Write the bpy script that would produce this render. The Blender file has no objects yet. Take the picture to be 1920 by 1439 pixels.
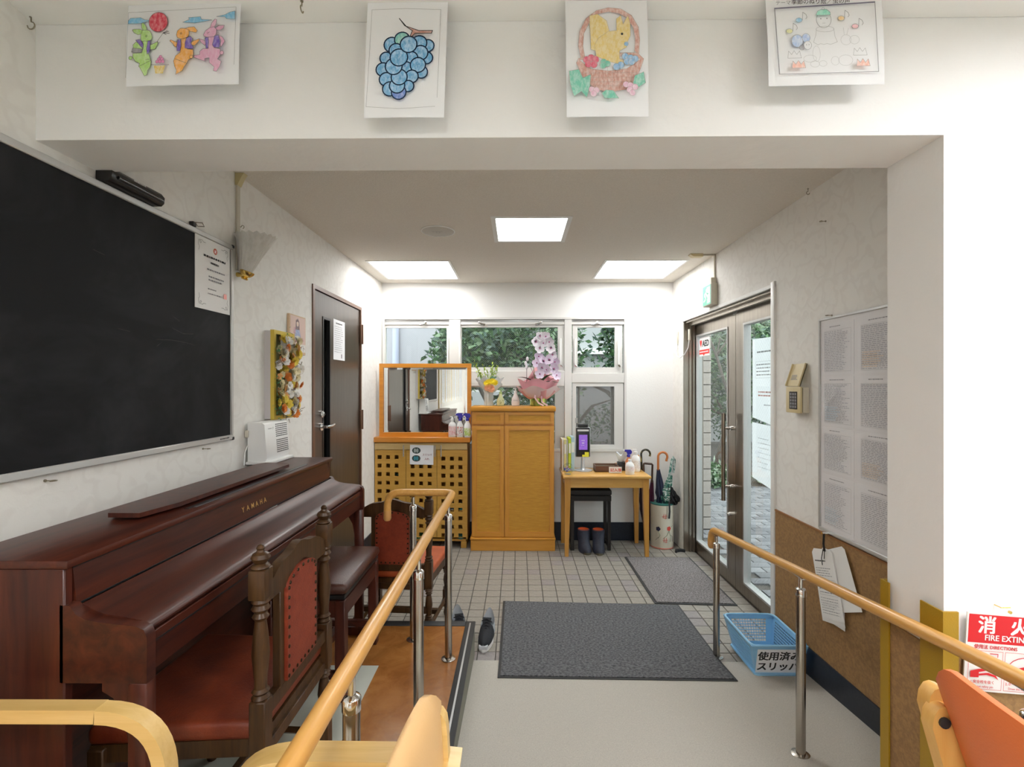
import bpy, bmesh, math, random
from mathutils import Vector, Matrix, noise
from mathutils.geometry import tessellate_polygon
random.seed(7)
C = bpy.context.scene.collection
R = math.radians
PI = math.pi

# ------------------------------------------------------------------ camera, world, exposure, lights
cam_d = bpy.data.cameras.new('camera'); cam = bpy.data.objects.new('camera', cam_d); C.objects.link(cam)
cam.location = (0, 0, 1.487); cam.rotation_euler = (R(90), 0, R(0.65))
cam_d.sensor_width = 36; cam_d.lens = 17.0; cam_d.shift_y = 0.0013; cam_d.clip_start = 0.02
bpy.context.scene.camera = cam
sc = bpy.context.scene
sc.view_settings.view_transform = 'Standard'; sc.view_settings.look = 'None'
sc.view_settings.gamma = 1; sc.view_settings.use_curve_mapping = False
sc.view_settings.exposure = 0.22
try:
    sc.cycles.use_denoising = True; sc.cycles.max_bounces = 8; sc.cycles.diffuse_bounces = 5
    sc.cycles.transparent_max_bounces = 16; sc.cycles.caustics_reflective = False; sc.cycles.caustics_refractive = False
    sc.cycles.sample_clamp_indirect = 6
except Exception: pass
world = bpy.data.worlds.new('overcast'); sc.world = world; world.use_nodes = True
wn = world.node_tree.nodes; wl = world.node_tree.links
wbg = wn['Background']; wbg.inputs['Strength'].default_value = 3.2
wtc = wn.new('ShaderNodeTexCoord'); wsep = wn.new('ShaderNodeSeparateXYZ'); wr = wn.new('ShaderNodeValToRGB')
wl.new(wtc.outputs['Generated'], wsep.inputs[0]); wl.new(wsep.outputs['Z'], wr.inputs['Fac']); wl.new(wr.outputs['Color'], wbg.inputs['Color'])
wr.color_ramp.elements[0].position = 0.0; wr.color_ramp.elements[0].color = (.78, .82, .86, 1)
wr.color_ramp.elements[1].position = 1.0; wr.color_ramp.elements[1].color = (.95, .98, 1, 1)
FAR_PANEL, MID_PANEL, HALL_PANEL = 13.0, 14.0, 27.0      # luminance of the ceiling luminaires

# ------------------------------------------------------------------ materials
MATS = {}
def mat(name, col, rough=.55, metal=0, var=0, col2=None, scale=(8, 8, 8), bump=0, bscale=None, coat=0, spec=None,
        detail=4, alpha=None, emit=0, kind='noise', contrast=(.35, .65), dist=0, trans=0):
    if name in MATS: return MATS[name]
    m = bpy.data.materials.new(name); m.use_nodes = True; MATS[name] = m
    nt = m.node_tree; N = nt.nodes; L = nt.links; b = N['Principled BSDF']
    b.inputs['Base Color'].default_value = (*col, 1); b.inputs['Roughness'].default_value = rough
    b.inputs['Metallic'].default_value = metal
    if coat: b.inputs['Coat Weight'].default_value = coat; b.inputs['Coat Roughness'].default_value = .12
    if spec is not None: b.inputs['Specular IOR Level'].default_value = spec
    if alpha is not None: b.inputs['Alpha'].default_value = alpha
    if trans: b.inputs['Transmission Weight'].default_value = trans
    if emit: b.inputs['Emission Color'].default_value = (*col, 1); b.inputs['Emission Strength'].default_value = emit
    if col2 is not None or bump:
        tc = N.new('ShaderNodeTexCoord'); mp = N.new('ShaderNodeMapping'); mp.inputs['Scale'].default_value = scale
        L.new(tc.outputs['Object'], mp.inputs[0])
    if col2 is not None:
        if kind == 'voronoi':
            t = N.new('ShaderNodeTexVoronoi'); t.inputs['Scale'].default_value = 1; out = t.outputs['Color']
        else:
            t = N.new('ShaderNodeTexNoise'); t.inputs['Scale'].default_value = 1; t.inputs['Detail'].default_value = detail
            t.inputs['Roughness'].default_value = .65; t.inputs['Distortion'].default_value = dist; out = t.outputs['Fac']
        L.new(mp.outputs[0], t.inputs['Vector'])
        r = N.new('ShaderNodeValToRGB'); L.new(out, r.inputs[0]); L.new(r.outputs[0], b.inputs['Base Color'])
        r.color_ramp.elements[0].position = contrast[0]; r.color_ramp.elements[1].position = contrast[1]
        r.color_ramp.elements[0].color = (*col, 1); r.color_ramp.elements[1].color = (*col2, 1)
    if bump:
        t2 = N.new('ShaderNodeTexNoise'); t2.inputs['Detail'].default_value = 3
        t2.inputs['Scale'].default_value = 1
        mp2 = N.new('ShaderNodeMapping'); mp2.inputs['Scale'].default_value = bscale or scale
        L.new(tc.outputs['Object'], mp2.inputs[0]); L.new(mp2.outputs[0], t2.inputs['Vector'])
        bn = N.new('ShaderNodeBump'); bn.inputs['Strength'].default_value = bump; bn.inputs['Distance'].default_value = .004
        L.new(t2.outputs['Fac'], bn.inputs['Height']); L.new(bn.outputs[0], b.inputs['Normal'])
    return m
def wood(name, c1, c2, axis='z', rough=.4, coat=0, s=60, l=3, bump=.05, contrast=(.3, .7)):
    sc_ = {'x': (l, s, s), 'y': (s, l, s), 'z': (s, s, l)}[axis]
    return mat(name, c1, rough, col2=c2, scale=sc_, dist=.6, coat=coat, bump=bump, contrast=contrast)
def flower_paper(name, c1, c2, bump, base2=None):
    """embossed wallpaper: rings round voronoi cells, fine grain on top"""
    m = mat(name, c1, .75)
    nt = m.node_tree; N = nt.nodes; L = nt.links; b = N['Principled BSDF']
    tc = N.new('ShaderNodeTexCoord'); v = N.new('ShaderNodeTexVoronoi'); v.feature = 'F1'; v.inputs['Scale'].default_value = 11
    ns = N.new('ShaderNodeTexNoise'); ns.inputs['Scale'].default_value = 9; ns.inputs['Detail'].default_value = 2
    mx = N.new('ShaderNodeMixRGB'); mx.inputs[0].default_value = .12
    L.new(tc.outputs['Object'], mx.inputs[1]); L.new(ns.outputs['Color'], mx.inputs[2]); L.new(tc.outputs['Object'], ns.inputs['Vector'])
    L.new(mx.outputs[0], v.inputs['Vector'])
    mu = N.new('ShaderNodeMath'); mu.operation = 'MULTIPLY'; mu.inputs[1].default_value = 14
    si = N.new('ShaderNodeMath'); si.operation = 'SINE'; L.new(v.outputs['Distance'], mu.inputs[0]); L.new(mu.outputs[0], si.inputs[0])
    r = N.new('ShaderNodeValToRGB'); L.new(si.outputs[0], r.inputs[0]); r.color_ramp.elements[0].color = (*c1, 1); r.color_ramp.elements[1].color = (*c2, 1)
    r.color_ramp.elements[0].position = .1; r.color_ramp.elements[1].position = .9
    L.new(r.outputs[0], b.inputs['Base Color'])
    n2 = N.new('ShaderNodeTexNoise'); n2.inputs['Scale'].default_value = 160; L.new(tc.outputs['Object'], n2.inputs['Vector'])
    ad = N.new('ShaderNodeMath'); ad.operation = 'ADD'; L.new(si.outputs[0], ad.inputs[0]); L.new(n2.outputs['Fac'], ad.inputs[1])
    bn = N.new('ShaderNodeBump'); bn.inputs['Strength'].default_value = bump; bn.inputs['Distance'].default_value = .002
    L.new(ad.outputs[0], bn.inputs['Height']); L.new(bn.outputs[0], b.inputs['Normal'])
    return m
def glass(name, tint=(.92, .96, .95), gloss=.05):
    m = bpy.data.materials.new(name); m.use_nodes = True; N = m.node_tree.nodes; L = m.node_tree.links; N.clear()
    o = N.new('ShaderNodeOutputMaterial'); t = N.new('ShaderNodeBsdfTransparent'); t.inputs[0].default_value = (*tint, 1)
    g = N.new('ShaderNodeBsdfGlossy'); g.inputs['Roughness'].default_value = .02; f = N.new('ShaderNodeFresnel'); f.inputs[0].default_value = 1.45
    ge = N.new('ShaderNodeNewGeometry'); iv = N.new('ShaderNodeMath'); iv.operation = 'SUBTRACT'; iv.inputs[0].default_value = 1; L.new(ge.outputs['Backfacing'], iv.inputs[1])
    mu = N.new('ShaderNodeMath'); mu.operation = 'MULTIPLY'; L.new(f.outputs[0], mu.inputs[0]); L.new(iv.outputs[0], mu.inputs[1])
    mx = N.new('ShaderNodeMixShader'); L.new(mu.outputs[0], mx.inputs[0]); L.new(t.outputs[0], mx.inputs[1]); L.new(g.outputs[0], mx.inputs[2])
    L.new(mx.outputs[0], o.inputs[0]); MATS[name] = m; return m
def glow(name, col, s):
    m = bpy.data.materials.new(name); m.use_nodes = True; N = m.node_tree.nodes; L = m.node_tree.links; N.clear()
    o = N.new('ShaderNodeOutputMaterial'); e = N.new('ShaderNodeEmission'); e.inputs[0].default_value = (*col, 1); e.inputs[1].default_value = s
    L.new(e.outputs[0], o.inputs[0]); return m

wallp = flower_paper('wallpaper_flowers', (.80, .785, .75), (.765, .745, .71), .12)
wallp2 = mat('wallpaper_relief', (.855, .85, .845), .8, bump=.5, bscale=(22, 22, 22), scale=(22, 22, 22))
wallw = mat('wallpaper_white', (.85, .848, .838), .8, bump=.25, bscale=(90, 90, 90), scale=(90, 90, 90))
ceilm = mat('ceiling_paper', (.75, .705, .64), .9, col2=(.70, .655, .59), scale=(140, 140, 140), bump=.3, detail=2)
white = mat('white_paint', (.82, .82, .80), .4)
alu = mat('white_aluminium', (.72, .71, .69), .35, metal=.1)
alug = mat('grey_aluminium', (.48, .48, .48), .3, metal=.7)
steel = mat('brushed_steel', (.30, .265, .225), .28, metal=1, col2=(.38, .34, .29), scale=(3, 60, 3))
post_steel = mat('post_steel', (.42, .39, .35), .24, metal=1)
chrome = mat('chrome', (.75, .75, .75), .12, metal=1)
brass = mat('brass', (.75, .52, .16), .2, metal=1)
gold = mat('gold_paint', (.62, .45, .07), .35, metal=.5)
black = mat('black_plastic', (.012, .012, .013), .35)
dark = mat('dark_rubber', (.02, .021, .023), .6)
paper = mat('paper', (.88, .89, .92), .8)
paper2 = mat('paper_warm', (.86, .85, .83), .8)
ink = mat('ink_black', (.02, .02, .022), .7)
ink_g = mat('ink_grey', (.25, .25, .27), .8)
ink_f = mat('ink_faint', (.62, .62, .65), .8)
redp = mat('print_red', (.62, .01, .018), .5)
whitep = mat('white_plastic', (.80, .80, .79), .35)
beigep = mat('beige_plastic', (.62, .52, .30), .45)
ivory = mat('ivory_plastic', (.62, .58, .48), .5)

# ------------------------------------------------------------------ mesh builder
WM = {}
def frame_of(o): return WM.get(o.name, Matrix.Identity(4)) if o else Matrix.Identity(4)
class MB:
    def __init__(s): s.v = []; s.f = []; s.m = []; s.mats = []; s.X = Matrix.Identity(4)
    def mi(s, m):
        if m not in s.mats: s.mats.append(m)
        return s.mats.index(m)
    def add(s, vs, fs, m):
        o = len(s.v); i = s.mi(m); s.v += [s.X @ Vector(v) for v in vs]
        for f in fs: s.f.append([o + k for k in f]); s.m.append(i)
        return s
    def box(s, x0, x1, y0, y1, z0, z1, m, b=0):
        if x0 > x1: x0, x1 = x1, x0
        if y0 > y1: y0, y1 = y1, y0
        if z0 > z1: z0, z1 = z1, z0
        if b <= 0:
            vs = [(x, y, z) for z in (z0, z1) for y in (y0, y1) for x in (x0, x1)]
            return s.add(vs, [(0, 2, 3, 1), (4, 5, 7, 6), (0, 1, 5, 4), (2, 6, 7, 3), (0, 4, 6, 2), (1, 3, 7, 5)], m)
        b = min(b, (x1-x0)*.49, (y1-y0)*.49, (z1-z0)*.49)
        bm = bmesh.new(); bmesh.ops.create_cube(bm, size=1)
        for v in bm.verts: v.co = Vector(((x0+x1)/2+v.co.x*(x1-x0), (y0+y1)/2+v.co.y*(y1-y0), (z0+z1)/2+v.co.z*(z1-z0)))
        bmesh.ops.bevel(bm, geom=list(bm.edges), offset=b, segments=2 if b > .003 else 1, profile=.5, affect='EDGES')
        s.frombm(bm, m); bm.free(); return s
    def frombm(s, bm, m):
        bm.verts.index_update()
        return s.add([v.co.copy() for v in bm.verts], [[v.index for v in f.verts] for f in bm.faces], m)
    def cyl(s, p0, p1, r0, m, r1=None, n=16, caps=True):
        return s.tube([p0, p1], [r0, r0 if r1 is None else r1], m, n, caps)
    def tube(s, pts, r, m, n=10, caps=True, closed=False):
        pts = [Vector(p) for p in pts]; k = len(pts); rs = r if isinstance(r, (list, tuple)) else [r]*k
        vs = []; fs = []; up = None
        for i, p in enumerate(pts):
            a = pts[(i-1) % k] if (i > 0 or closed) else p; c = pts[(i+1) % k] if (i < k-1 or closed) else p
            t = (c-a).normalized()
            if up is None:
                up = Vector((0, 0, 1)) if abs(t.z) < .9 else Vector((0, 1, 0))
            sd = t.cross(up).normalized(); up = sd.cross(t).normalized()
            for j in range(n):
                an = 2*PI*j/n; vs.append(p+(sd*math.cos(an)+up*math.sin(an))*rs[i])
        for i in range(k if closed else k-1):
            for j in range(n):
                a = i*n+j; b = i*n+(j+1) % n; c = ((i+1) % k)*n+(j+1) % n; d = ((i+1) % k)*n+j
                fs.append((a, b, c, d))
        if caps and not closed:
            fs.append(list(range(n))[::-1]); fs.append([(k-1)*n+j for j in range(n)])
        return s.add(vs, fs, m)
    def sweep(s, pts, prof, m, up=(0, 1, 0)):
        """rectangle or other section (list of (side, up)) swept along pts; `up` stays fixed"""
        pts = [Vector(p) for p in pts]; k = len(pts); n = len(prof); vs = []; fs = []; U = Vector(up)
        for i, p in enumerate(pts):
            t = (pts[min(i+1, k-1)]-pts[max(i-1, 0)]).normalized(); sd = t.cross(U).normalized()
            for a, b in prof: vs.append(p+sd*a+U*b)
        for i in range(k-1):
            for j in range(n): fs.append((i*n+j, i*n+(j+1) % n, (i+1)*n+(j+1) % n, (i+1)*n+j))
        fs.append(list(range(n))[::-1]); fs.append([(k-1)*n+j for j in range(n)])
        return s.add(vs, fs, m)
    def lathe(s, prof, c, m, n=24, M=None):
        vs = []; fs = []; k = len(prof); c = Vector(c)
        for r, z in prof:
            for j in range(n):
                a = 2*PI*j/n; v = Vector((r*math.cos(a), r*math.sin(a), z))
                if M: v = M @ v
                vs.append(c+v)
        for i in range(k-1):
            for j in range(n): fs.append((i*n+j, i*n+(j+1) % n, (i+1)*n+(j+1) % n, (i+1)*n+j))
        if prof[0][0] > 1e-5: fs.append(list(range(n))[::-1])
        if prof[-1][0] > 1e-5: fs.append([(k-1)*n+j for j in range(n)])
        return s.add(vs, fs, m)
    def lathe_open(s, prof, c, m, n=24, M=None):
        prof2 = list(prof); vs = []; fs = []; k = len(prof2); c = Vector(c)
        for r, z in prof2:
            for j in range(n):
                a = 2*PI*j/n; v = Vector((r*math.cos(a), r*math.sin(a), z)); v = M @ v if M else v; vs.append(c+v)
        for i in range(k-1):
            for j in range(n): fs.append((i*n+j, i*n+(j+1) % n, (i+1)*n+(j+1) % n, (i+1)*n+j))
        return s.add(vs, fs, m)
    def prism(s, pts, ax, a0, a1, m):
        def P(p, a): return {'x': (a, p[0], p[1]), 'y': (p[0], a, p[1]), 'z': (p[0], p[1], a)}[ax]
        n = len(pts); vs = [P(p, a0) for p in pts]+[P(p, a1) for p in pts]
        tris = tessellate_polygon([[Vector((p[0], p[1], 0)) for p in pts]])
        fs = [list(t) for t in tris]+[[n+k for k in t[::-1]] for t in tris]
        fs += [(i, (i+1) % n, n+(i+1) % n, n+i) for i in range(n)]
        return s.add(vs, fs, m)
    def sph(s, c, r, m, u=14, v=8):
        r = (r, r, r) if not isinstance(r, (list, tuple)) else r
        pr = [(max(math.sin(PI*i/v), 0), -math.cos(PI*i/v)) for i in range(v+1)]
        vs = []; fs = []
        for a, z in pr:
            for j in range(u): vs.append((c[0]+r[0]*a*math.cos(2*PI*j/u), c[1]+r[1]*a*math.sin(2*PI*j/u), c[2]+r[2]*z))
        for i in range(v):
            for j in range(u): fs.append((i*u+j, i*u+(j+1) % u, (i+1)*u+(j+1) % u, (i+1)*u+j))
        return s.add(vs, fs, m)
    def plate(s, ax, a0, a1, u0, u1, v0, v1, holes, m):
        """slab of thickness a0..a1 on axis ax with rectangular holes (u0,u1,v0,v1)"""
        us = sorted({u0, u1, *[h[0] for h in holes], *[h[1] for h in holes]}); vs_ = sorted({v0, v1, *[h[2] for h in holes], *[h[3] for h in holes]})
        us = [u for u in us if u0-1e-9 <= u <= u1+1e-9]; vs_ = [v for v in vs_ if v0-1e-9 <= v <= v1+1e-9]
        for i in range(len(us)-1):
            for j in range(len(vs_)-1):
                cu = (us[i]+us[i+1])/2; cv = (vs_[j]+vs_[j+1])/2
                if any(h[0] < cu < h[1] and h[2] < cv < h[3] for h in holes): continue
                if ax == 'x': s.box(a0, a1, us[i], us[i+1], vs_[j], vs_[j+1], m)
                if ax == 'y': s.box(us[i], us[i+1], a0, a1, vs_[j], vs_[j+1], m)
                if ax == 'z': s.box(us[i], us[i+1], vs_[j], vs_[j+1], a0, a1, m)
        return s
    def build(s, name, parent=None, world=True, ang=38, merge=False):
        me = bpy.data.meshes.new(name)
        V = s.v
        if world and parent: inv = frame_of(parent).inverted(); V = [inv @ v for v in V]
        me.from_pydata([tuple(v) for v in V], [], s.f)
        for m in s.mats: me.materials.append(m)
        me.polygons.foreach_set('material_index', s.m)
        if merge or True:
            bm = bmesh.new(); bm.from_mesh(me)
            if len(bm.verts) < 60000: bmesh.ops.remove_doubles(bm, verts=bm.verts, dist=1e-6)
            bmesh.ops.recalc_face_normals(bm, faces=bm.faces) if len(bm.faces) < 60000 else None
            bm.to_mesh(me); bm.free()
        if ang: me.polygons.foreach_set('use_smooth', [True]*len(me.polygons)); me.set_sharp_from_angle(angle=R(ang))
        me.update()
        o = bpy.data.objects.new(name, me); C.objects.link(o)
        if parent: o.parent = parent; WM[o.name] = frame_of(parent)
        return o
def thing(name, label, cat, loc=(0, 0, 0), rz=0, group=None):
    o = bpy.data.objects.new(name, None); o.empty_display_size = .05; C.objects.link(o)
    o.location = loc; o.rotation_euler = (0, 0, rz); WM[o.name] = Matrix.Translation(loc) @ Matrix.Rotation(rz, 4, 'Z')
    return tag(o, label, cat, group)
def tag(o, label, cat, group=None):
    o['label'] = label; o['category'] = cat
    if group: o['group'] = group
    return o
def struct(o): o['kind'] = 'structure'; return o
def stuff(o): o['kind'] = 'stuff'; return o
def lab(o, l): o['label'] = l; return o

_tc = {}
def text_data(body, bold=0):
    k = (body, bold)
    if k in _tc: return _tc[k]
    cu = bpy.data.curves.new('t', 'FONT'); cu.body = body; cu.size = 1; cu.offset = bold; cu.resolution_u = 2
    ob = bpy.data.objects.new('t', cu); C.objects.link(ob); dg = bpy.context.evaluated_depsgraph_get()
    me = bpy.data.meshes.new_from_object(ob.evaluated_get(dg))
    vs = [tuple(v.co) for v in me.vertices]; fs = [list(p.vertices) for p in me.polygons]
    bpy.data.objects.remove(ob); bpy.data.curves.remove(cu); bpy.data.meshes.remove(me)
    _tc[k] = (vs, fs); return _tc[k]
class Sheet:
    """a flat drawing surface: origin at its top left corner, ux to the right, uy down, nz towards the reader"""
    def __init__(s, o, ux, uy, w, h, mb, src=None):
        s.o = Vector(o); s.ux = Vector(ux).normalized(); s.uy = Vector(uy).normalized(); s.nz = s.uy.cross(s.ux).normalized()
        s.w = w; s.h = h; s.mb = mb; s.src = src or (0, 0, w, h); s.k = 0
    def P(s, p, k=None):
        x0, y0, x1, y1 = s.src; u = (p[0]-x0)/(x1-x0)*s.w; v = (p[1]-y0)/(y1-y0)*s.h
        return s.o+s.ux*u+s.uy*v+s.nz*(.0004+.00012*(s.k if k is None else k))
    def fill(s, pts, m):
        s.k += 1; t = tessellate_polygon([[Vector((p[0], p[1], 0)) for p in pts]])
        s.mb.add([s.P(p) for p in pts], [list(x) for x in t], m)
    def line(s, pts, w, m, closed=False):
        s.k += 1; pts = list(pts)+([pts[0]] if closed else [])
        for a, b in zip(pts, pts[1:]):
            A, B = s.P(a), s.P(b); d = (B-A)
            if d.length < 1e-7: continue
            d.normalize(); n = s.nz.cross(d)*w/2; e = d*w*.3
            s.mb.add([A-n-e, B-n+e, B+n+e, A+n-e], [(0, 1, 2, 3)], m)
    def shape(s, pts, f, l=None, w=.0008):
        if f: s.fill(pts, f)
        if l: s.line(pts, w, l, True)
    def circ(s, c, r, f, l=None, w=.0008, n=18, ry=None):
        s.shape([(c[0]+r*math.cos(2*PI*i/n), c[1]+(ry or r)*math.sin(2*PI*i/n)) for i in range(n)], f, l, w)
    def text(s, body, p, size, m, bold=0, sx=1.0):
        s.k += 1; vs, fs = text_data(body, 0)
        for dx, dy in ([(0, 0)] if not bold else [(-1, -.6), (1, -.6), (-1, .6), (1, .6)]):
            s.k += .2; o = s.P(p)+s.ux*dx*bold*size+s.uy*dy*bold*size
            s.mb.add([o+s.ux*v[0]*size*sx-s.uy*v[1]*size for v in vs], fs, m)
    def dashes(s, x0, x1, y0, y1, rows, m, th=.0018, gap=.25, seed=1):
        """printed lines too small to read, in source units"""
        rg = random.Random(seed); s.k += 1
        for i in range(rows):
            y = y0+(y1-y0)*(i+.5)/rows; x = x0; xe = x1-(x1-x0)*rg.random()*.35
            while x < xe:
                L = (x1-x0)*rg.uniform(.03, .12); b = min(x+L, xe); A = s.P((x, y)); B = s.P((b, y)); n = s.uy*th/2
                s.mb.add([A-n, B-n, B+n, A+n], [(0, 1, 2, 3)], m); x = b+(x1-x0)*.02*(1+rg.random()*gap*4)

# ------------------------------------------------------------------ the setting
XL, XR, YB, ZC = -1.305, 1.485, 4.64, 2.467        # entrance: left, right, back wall and ceiling
FZ = .18                                            # height of the hall floor above the entrance tiles
def rampz(y): return max(0, min(FZ, (2.6-y)*.09))

LIGHTS = [(-1.19, -.545, 3.815, 4.45, ZC), (.70, 1.335, 3.815, 4.45, ZC), (-.135, .30, 2.83, 3.29, ZC)]
HZ = 2.476
HALL = [(1.25, 1.85, .05, .65, HZ), (-.55, .05, -.95, -.35, HZ), (1.25, 1.85, -1.75, -1.15, HZ), (-.55, .05, -2.75, -2.15, HZ), (2.9, 3.5, -.95, -.35, HZ)]
b = MB(); b.plate('z', ZC, ZC+.12, XL-.1, XR+.15, 1.49, YB+.1, [l[:4] for l in LIGHTS], ceilm); struct(b.build('ceiling', ang=0))
b = MB(); b.plate('z', HZ, HZ+.12, XL-.1, 4.1, -4.1, 1.30, [l[:4] for l in HALL], ceilm); struct(b.build('ceiling', ang=0))
b = MB(); b.plate('x', XL-.1, XL, -4.1, YB+.1, -.05, 2.6, [(3.075, 4.0, -.06, 2.115)], wallp); wall_left = struct(b.build('wall_left', ang=0))
b = MB(); b.plate('y', YB, YB+.10, XL-.1, XR+.15, -.05, 2.6, [(-1.285, 1.03, .86, 2.125)], wallw); wall_back = struct(b.build('wall_back', ang=0))
b = MB(); b.plate('x', XR, XR+.15, 1.49, YB, -.05, 2.6, [(2.825, 4.35, -.06, 2.06)], wallp); wall_right = struct(b.build('wall_right', ang=0))
b = MB(); b.plate('y', 1.295, 1.49, XL, 4.1, -.05, 2.6, [(-1.4, 1.13, -.06, 2.15)], wallp2); wall_front = struct(b.build('wall_front', ang=0))
b = MB(); b.box(-1.4, 4.1, -4.1, -4.0, -.05, 2.6, wallw); struct(b.build('wall_rear', ang=0))
b = MB(); b.box(4.0, 4.1, -4.0, 1.3, -.05, 2.6, wallw); struct(b.build('wall_side', ang=0))
b = MB(); b.prism([(1.294, 2.461), (1.294, 2.476), (1.225, 2.476), (1.235, 2.468), (1.262, 2.466), (1.272, 2.462)], 'x', XL, 4.0, white)
struct(b.build('trim_1'))

# entrance floor: every tile within reach is its own piece
grout = mat('grout', (.10, .09, .08), .9)
tile_m = mat('floor_tile', (.32, .295, .26), .45, col2=(.26, .24, .21), scale=(38, 38, 38), bump=.25, bscale=(120, 120, 120))
tile_v = mat('floor_tile_violet', (.24, .215, .215), .45, col2=(.30, .275, .265), scale=(38, 38, 38), bump=.25, bscale=(120, 120, 120))
b = MB(); b.box(XL, 1.60, 2.3, YB, -.06, -.004, grout); floor = struct(b.build('floor', ang=0))
tl = []
for i in range(-14, 17):
    for j in range(0, 22):
        x0 = -.021+.1*i; y0 = 2.593+.1*j
        a, c, d, e = max(x0+.003, XL), min(x0+.097, 1.585), y0+.003, min(y0+.097, YB)
        if c-a < .01 or e-d < .01: continue
        if c > XR and not (2.83 < y0 < 4.3): c = min(c, XR)
        if c-a < .01: continue
        if a < -.24 and e < 2.66: continue
        x, y = (a+c)/2, (d+e)/2
        hid = (x < .3 and y > 4.36) or (.97 < x < 1.45 and 3.32 < y < 4.12) or (-.05 < x < 1.03 and y < 3.22) or (x < -.95) or (x < -.6 and y > 3.9)
        tl.append((hid, y, x, a, c, d, e))
tl.sort(key=lambda t: (t[0], t[1]))
rest = MB(); tmesh = {}
special = {(3, 10), (4, 8), (4, 7), (4, 6), (4, 5), (9, 9), (10, 9), (5, 10), (11, 8)}
for k, (hid, y, x, a, c, d, e) in enumerate(tl):
    m = tile_v if random.random() < .07 or (y < 2.71 and x < .1) else tile_m
    if k < 290 and not hid:
        key = (round(c-a, 3), round(e-d, 3), m.name)
        if key not in tmesh:
            q = MB(); w, h = (c-a)/2, (e-d)/2; q.box(-w, w, -h, h, -.008, 0, m, .0015); o = q.build('tile', world=False); tmesh[key] = o.data
        else:
            o = bpy.data.objects.new('tile', tmesh[key]); C.objects.link(o)
        o.location = (x, y, random.uniform(-.0006, .0004)); o.parent = floor
    else: rest.box(a, c, d, e, -.008, 0, m)
stuff(rest.build('tiling', floor, ang=0))

carpet = mat('ramp_carpet', (.53, .50, .445), .95, col2=(.43, .405, .36), scale=(260, 260, 260), bump=.5, bscale=(700, 700, 700))
b = MB(); b.prism([(2.6, .004), (.6, FZ), (.6, -.06), (2.6, -.06)], 'x', -.236, XR, carpet); struct(b.build('ramp', ang=0))
vinyl = mat('pale_vinyl', (.50, .52, .46), .35, col2=(.54, .56, .50), scale=(6, 6, 6))
brownf = mat('brown_vinyl', (.26, .095, .022), .2, col2=(.37, .155, .04), scale=(9, 9, 9), dist=.8, bump=.15, bscale=(60, 60, 60), detail=8)
riser = mat('riser_grey', (.17, .165, .13), .7)
b = MB(); b.box(XL, -.236, .6, 2.66, -.05, FZ-.003, riser); plat = struct(b.build('platform', ang=0))
b = MB(); b.box(XL, -.284, .6, 2.612, FZ-.003, FZ, brownf); struct(b.build('floor_border', plat, ang=0))
b = MB(); b.box(XL, -.645, .6, 2.24, FZ, FZ+.0015, vinyl); struct(b.build('floor_field', plat, ang=0))
b = MB(); b.box(-.284, -.231, .6, 2.665, FZ-.012, FZ+.004, dark, .004); b.box(-.262, -.254, .6, 2.64, FZ+.004, FZ+.006, alug)
b.box(XL, -.284, 2.612, 2.665, FZ-.012, FZ+.004, dark, .004); struct(b.build('nosing', plat))
b = MB(); b.box(XL, 4.0, -4.0, .6, .0, FZ, vinyl); struct(b.build('floor', ang=0))

navy = mat('dark_stone_skirting', (.010, .014, .026), .3, col2=(.018, .024, .038), scale=(60, 60, 60))
b = MB(); b.box(XL+.001, XR-.012, YB-.012, YB, 0, .173, navy, .002); struct(b.build('baseboard_back'))
b = MB(); b.prism([(2.79, 0), (2.79, .148), (1.49, .18), (1.49, .06)], 'x', XR-.014, XR-.0005, navy); struct(b.build('baseboard_right'))
b = MB(); b.box(XL+.0005, XL+.012, 2.67, 3.05, 0, .173, navy, .002); b.box(XL+.0005, XL+.012, 4.03, YB-.012, 0, .173, navy, .002); struct(b.build('baseboard_left'))
cork = mat('cork_wainscot', (.34, .195, .075), .8, col2=(.25, .14, .06), scale=(70, 70, 70), detail=6, bump=.2, contrast=(.4, .6))
b = MB(); b.box(XR-.007, XR-.0003, 1.491, 2.79, .10, .766, cork); struct(b.build('cork_panel', wall_right, ang=0))
b = MB(); b.box(XR-.010, XR-.0003, 1.491, 2.79, .766, .774, mat('cork_edge', (.28, .12, .04), .5)); struct(b.build('cork_capping', wall_right, ang=0))
b = MB(); b.box(1.123, 1.1297, 1.30, 1.485, .1, .772, cork); b.box(1.14, 3.9, 1.288, 1.2947, FZ, .772, cork); struct(b.build('cork_panel', wall_front, ang=0))
must = mat('mustard_guard', (.36, .215, .008), .45, bump=.2, bscale=(300, 300, 300), scale=(300, 300, 300))
b = MB(); b.prism([(1.117, 1.355), (1.1215, 1.355), (1.1215, 1.2875), (1.158, 1.2875), (1.158, 1.282), (1.117, 1.282)], 'z', FZ, .89, must)
tag(b.build('corner_guard'), 'mustard corner guard wrapping the pillar edge beside the red fire sign', 'corner guard')
b = MB(); b.prism([(1.117, 1.468), (1.1215, 1.468), (1.1215, 1.4965), (1.15, 1.4965), (1.15, 1.502), (1.117, 1.502)], 'z', rampz(1.49), .89, must)
tag(b.build('corner_guard'), 'mustard corner guard on the far pillar edge beside the hanging paper pad', 'corner guard')

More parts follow.
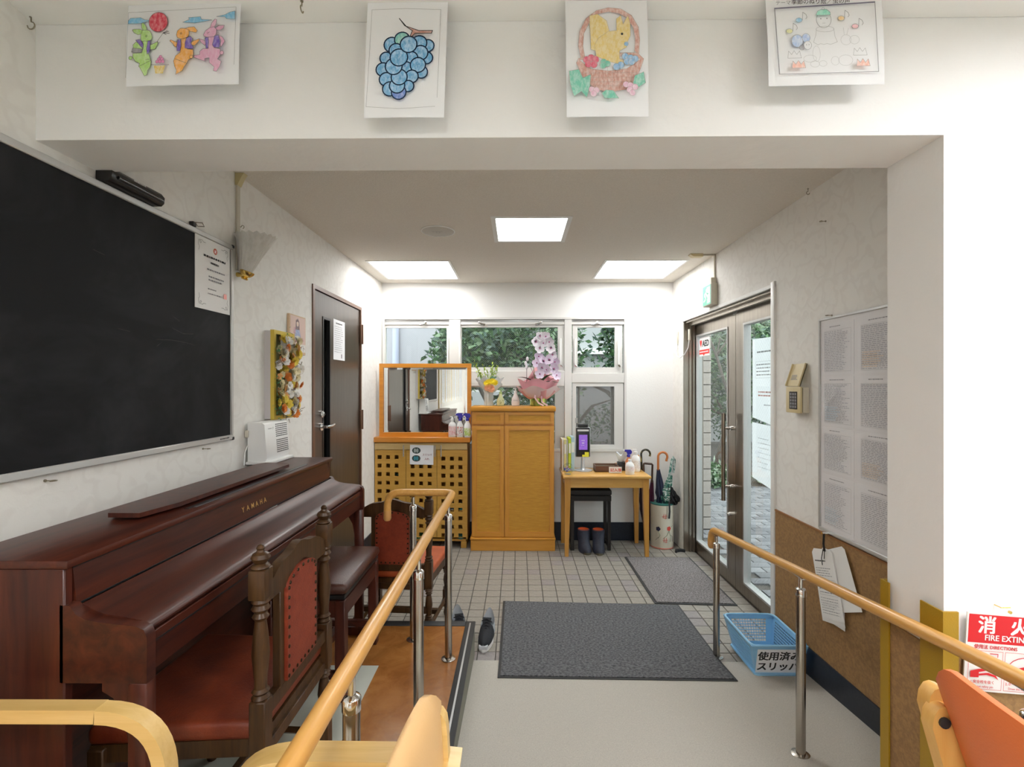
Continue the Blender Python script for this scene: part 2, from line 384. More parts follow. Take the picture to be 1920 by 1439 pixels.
# ceiling luminaires
lampm = [glow('lamp_far', (1, .995, .975), FAR_PANEL), glow('lamp_mid', (.93, 1, .99), MID_PANEL), glow('lamp_hall', (.985, .99, 1), HALL_PANEL)]
def ceiling_light(x0, x1, y0, y1, z, lm, label, group, deep=.02, fr=.012):
    t = thing('ceiling_light', label, 'light', ((x0+x1)/2, (y0+y1)/2, z), 0, group)
    b = MB(); b.plate('z', z-.004, z+.001, x0-fr, x1+fr, y0-fr, y1+fr, [(x0+.006, x1-.006, y0+.006, y1-.006)], white)
    b.box(x0, x0+.006, y0, y1, z, z+deep+.03, white); b.box(x1-.006, x1, y0, y1, z, z+deep+.03, white)
    b.box(x0, x1, y0, y0+.006, z, z+deep+.03, white); b.box(x0, x1, y1-.006, y1, z, z+deep+.03, white); b.box(x0, x1, y0, y1, z+deep+.03, z+deep+.04, white)
    b.build('frame', t, ang=0)
    b = MB(); b.box(x0+.006, x1-.006, y0+.006, y1-.006, z+deep, z+deep+.006, lm); b.build('diffuser', t, ang=0)
ceiling_light(*LIGHTS[0], lampm[0], 'square white luminous panel in the ceiling above the mirror cabinet', None)
ceiling_light(*LIGHTS[1], lampm[0], 'square white luminous panel in the ceiling beside the exit sign', None)
ceiling_light(*LIGHTS[2], lampm[1], 'deeper recessed square light with a wide grey rim, nearest the hall', None, .05, .022)
for h, w_ in zip(HALL, ('right of the camera, nearest the beam', 'left, first row behind the camera', 'right, second row', 'left, third row', 'far right by the side wall')): ceiling_light(*h, lampm[2], 'square hall ceiling light, '+w_, 'hall ceiling lights')
t = thing('ceiling_speaker', 'flat round grey speaker cover in the entrance ceiling', 'speaker', (-.505, 3.07, ZC))
b = MB(); b.lathe([(0, -.010), (.085, -.009), (.10, -.003)], (-.505, 3.07, ZC), mat('speaker_grille', (.55, .53, .49), .7), 40); b.build('grille', t)
b = MB(); b.tube([(-.505+.104*math.cos(a*PI/24), 3.07+.104*math.sin(a*PI/24), ZC-.003) for a in range(48)], .004, white, 6, closed=True); b.build('rim', t)
b = MB(); s = Sheet((-.54, 3.04, ZC-.0105), (1, 0, 0), (0, 1, 0), .07, .05, b); s.nz = Vector((0, 0, -1)); s.circ((.035, .03), .012, None, ink_g, .002); s.dashes(.0, .07, .0, .02, 2, ink_g, .003); b.build('print', t, ang=0)

# ------------------------------------------------------------------ window in the back wall
glz = glass('window_glass'); wirem = mat('glass_wire', (.55, .57, .56), .4, metal=.6)
win = MB()
Y0, Y1 = 4.632, 4.70
win.plate('y', Y0-.006, Y0+.07, -1.295, 1.04, .85, 2.135, [(-1.275, 1.02, .872, 2.115)], alu)
for x0, x1 in ((-.655, -.547), (.45, .52)): win.box(x0, x1, Y0-.002, Y1, .872, 2.115, alu, .003)
win.box(.52, 1.02, Y0, Y1, 1.507, 1.60, alu, .003)
win.box(-.547, .45, Y0, Y1, 1.475, 1.62, alu, .003); win.box(-1.275, -.655, Y0, Y1, 1.475, 1.62, alu, .003)
for x0, x1 in ((-1.275, -.655), (-.547, .45), (.52, 1.02)):
    win.box(x0, x1, Y0+.012, Y1, 2.085, 2.115, alug, .002); win.box(x0, x1, Y0+.004, Y1, 2.065, 2.088, alu, .002)
window = struct(win.build('window_1'))
def pane(x0, x1, z0, z1, y, wires=True, m=None):
    b = MB(); b.box(x0, x1, y, y+.005, z0, z1, m or glz); g = b.build('pane', window, ang=0)
    if wires:
        b = MB(); st = .021; w = .00045
        k = x0-(z1-z0)
        while k < x1:
            for sg in (1, -1):
                a = max(k, x0); c = min(k+(z1-z0), x1)
                if c > a:
                    za, zc = (z0+(a-k), z0+(c-k)) if sg > 0 else (z1-(a-k), z1-(c-k))
                    b.add([(a, y+.003, za-w), (a, y+.003, za+w), (c, y+.003, zc+w), (c, y+.003, zc-w)], [(0, 1, 2, 3)], wirem)
            k += st
        stuff(b.build('wire_mesh', g, ang=0))
def sash(x0, x1, z0, z1, gx0, gx1, gz0, gz1, wires=True, m=alu, y=4.65, gm=None):
    b = MB(); b.plate('y', y, y+.03, x0, x1, z0, z1, [(gx0, gx1, gz0, gz1)], m); b.build('sash', window, ang=0); pane(gx0, gx1, gz0, gz1, y+.016, wires, gm)
sash(-1.275, -.655, 1.62, 2.066, -1.272, -.682, 1.65, 2.036)
sash(-.547, .45, 1.62, 2.066, -.538, .388, 1.656, 2.04)
sash(.53, 1.005, 1.602, 2.066, .577, .934, 1.655, 2.038, wires=False)
sash(-.547, .45, .872, 1.475, -.535, .36, .92, 1.462, m=alug)
sash(-1.275, -.655, .872, 1.475, -1.26, -.68, .92, 1.462, m=alug)
screen = bpy.data.materials.new('insect_screen'); screen.use_nodes = True
_n = screen.node_tree.nodes; _l = screen.node_tree.links; _p = _n['Principled BSDF']; _p.inputs['Base Color'].default_value = (.20, .20, .19, 1); _p.inputs['Roughness'].default_value = .9; _p.inputs['Alpha'].default_value = .45
sash(.527, 1.012, .874, 1.507, .562, .928, .912, 1.472, wires=False, gm=screen, y=4.64)
b = MB(); b.box(.58, .60, 4.675, 4.69, .90, 1.475, alug); b.box(.90, .925, 4.675, 4.69, .90, 1.475, alug); b.box(.553, .577, 4.636, 4.642, 1.12, 1.17, alug); b.build('screen_rail', window)
for x, z0, z1 in ((-.668, 1.66, 1.95), (-.552, 1.66, 1.93), (.412, 1.68, 1.93), (.550, 1.68, 1.93), (.965, 1.68, 1.93)):
    b = MB(); b.box(x-.008, x+.008, 4.622, 4.64, z0, z1, white, .003); o = b.build('stay', window)
    q = MB(); q.cyl((x, 4.625, z0-.005), (x+.014, 4.62, z0-.018), .009, chrome, n=8); q.cyl((x+.012, 4.64, z0-.02), (x+.012, 4.615, z0-.02), .007, chrome, n=8); q.build('pivot', o)
for x, sg in ((-.90, 1), (-.345, -1), (.205, 1), (.735, 1), (.775, -1)):
    b = MB(); b.sph((x+.018*sg, 4.615, 2.085), (.016, .012, .014), chrome, 10, 6); b.tube([(x+.018*sg, 4.612, 2.08), (x-.005*sg, 4.607, 2.066), (x-.035*sg, 4.61, 2.062)], [.007, .009, .010], chrome, 8)
    b.cyl((x+.018*sg, 4.64, 2.085), (x+.018*sg, 4.61, 2.085), .009, chrome, n=8); b.build('latch', window)

# ------------------------------------------------------------------ steel entrance doors on the right
dr = MB()
dr.plate('x', 1.50, 1.66, 2.825, 4.35, 0, 2.06, [(2.87, 4.335, -.01, 2.035)], steel)
dr.box(1.487, 1.50, 4.335, 4.35, 0, 2.06, steel); dr.box(1.53, 1.545, 4.32, 4.345, 0, 2.04, steel); dr.box(1.56, 1.575, 4.31, 4.345, 0, 2.04, steel)
dr.box(1.53, 1.545, 2.87, 4.33, 2.01, 2.04, steel); dr.box(1.585, 1.66, 2.87, 4.335, -.02, .004, steel)
door2 = struct(dr.build('door_2', ang=0))
b = MB()
b.box(XR-.012, XR+.012, 2.795, 2.835, 0, 2.085, white, .004); b.box(XR-.008, XR+.012, 2.795, 4.36, 2.05, 2.075, white, .003); b.build('casing', door2)
def leaf(y0, y1, gy0, gy1, gz0, gz1, name):
    b = MB(); b.plate('x', 1.585, 1.625, y0, y1, .006, 2.02, [(gy0, gy1, gz0, gz1)], steel)
    o = b.build(name, door2, ang=0)
    q = MB(); q.plate('x', 1.580, 1.63, gy0-.008, gy1+.008, gz0-.008, gz1+.008, [(gy0+.006, gy1-.006, gz0+.006, gz1-.006)], mat('glazing_bead', (.55, .55, .54), .3, metal=.5)); q.build('glazing_bead', o, ang=0)
    q = MB(); q.box(1.602, 1.608, gy0, gy1, gz0, gz1, glz); q.build('pane', o, ang=0)
    w = MB(); k = gy0-(gz1-gz0)
    while k < gy1:
        for sg in (1, -1):
            a = max(k, gy0); c = min(k+(gz1-gz0), gy1)
            if c > a:
                za, zc = (gz0+(a-k), gz0+(c-k)) if sg > 0 else (gz1-(a-k), gz1-(c-k)); ww = .0005
                w.add([(1.605, a, za-ww), (1.605, a, za+ww), (1.605, c, zc+ww), (1.605, c, zc-ww)], [(0, 1, 2, 3)], wirem)
        k += .03
    stuff(w.build('wire_mesh', o, ang=0))
    return o
far_leaf = leaf(3.533, 4.335, 3.665, 4.29, .112, 1.917, 'door_leaf')
near_leaf = leaf(2.87, 3.529, 2.95, 3.40, .10, 1.912, 'door_leaf')
b = MB(); b.cyl((1.525, 3.60, .63), (1.525, 3.60, 1.277), .014, steel, n=14); b.build('handle', far_leaf)
b = MB()
for z in (.735, 1.165): b.cyl((1.525, 3.60, z), (1.586, 3.60, z), .010, chrome, n=10); b.cyl((1.575, 3.60, z), (1.587, 3.60, z), .016, chrome, n=12)
b.build('handle_bracket', far_leaf)
b = MB(); b.cyl((1.587, 3.60, .53), (1.567, 3.60, .53), .016, chrome, n=14); b.sph((1.565, 3.60, .53), .012, chrome, 10, 6); b.build('lock', far_leaf)
b = MB(); b.box(1.577, 1.587, 3.50, 3.56, 2.0, 2.03, alug, .002); b.build('top_catch', door2)

# ------------------------------------------------------------------ dark veneered door on the left
veneer = wood('dark_veneer', (.045, .030, .022), (.085, .062, .048), 'z', .28, 0, 90, 3)
casing = mat('brown_casing', (.15, .075, .045), .4)
b = MB(); b.plate('x', -1.40, XL+.008, 3.055, 4.015, -.01, 2.13, [(3.085, 3.99, -.02, 2.105)], casing)
door1 = struct(b.build('door_1', ang=0))
b = MB(); b.plate('x', -1.345, -1.308, 3.088, 3.987, .008, 2.10, [(3.235, 3.355, .30, 1.94)], veneer); leafl = b.build('door_leaf', door1, ang=0)
b = MB(); b.plate('x', -1.350, -1.304, 3.228, 3.362, .293, 1.947, [(3.243, 3.347, .308, 1.932)], black); b.build('slit_frame', leafl, ang=0)
b = MB(); b.box(-1.332, -1.328, 3.24, 3.35, .30, 1.94, glass('dark_glass', (.35, .42, .42))); b.build('pane', leafl, ang=0)
b = MB()
b.cyl((-1.308, 3.195, 1.207), (-1.298, 3.195, 1.207), .026, chrome, n=20); b.cyl((-1.30, 3.195, 1.207), (-1.262, 3.195, 1.207), .010, chrome, n=12)
b.tube([(-1.262, 3.19, 1.207), (-1.258, 3.25, 1.207), (-1.262, 3.315, 1.215)], [.010, .011, .008], chrome, 10); b.build('handle', leafl)
b = MB(); b.cyl((-1.308, 3.20, 1.292), (-1.296, 3.20, 1.292), .022, chrome, n=20); b.box(-1.296, -1.284, 3.196, 3.204, 1.277, 1.307, chrome, .002); b.build('lock', leafl)
for z in (1.905, 1.20):
    b = MB(); b.box(-1.306, -1.288, 3.975, 4.02, z-.078, z+.078, casing, .004); b.cyl((-1.286, 3.997, z-.08), (-1.286, 3.997, z+.08), .008, casing, n=10); b.build('hinge', door1)
b = MB(); b.plate('y', 4.2, 4.22, -2.4, -1.406, 0, 2.3, [], wallw); b.box(-2.42, -2.4, 2.7, 4.22, 0, 2.3, wallw); b.box(-2.4, -1.406, 2.7, 2.72, 0, 2.3, wallw); b.box(-2.4, -1.406, 2.7, 4.22, 2.3, 2.32, wallw); b.box(-2.4, -1.406, 2.7, 4.22, -.03, 0, vinyl)
struct(b.build('wall_storeroom', ang=0))
b = MB(); ow = mat('orange_shelf', (.5, .2, .03), .5)
for z in (.55, 1.02, 1.5): b.box(-2.3, -1.95, 3.0, 4.15, z, z+.03, ow)
for y in (3.0, 4.12): b.box(-2.3, -1.95, y, y+.03, 0, 1.55, ow)
tag(b.build('shelf_unit'), 'orange wooden shelf seen through the slit of the dark door', 'shelf')

# ------------------------------------------------------------------ outside
pav_m = [mat('paver_a', (.20, .20, .21), .85), mat('paver_b', (.24, .24, .25), .85), mat('paver_c', (.17, .17, .18), .85)]
b = MB(); b.box(-9, 16, YB+.1, 22, -.12, -.035, grout); b.box(1.635, 16, -4, YB+.1, -.12, -.035, grout); yard = struct(b.build('ground_outside', ang=0))
pv = []
for i in range(0, 40):
    for j in range(0, 60):
        x0 = 1.68+.22*i; y0 = 1.6+.11*j
        if j % 2: x0 -= .11
        x, y = x0+.107, y0+.052
        if x0 < 1.67 or x0 > 8: continue
        r = x/y
        if y < 4.8 and x0 < 1.69: continue
        pv.append((not (.33 < r < .58), y, x, y0, x0))
pv.sort(); pm = {}; rest = MB()
for k, (out_, y, x, y0, x0) in enumerate(pv):
    m = random.choice(pav_m)
    if y > 7.2: continue
    if k < 290 and not out_:
        if m.name not in pm:
            q = MB(); q.box(-.106, .106, -.0515, .0515, -.03, 0, m, .004); o = q.build('paver', world=False); pm[m.name] = o.data
        else: o = bpy.data.objects.new('paver', pm[m.name]); C.objects.link(o)
        o.location = (x, y, -.02+random.uniform(-.0015, .0015)); o.parent = yard
    else: rest.box(x-.106, x+.106, y-.0515, y+.0515, -.05, -.02, m)
stuff(rest.build('paving', yard, ang=0))

leafm = [mat('leaf_%s' % k, c, .5, col2=c2, scale=(6, 6, 6)) for k, c, c2 in (('deep', (.02, .06, .025), (.035, .10, .04)), ('mid', (.05, .13, .04), (.09, .19, .06)), ('pale', (.14, .24, .12), (.24, .34, .20)), ('blue', (.05, .10, .075), (.11, .17, .13)))]
bark = mat('bark', (.10, .085, .07), .9, col2=(.16, .14, .12), scale=(12, 12, 30))
def foliage(c, r, n, s, ms, seed, hollow=.35):
    rg = random.Random(seed); b = MB(); c = Vector(c)
    for k in range(n):
        d = Vector((rg.gauss(0, 1), rg.gauss(0, 1), rg.gauss(0, 1))).normalized()
        f = hollow+(1-hollow)*rg.random()**.5; f *= .8+.35*noise.noise(d*2.3+Vector((seed, 0, 0)))
        p = c+Vector((d.x*r[0], d.y*r[1], d.z*r[2]))*f
        a = Vector((rg.gauss(0, 1), rg.gauss(0, 1), rg.gauss(0, .7))).normalized(); q = a.cross(Vector((rg.gauss(0, 1), rg.gauss(0, 1), rg.gauss(0, 1)))).normalized()
        L = s*rg.uniform(.7, 1.4); w = L*.22
        b.add([p, p+a*L*.5+q*w, p+a*L, p+a*L*.5-q*w], [(0, 1, 2, 3)], ms[rg.randrange(len(ms))])
    return b
def tree(x, y, h, r, n, s, ms, seed, label, z0=-.03, lean=.1, group=None, tr=.06):
    t = thing('tree', label, 'tree', (x, y, z0), 0, group)
    b = MB(); pts = [(x+lean*k*k*.3*math.sin(seed), y+lean*k*.1, z0+(h-r[2]*.4)*k/5) for k in range(6)]
    b.tube(pts, [tr*(1-.11*k) for k in range(6)], bark, 10)
    for k in range(7):
        a = k*2.4+seed; p = Vector(pts[3+k % 3]); e = p+Vector((math.cos(a)*r[0]*.75, math.sin(a)*r[1]*.75, r[2]*.5))
        b.tube([p, (p+e)/2+Vector((0, 0, .12)), e], [tr*.45, tr*.3, tr*.1], bark, 6)
    b.build('trunk', t)
    stuff(foliage((pts[5][0], pts[5][1], h+z0), r, n, s, ms, seed).build('foliage', t, ang=0))
    return t
D, M_, P_, B_ = leafm
tree(-.75, 6.3, 2.0, (.62, .5, .75), 2600, .10, [M_, B_, P_], 3, 'narrow leafed shrub tree before the pale neighbour wall, behind the mirror')
tree(-.3, 8.9, 2.35, (1.7, .8, .95), 5600, .14, [M_, D, M_, P_], 5, 'broad bright green tree behind the middle window')
tree(1.75, 8.6, 2.1, (1.25, .7, 1.25), 5200, .13, [M_, D, B_], 8, 'dark leafy tree with a leaning trunk behind the right window', tr=.1)
tree(1.0, 6.5, 1.85, (.85, .5, .85), 5200, .075, [M_, B_, D, P_], 11, 'fine leafed bush tree close behind the small upper right pane', tr=.05)
tree(3.9, 9.4, 1.9, (1.6, 1.0, 1.5), 6500, .11, [P_, B_, M_], 21, 'pale leafed tree behind the far glass door leaf')
tree(6.4, 11.5, 2.5, (1.8, .9, 1.6), 3600, .16, [M_, D], 23, 'tall green tree behind the glass doors, rightmost')
tree(2.75, 5.9, 2.5, (.40, .4, .4), 600, .12, [M_, D], 29, 'overhanging branchy tree close to the top of the near door leaf', tr=.03)
for i, (x, y, rx, ry, n, lb) in enumerate(((2.8, 7.3, .62, .40, 1800, 'variegated ground cover shrub bed, left part behind the door handle'), (4.2, 7.4, .7, .45, 2000, 'variegated ground cover shrub bed seen through the near door leaf'))):
    b = foliage((x, y, .12), (rx, ry, .25), n, .085, [P_, mat('leaf_variegated', (.42, .50, .38), .6), M_], 40+i, .2); o = b.build('shrub', ang=0)
    tag(o, lb, 'shrub')
b = foliage((3.4, 12.0, .6), (2.6, .35, .8), 2600, .10, [D, M_, B_], 47, .1); tag(b.build('hedge', ang=0), 'dark low hedge behind the pale ground cover', 'hedge')
b = foliage((.0, 7.1, .62), (.85, .35, .85), 3600, .10, [D, D, B_], 51, .1); tag(b.build('hedge', ang=0), 'dark clipped hedge low behind the middle window', 'hedge')
t = thing('neighbour_building', 'pale grey rendered wall of the neighbouring house, left window', 'building', (-2.6, 7.6, 0))
pale = mat('pale_render', (.44, .43, .455), .9, bump=.2, bscale=(60, 60, 60), scale=(60, 60, 60))
b = MB(); b.box(-4.5, -1.0, 7.4, 7.6, -.05, 4.5, pale); b.build('wall', t, ang=0)
b = MB(); b.cyl((-1.86, 7.36, -.03), (-1.86, 7.36, 4.5), .05, mat('downpipe_blue', (.48, .51, .64), .4), n=14); b.build('downpipe', t)
for z in (1.75, 3.0):
    b = MB(); b.cyl((-1.86, 7.36, z), (-1.86, 7.36, z+.03), .058, pale, n=14); b.build('bracket', t)
t = thing('apartment_house', 'grey house with a ribbon of dark windows behind the trees', 'building', (1.5, 13, 0))
greyw = mat('grey_render', (.42, .43, .43), .9)
b = MB(); b.plate('y', 13, 13.2, -3.5, 9, -.05, 6, [(-1.6, -.2, 1.3, 2.0), (.1, 1.4, 1.3, 2.0), (-1.6, 1.4, .2, .9)], greyw); b.build('wall', t, ang=0)
dg = mat('dark_window', (.03, .035, .04), .15)
for x0, x1, z0, z1 in ((-1.6, -.2, 1.3, 2.0), (.1, 1.4, 1.3, 2.0), (-1.6, 1.4, .2, .9)):
    b = MB(); b.box(x0, x1, 13.08, 13.12, z0, z1, dg); o = b.build('window', t, ang=0)
    b = MB(); b.plate('y', 13.02, 13.08, x0, x1, z0, z1, [(x0+.05, (x0+x1)/2-.03, z0+.05, z1-.05), ((x0+x1)/2+.03, x1-.05, z0+.05, z1-.05)], alu); b.build('window_frame', o, ang=0)
b = MB(); b.box(-3.5, 9, 12.8, 13.0, 2.3, 2.45, white); b.build('ledge', t, ang=0)
# tiled pillar beside the doors
t = thing('tiled_pillar', 'pillar clad in pale stacked tiles just outside the far door leaf', 'pillar', (1.93, 5.2, 0))
b = MB(); b.box(1.86, 2.01, 5.05, 5.3, -.03, 3.2, grout); b.build('core', t, ang=0)
ptile = mat('pillar_tile', (.50, .45, .41), .6, col2=(.42, .38, .34), scale=(20, 20, 20)); pd = None
for r_ in range(24):
    for f in range(2):
        w = (.18, .25)[f]
        if pd is None or f not in pd:
            q = MB()
            if f == 0: q.box(-.072, .072, -.008, 0, -.058, .058, ptile, .003)
            else: q.box(-.008, 0, -.12, .12, -.058, .058, ptile, .003)
            o = q.build('tile', world=False); pd = pd or {}; pd[f] = o.data
        else: o = bpy.data.objects.new('tile', pd[f]); C.objects.link(o)
        loc = Vector((1.935, 5.05, .05+.125*r_)) if f == 0 else Vector((1.86, 5.175, .05+.125*r_))
        o.parent = t; o.location = loc-Vector((1.93, 5.2, 0))

# ------------------------------------------------------------------ digital piano
mah = wood('mahogany', (.028, .007, .005), (.085, .019, .009), 'y', .36, .05, 26, 2, .03)
mahv = wood('mahogany_upright', (.032, .008, .006), (.09, .02, .010), 'z', .38, .1, 26, 2, .03)
PX0, PX1, PXF = -1.262, -.99, -.815
PY0, PY1 = 1.045, 2.545
piano = thing('piano', 'dark mahogany upright piano with closed lid against the left wall', 'piano', (-1.05, 1.8, FZ))
for y in (PY0, PY1-.022): b = MB(); b.box(PX0, PX1, y, y+.022, FZ, 1.085, mahv, .003); b.build('side_panel', piano)
b = MB(); b.box(PX0-.004, PX1+.012, PY0-.006, PY1+.006, 1.085, 1.104, mah, .004); b.build('top_panel', piano)
b = MB(); b.prism([(-.994, 1.085), (-.984, .995), (-1.0, .995), (-1.02, 1.085)], 'y', PY0+.024, PY1-.024, mah); fp = b.build('front_panel', piano)
b = MB(); b.box(-.9855, -.982, PY0+.024, PY1-.024, .996, .999, black); b.box(-.996, -.9925, PY0+.024, PY1-.024, 1.078, 1.083, black); b.build('panel_groove', fp, ang=0)
b = MB(); vs, fs = text_data('YAMAHA', .02); lt = mat('gilt_letters', (.62, .40, .14), .35, metal=.4)
nv = Vector((.09, 0, .01)).normalized(); uu = Vector((-.01, 0, .09)).normalized()
o_ = Vector((-.9875, 1.722, 1.028)); sp = 0
for ch in 'YAMAHA':
    v2, f2 = text_data(ch, .015); b.add([o_+Vector((0, sp+v[0]*.026, 0))+uu*v[1]*.026+nv*.0012 for v in v2], f2, lt); sp += .030
b.build('lettering', fp, ang=0)
# lid: slopes out and rounds over
lidp = [(-.975, .997), (-.962, .992), (-.945, .982), (-.92, .974), (-.86, .965), (-.835, .960), (-.822, .953), (-.818, .944), (-.823, .936), (-.84, .936), (-.86, .95), (-.975, .965)]
b = MB(); b.prism(lidp, 'y', PY0+.026, PY1-.026, mah); b.build('keyboard_lid', piano, ang=50)
cheek = [(-1.0, .835), (-1.0, 1.005), (-.978, 1.003), (-.965, .985), (-.945, .974), (-.915, .968), (-.835, .960), (-.815, .952), (-.808, .935), (-.808, .835)]
for y in (PY0, PY1-.026):
    b = MB(); b.prism(cheek, 'y', y, y+.026, mah); b.build('cheek', piano, ang=50)
b = MB(); b.box(-.985, -.825, PY0+.026, PY1-.026, .842, .872, mah); b.box(-.832, -.822, PY0+.026, PY1-.026, .842, .93, mah, .002); b.box(-.8225, -.8205, PY0+.03, PY1-.03, .905, .909, black); b.build('key_bed', piano)
b = MB(); b.box(-.985, -.84, PY0+.03, PY1-.03, .872, .935, black); b.build('key_well', piano)
for y in (PY0, PY1-.032):
    b = MB(); b.box(-.852, -.810, y, y+.032, FZ, .835, mahv, .003)
    b.prism([(-.852, .835), (-.852, .70), (-.862, .76), (-.885, .80), (-.91, .815), (-.91, .835)], 'y', y+.004, y+.026, mahv); b.build('leg', piano, ang=50)
    b = MB(); b.box(PX1, -.79, y-.004, y+.036, FZ, FZ+.045, mahv, .006); b.build('foot', piano)
b = MB(); b.box(-1.20, -1.18, PY0+.022, PY1-.022, FZ+.09, .835, mah); b.build('knee_panel', piano)
b = MB(); b.box(-1.18, -1.10, 1.70, 1.90, FZ, FZ+.11, mah, .006); b.build('pedal_box', piano)
for k in range(3):
    b = MB(); y = 1.745+.055*k; b.tube([(-1.10, y, FZ+.06), (-1.05, y, FZ+.058), (-.985, y, FZ+.045)], [.006, .009, .011], brass, 8); b.build('pedal', piano)
rest_p = [(-1.045, 1.48), (-1.045, 2.205), (-1.075, 2.245), (-1.16, 2.245), (-1.19, 2.205), (-1.19, 1.46), (-1.155, 1.43)]
b = MB(); b.prism([(-1.035, 1.47), (-1.035, 2.18), (-1.06, 2.225), (-1.165, 2.225), (-1.185, 2.19), (-1.185, 1.40), (-1.15, 1.345), (-1.06, 1.345)], 'z', 1.114, 1.127, mahv)
for y in (1.5, 2.15): b.box(-1.15, -1.08, y, y+.03, 1.104, 1.115, black)
b.build('music_rest', piano)
b = MB(); b.box(-1.012, -1.004, 1.50, 2.30, 1.1035, 1.1065, mat('slot_grey', (.12, .12, .13), .3, metal=.5)); b.box(-1.028, -1.012, 1.48, 2.32, 1.1035, 1.1055, black); b.build('rest_slot', piano)

for _m in (mah, mahv): _m.node_tree.nodes['Principled BSDF'].inputs['Specular IOR Level'].default_value = .32
# ------------------------------------------------------------------ piano bench
leather_b = mat('brown_leather', (.055, .016, .010), .28, bump=.35, bscale=(240, 240, 240), scale=(8, 8, 8), col2=(.075, .024, .014))
bench = thing('piano_bench', 'dark piano bench with a shiny brown leather seat, between the carved chairs', 'bench', (-.88, 2.215, FZ))
BX0, BX1, BY0, BY1 = -1.06, -.70, 1.965, 2.465
b = MB(); b.box(BX0, BX1, BY0, BY1, .622, .668, leather_b, .02); b.build('seat', bench, ang=60)
b = MB(); b.box(BX0+.01, BX1-.01, BY0+.01, BY1-.01, .606, .622, black); b.build('seat_board', bench)
b = MB(); b.plate('z', .53, .598, BX0+.01, BX1-.01, BY0+.01, BY1-.01, [(BX0+.03, BX1-.03, BY0+.03, BY1-.03)], mah); b.build('apron', bench)
for x in (BX0+.008, BX1-.05):
    for y in (BY0+.008, BY1-.05): b = MB(); b.box(x, x+.042, y, y+.042, FZ+.002, .60, mahv, .003); b.build('leg', bench)
b = MB(); b.box(BX0+.02, BX1-.02, BY1-.04, BY1-.02, .27, .30, mah); b.box(BX0+.02, BX1-.02, BY0+.02, BY0+.04, .27, .30, mah); b.box(BX0+.16, BX0+.19, BY0+.03, BY1-.03, .27, .30, mah); b.build('stretcher', bench)

# ------------------------------------------------------------------ carved chairs
cw = wood('carved_oak', (.028, .012, .004), (.085, .04, .014), 'z', .42, .1, 50, 4, .1)
leather_r = mat('studded_leather', (.20, .028, .012), .42, col2=(.27, .045, .018), scale=(30, 30, 30), bump=.25, bscale=(300, 300, 300))
leather_s_lit = mat('seat_leather_lit', (.42, .085, .024), .4, col2=(.34, .06, .018), scale=(12, 12, 12), bump=.2, bscale=(200, 200, 200))  # far chair's seat: same leather, the light on it put into the colour
leather_s = mat('seat_leather_shaded', (.19, .034, .011), .4, col2=(.13, .02, .008), scale=(12, 12, 12), bump=.2, bscale=(200, 200, 200))  # near chair's seat: shade under the piano painted in as darker leather
cw.node_tree.nodes['Principled BSDF'].inputs['Specular IOR Level'].default_value = .3
stud = mat('dark_stud', (.05, .035, .02), .3, metal=.9)
FIN = [(.019, 0), (.024, .004), (.021, .010), (.014, .014), (.019, .020), (.024, .028), (.020, .038), (.011, .043), (.009, .048), (.011, .053), (.007, .060), (0, .063)]
def turned(z0, z1, r):
    h = z1-z0
    P = [(0, .9), (.02, 1.05), (.05, .75), (.08, 1.0), (.11, .7), (.2, .72), (.45, 1.0), (.65, .82), (.78, .62), (.82, .95), (.86, .66), (.90, 1.05), (.94, .8), (.97, 1.05), (1, .9)]
    return [(r*a, z0+h*t) for t, a in P]
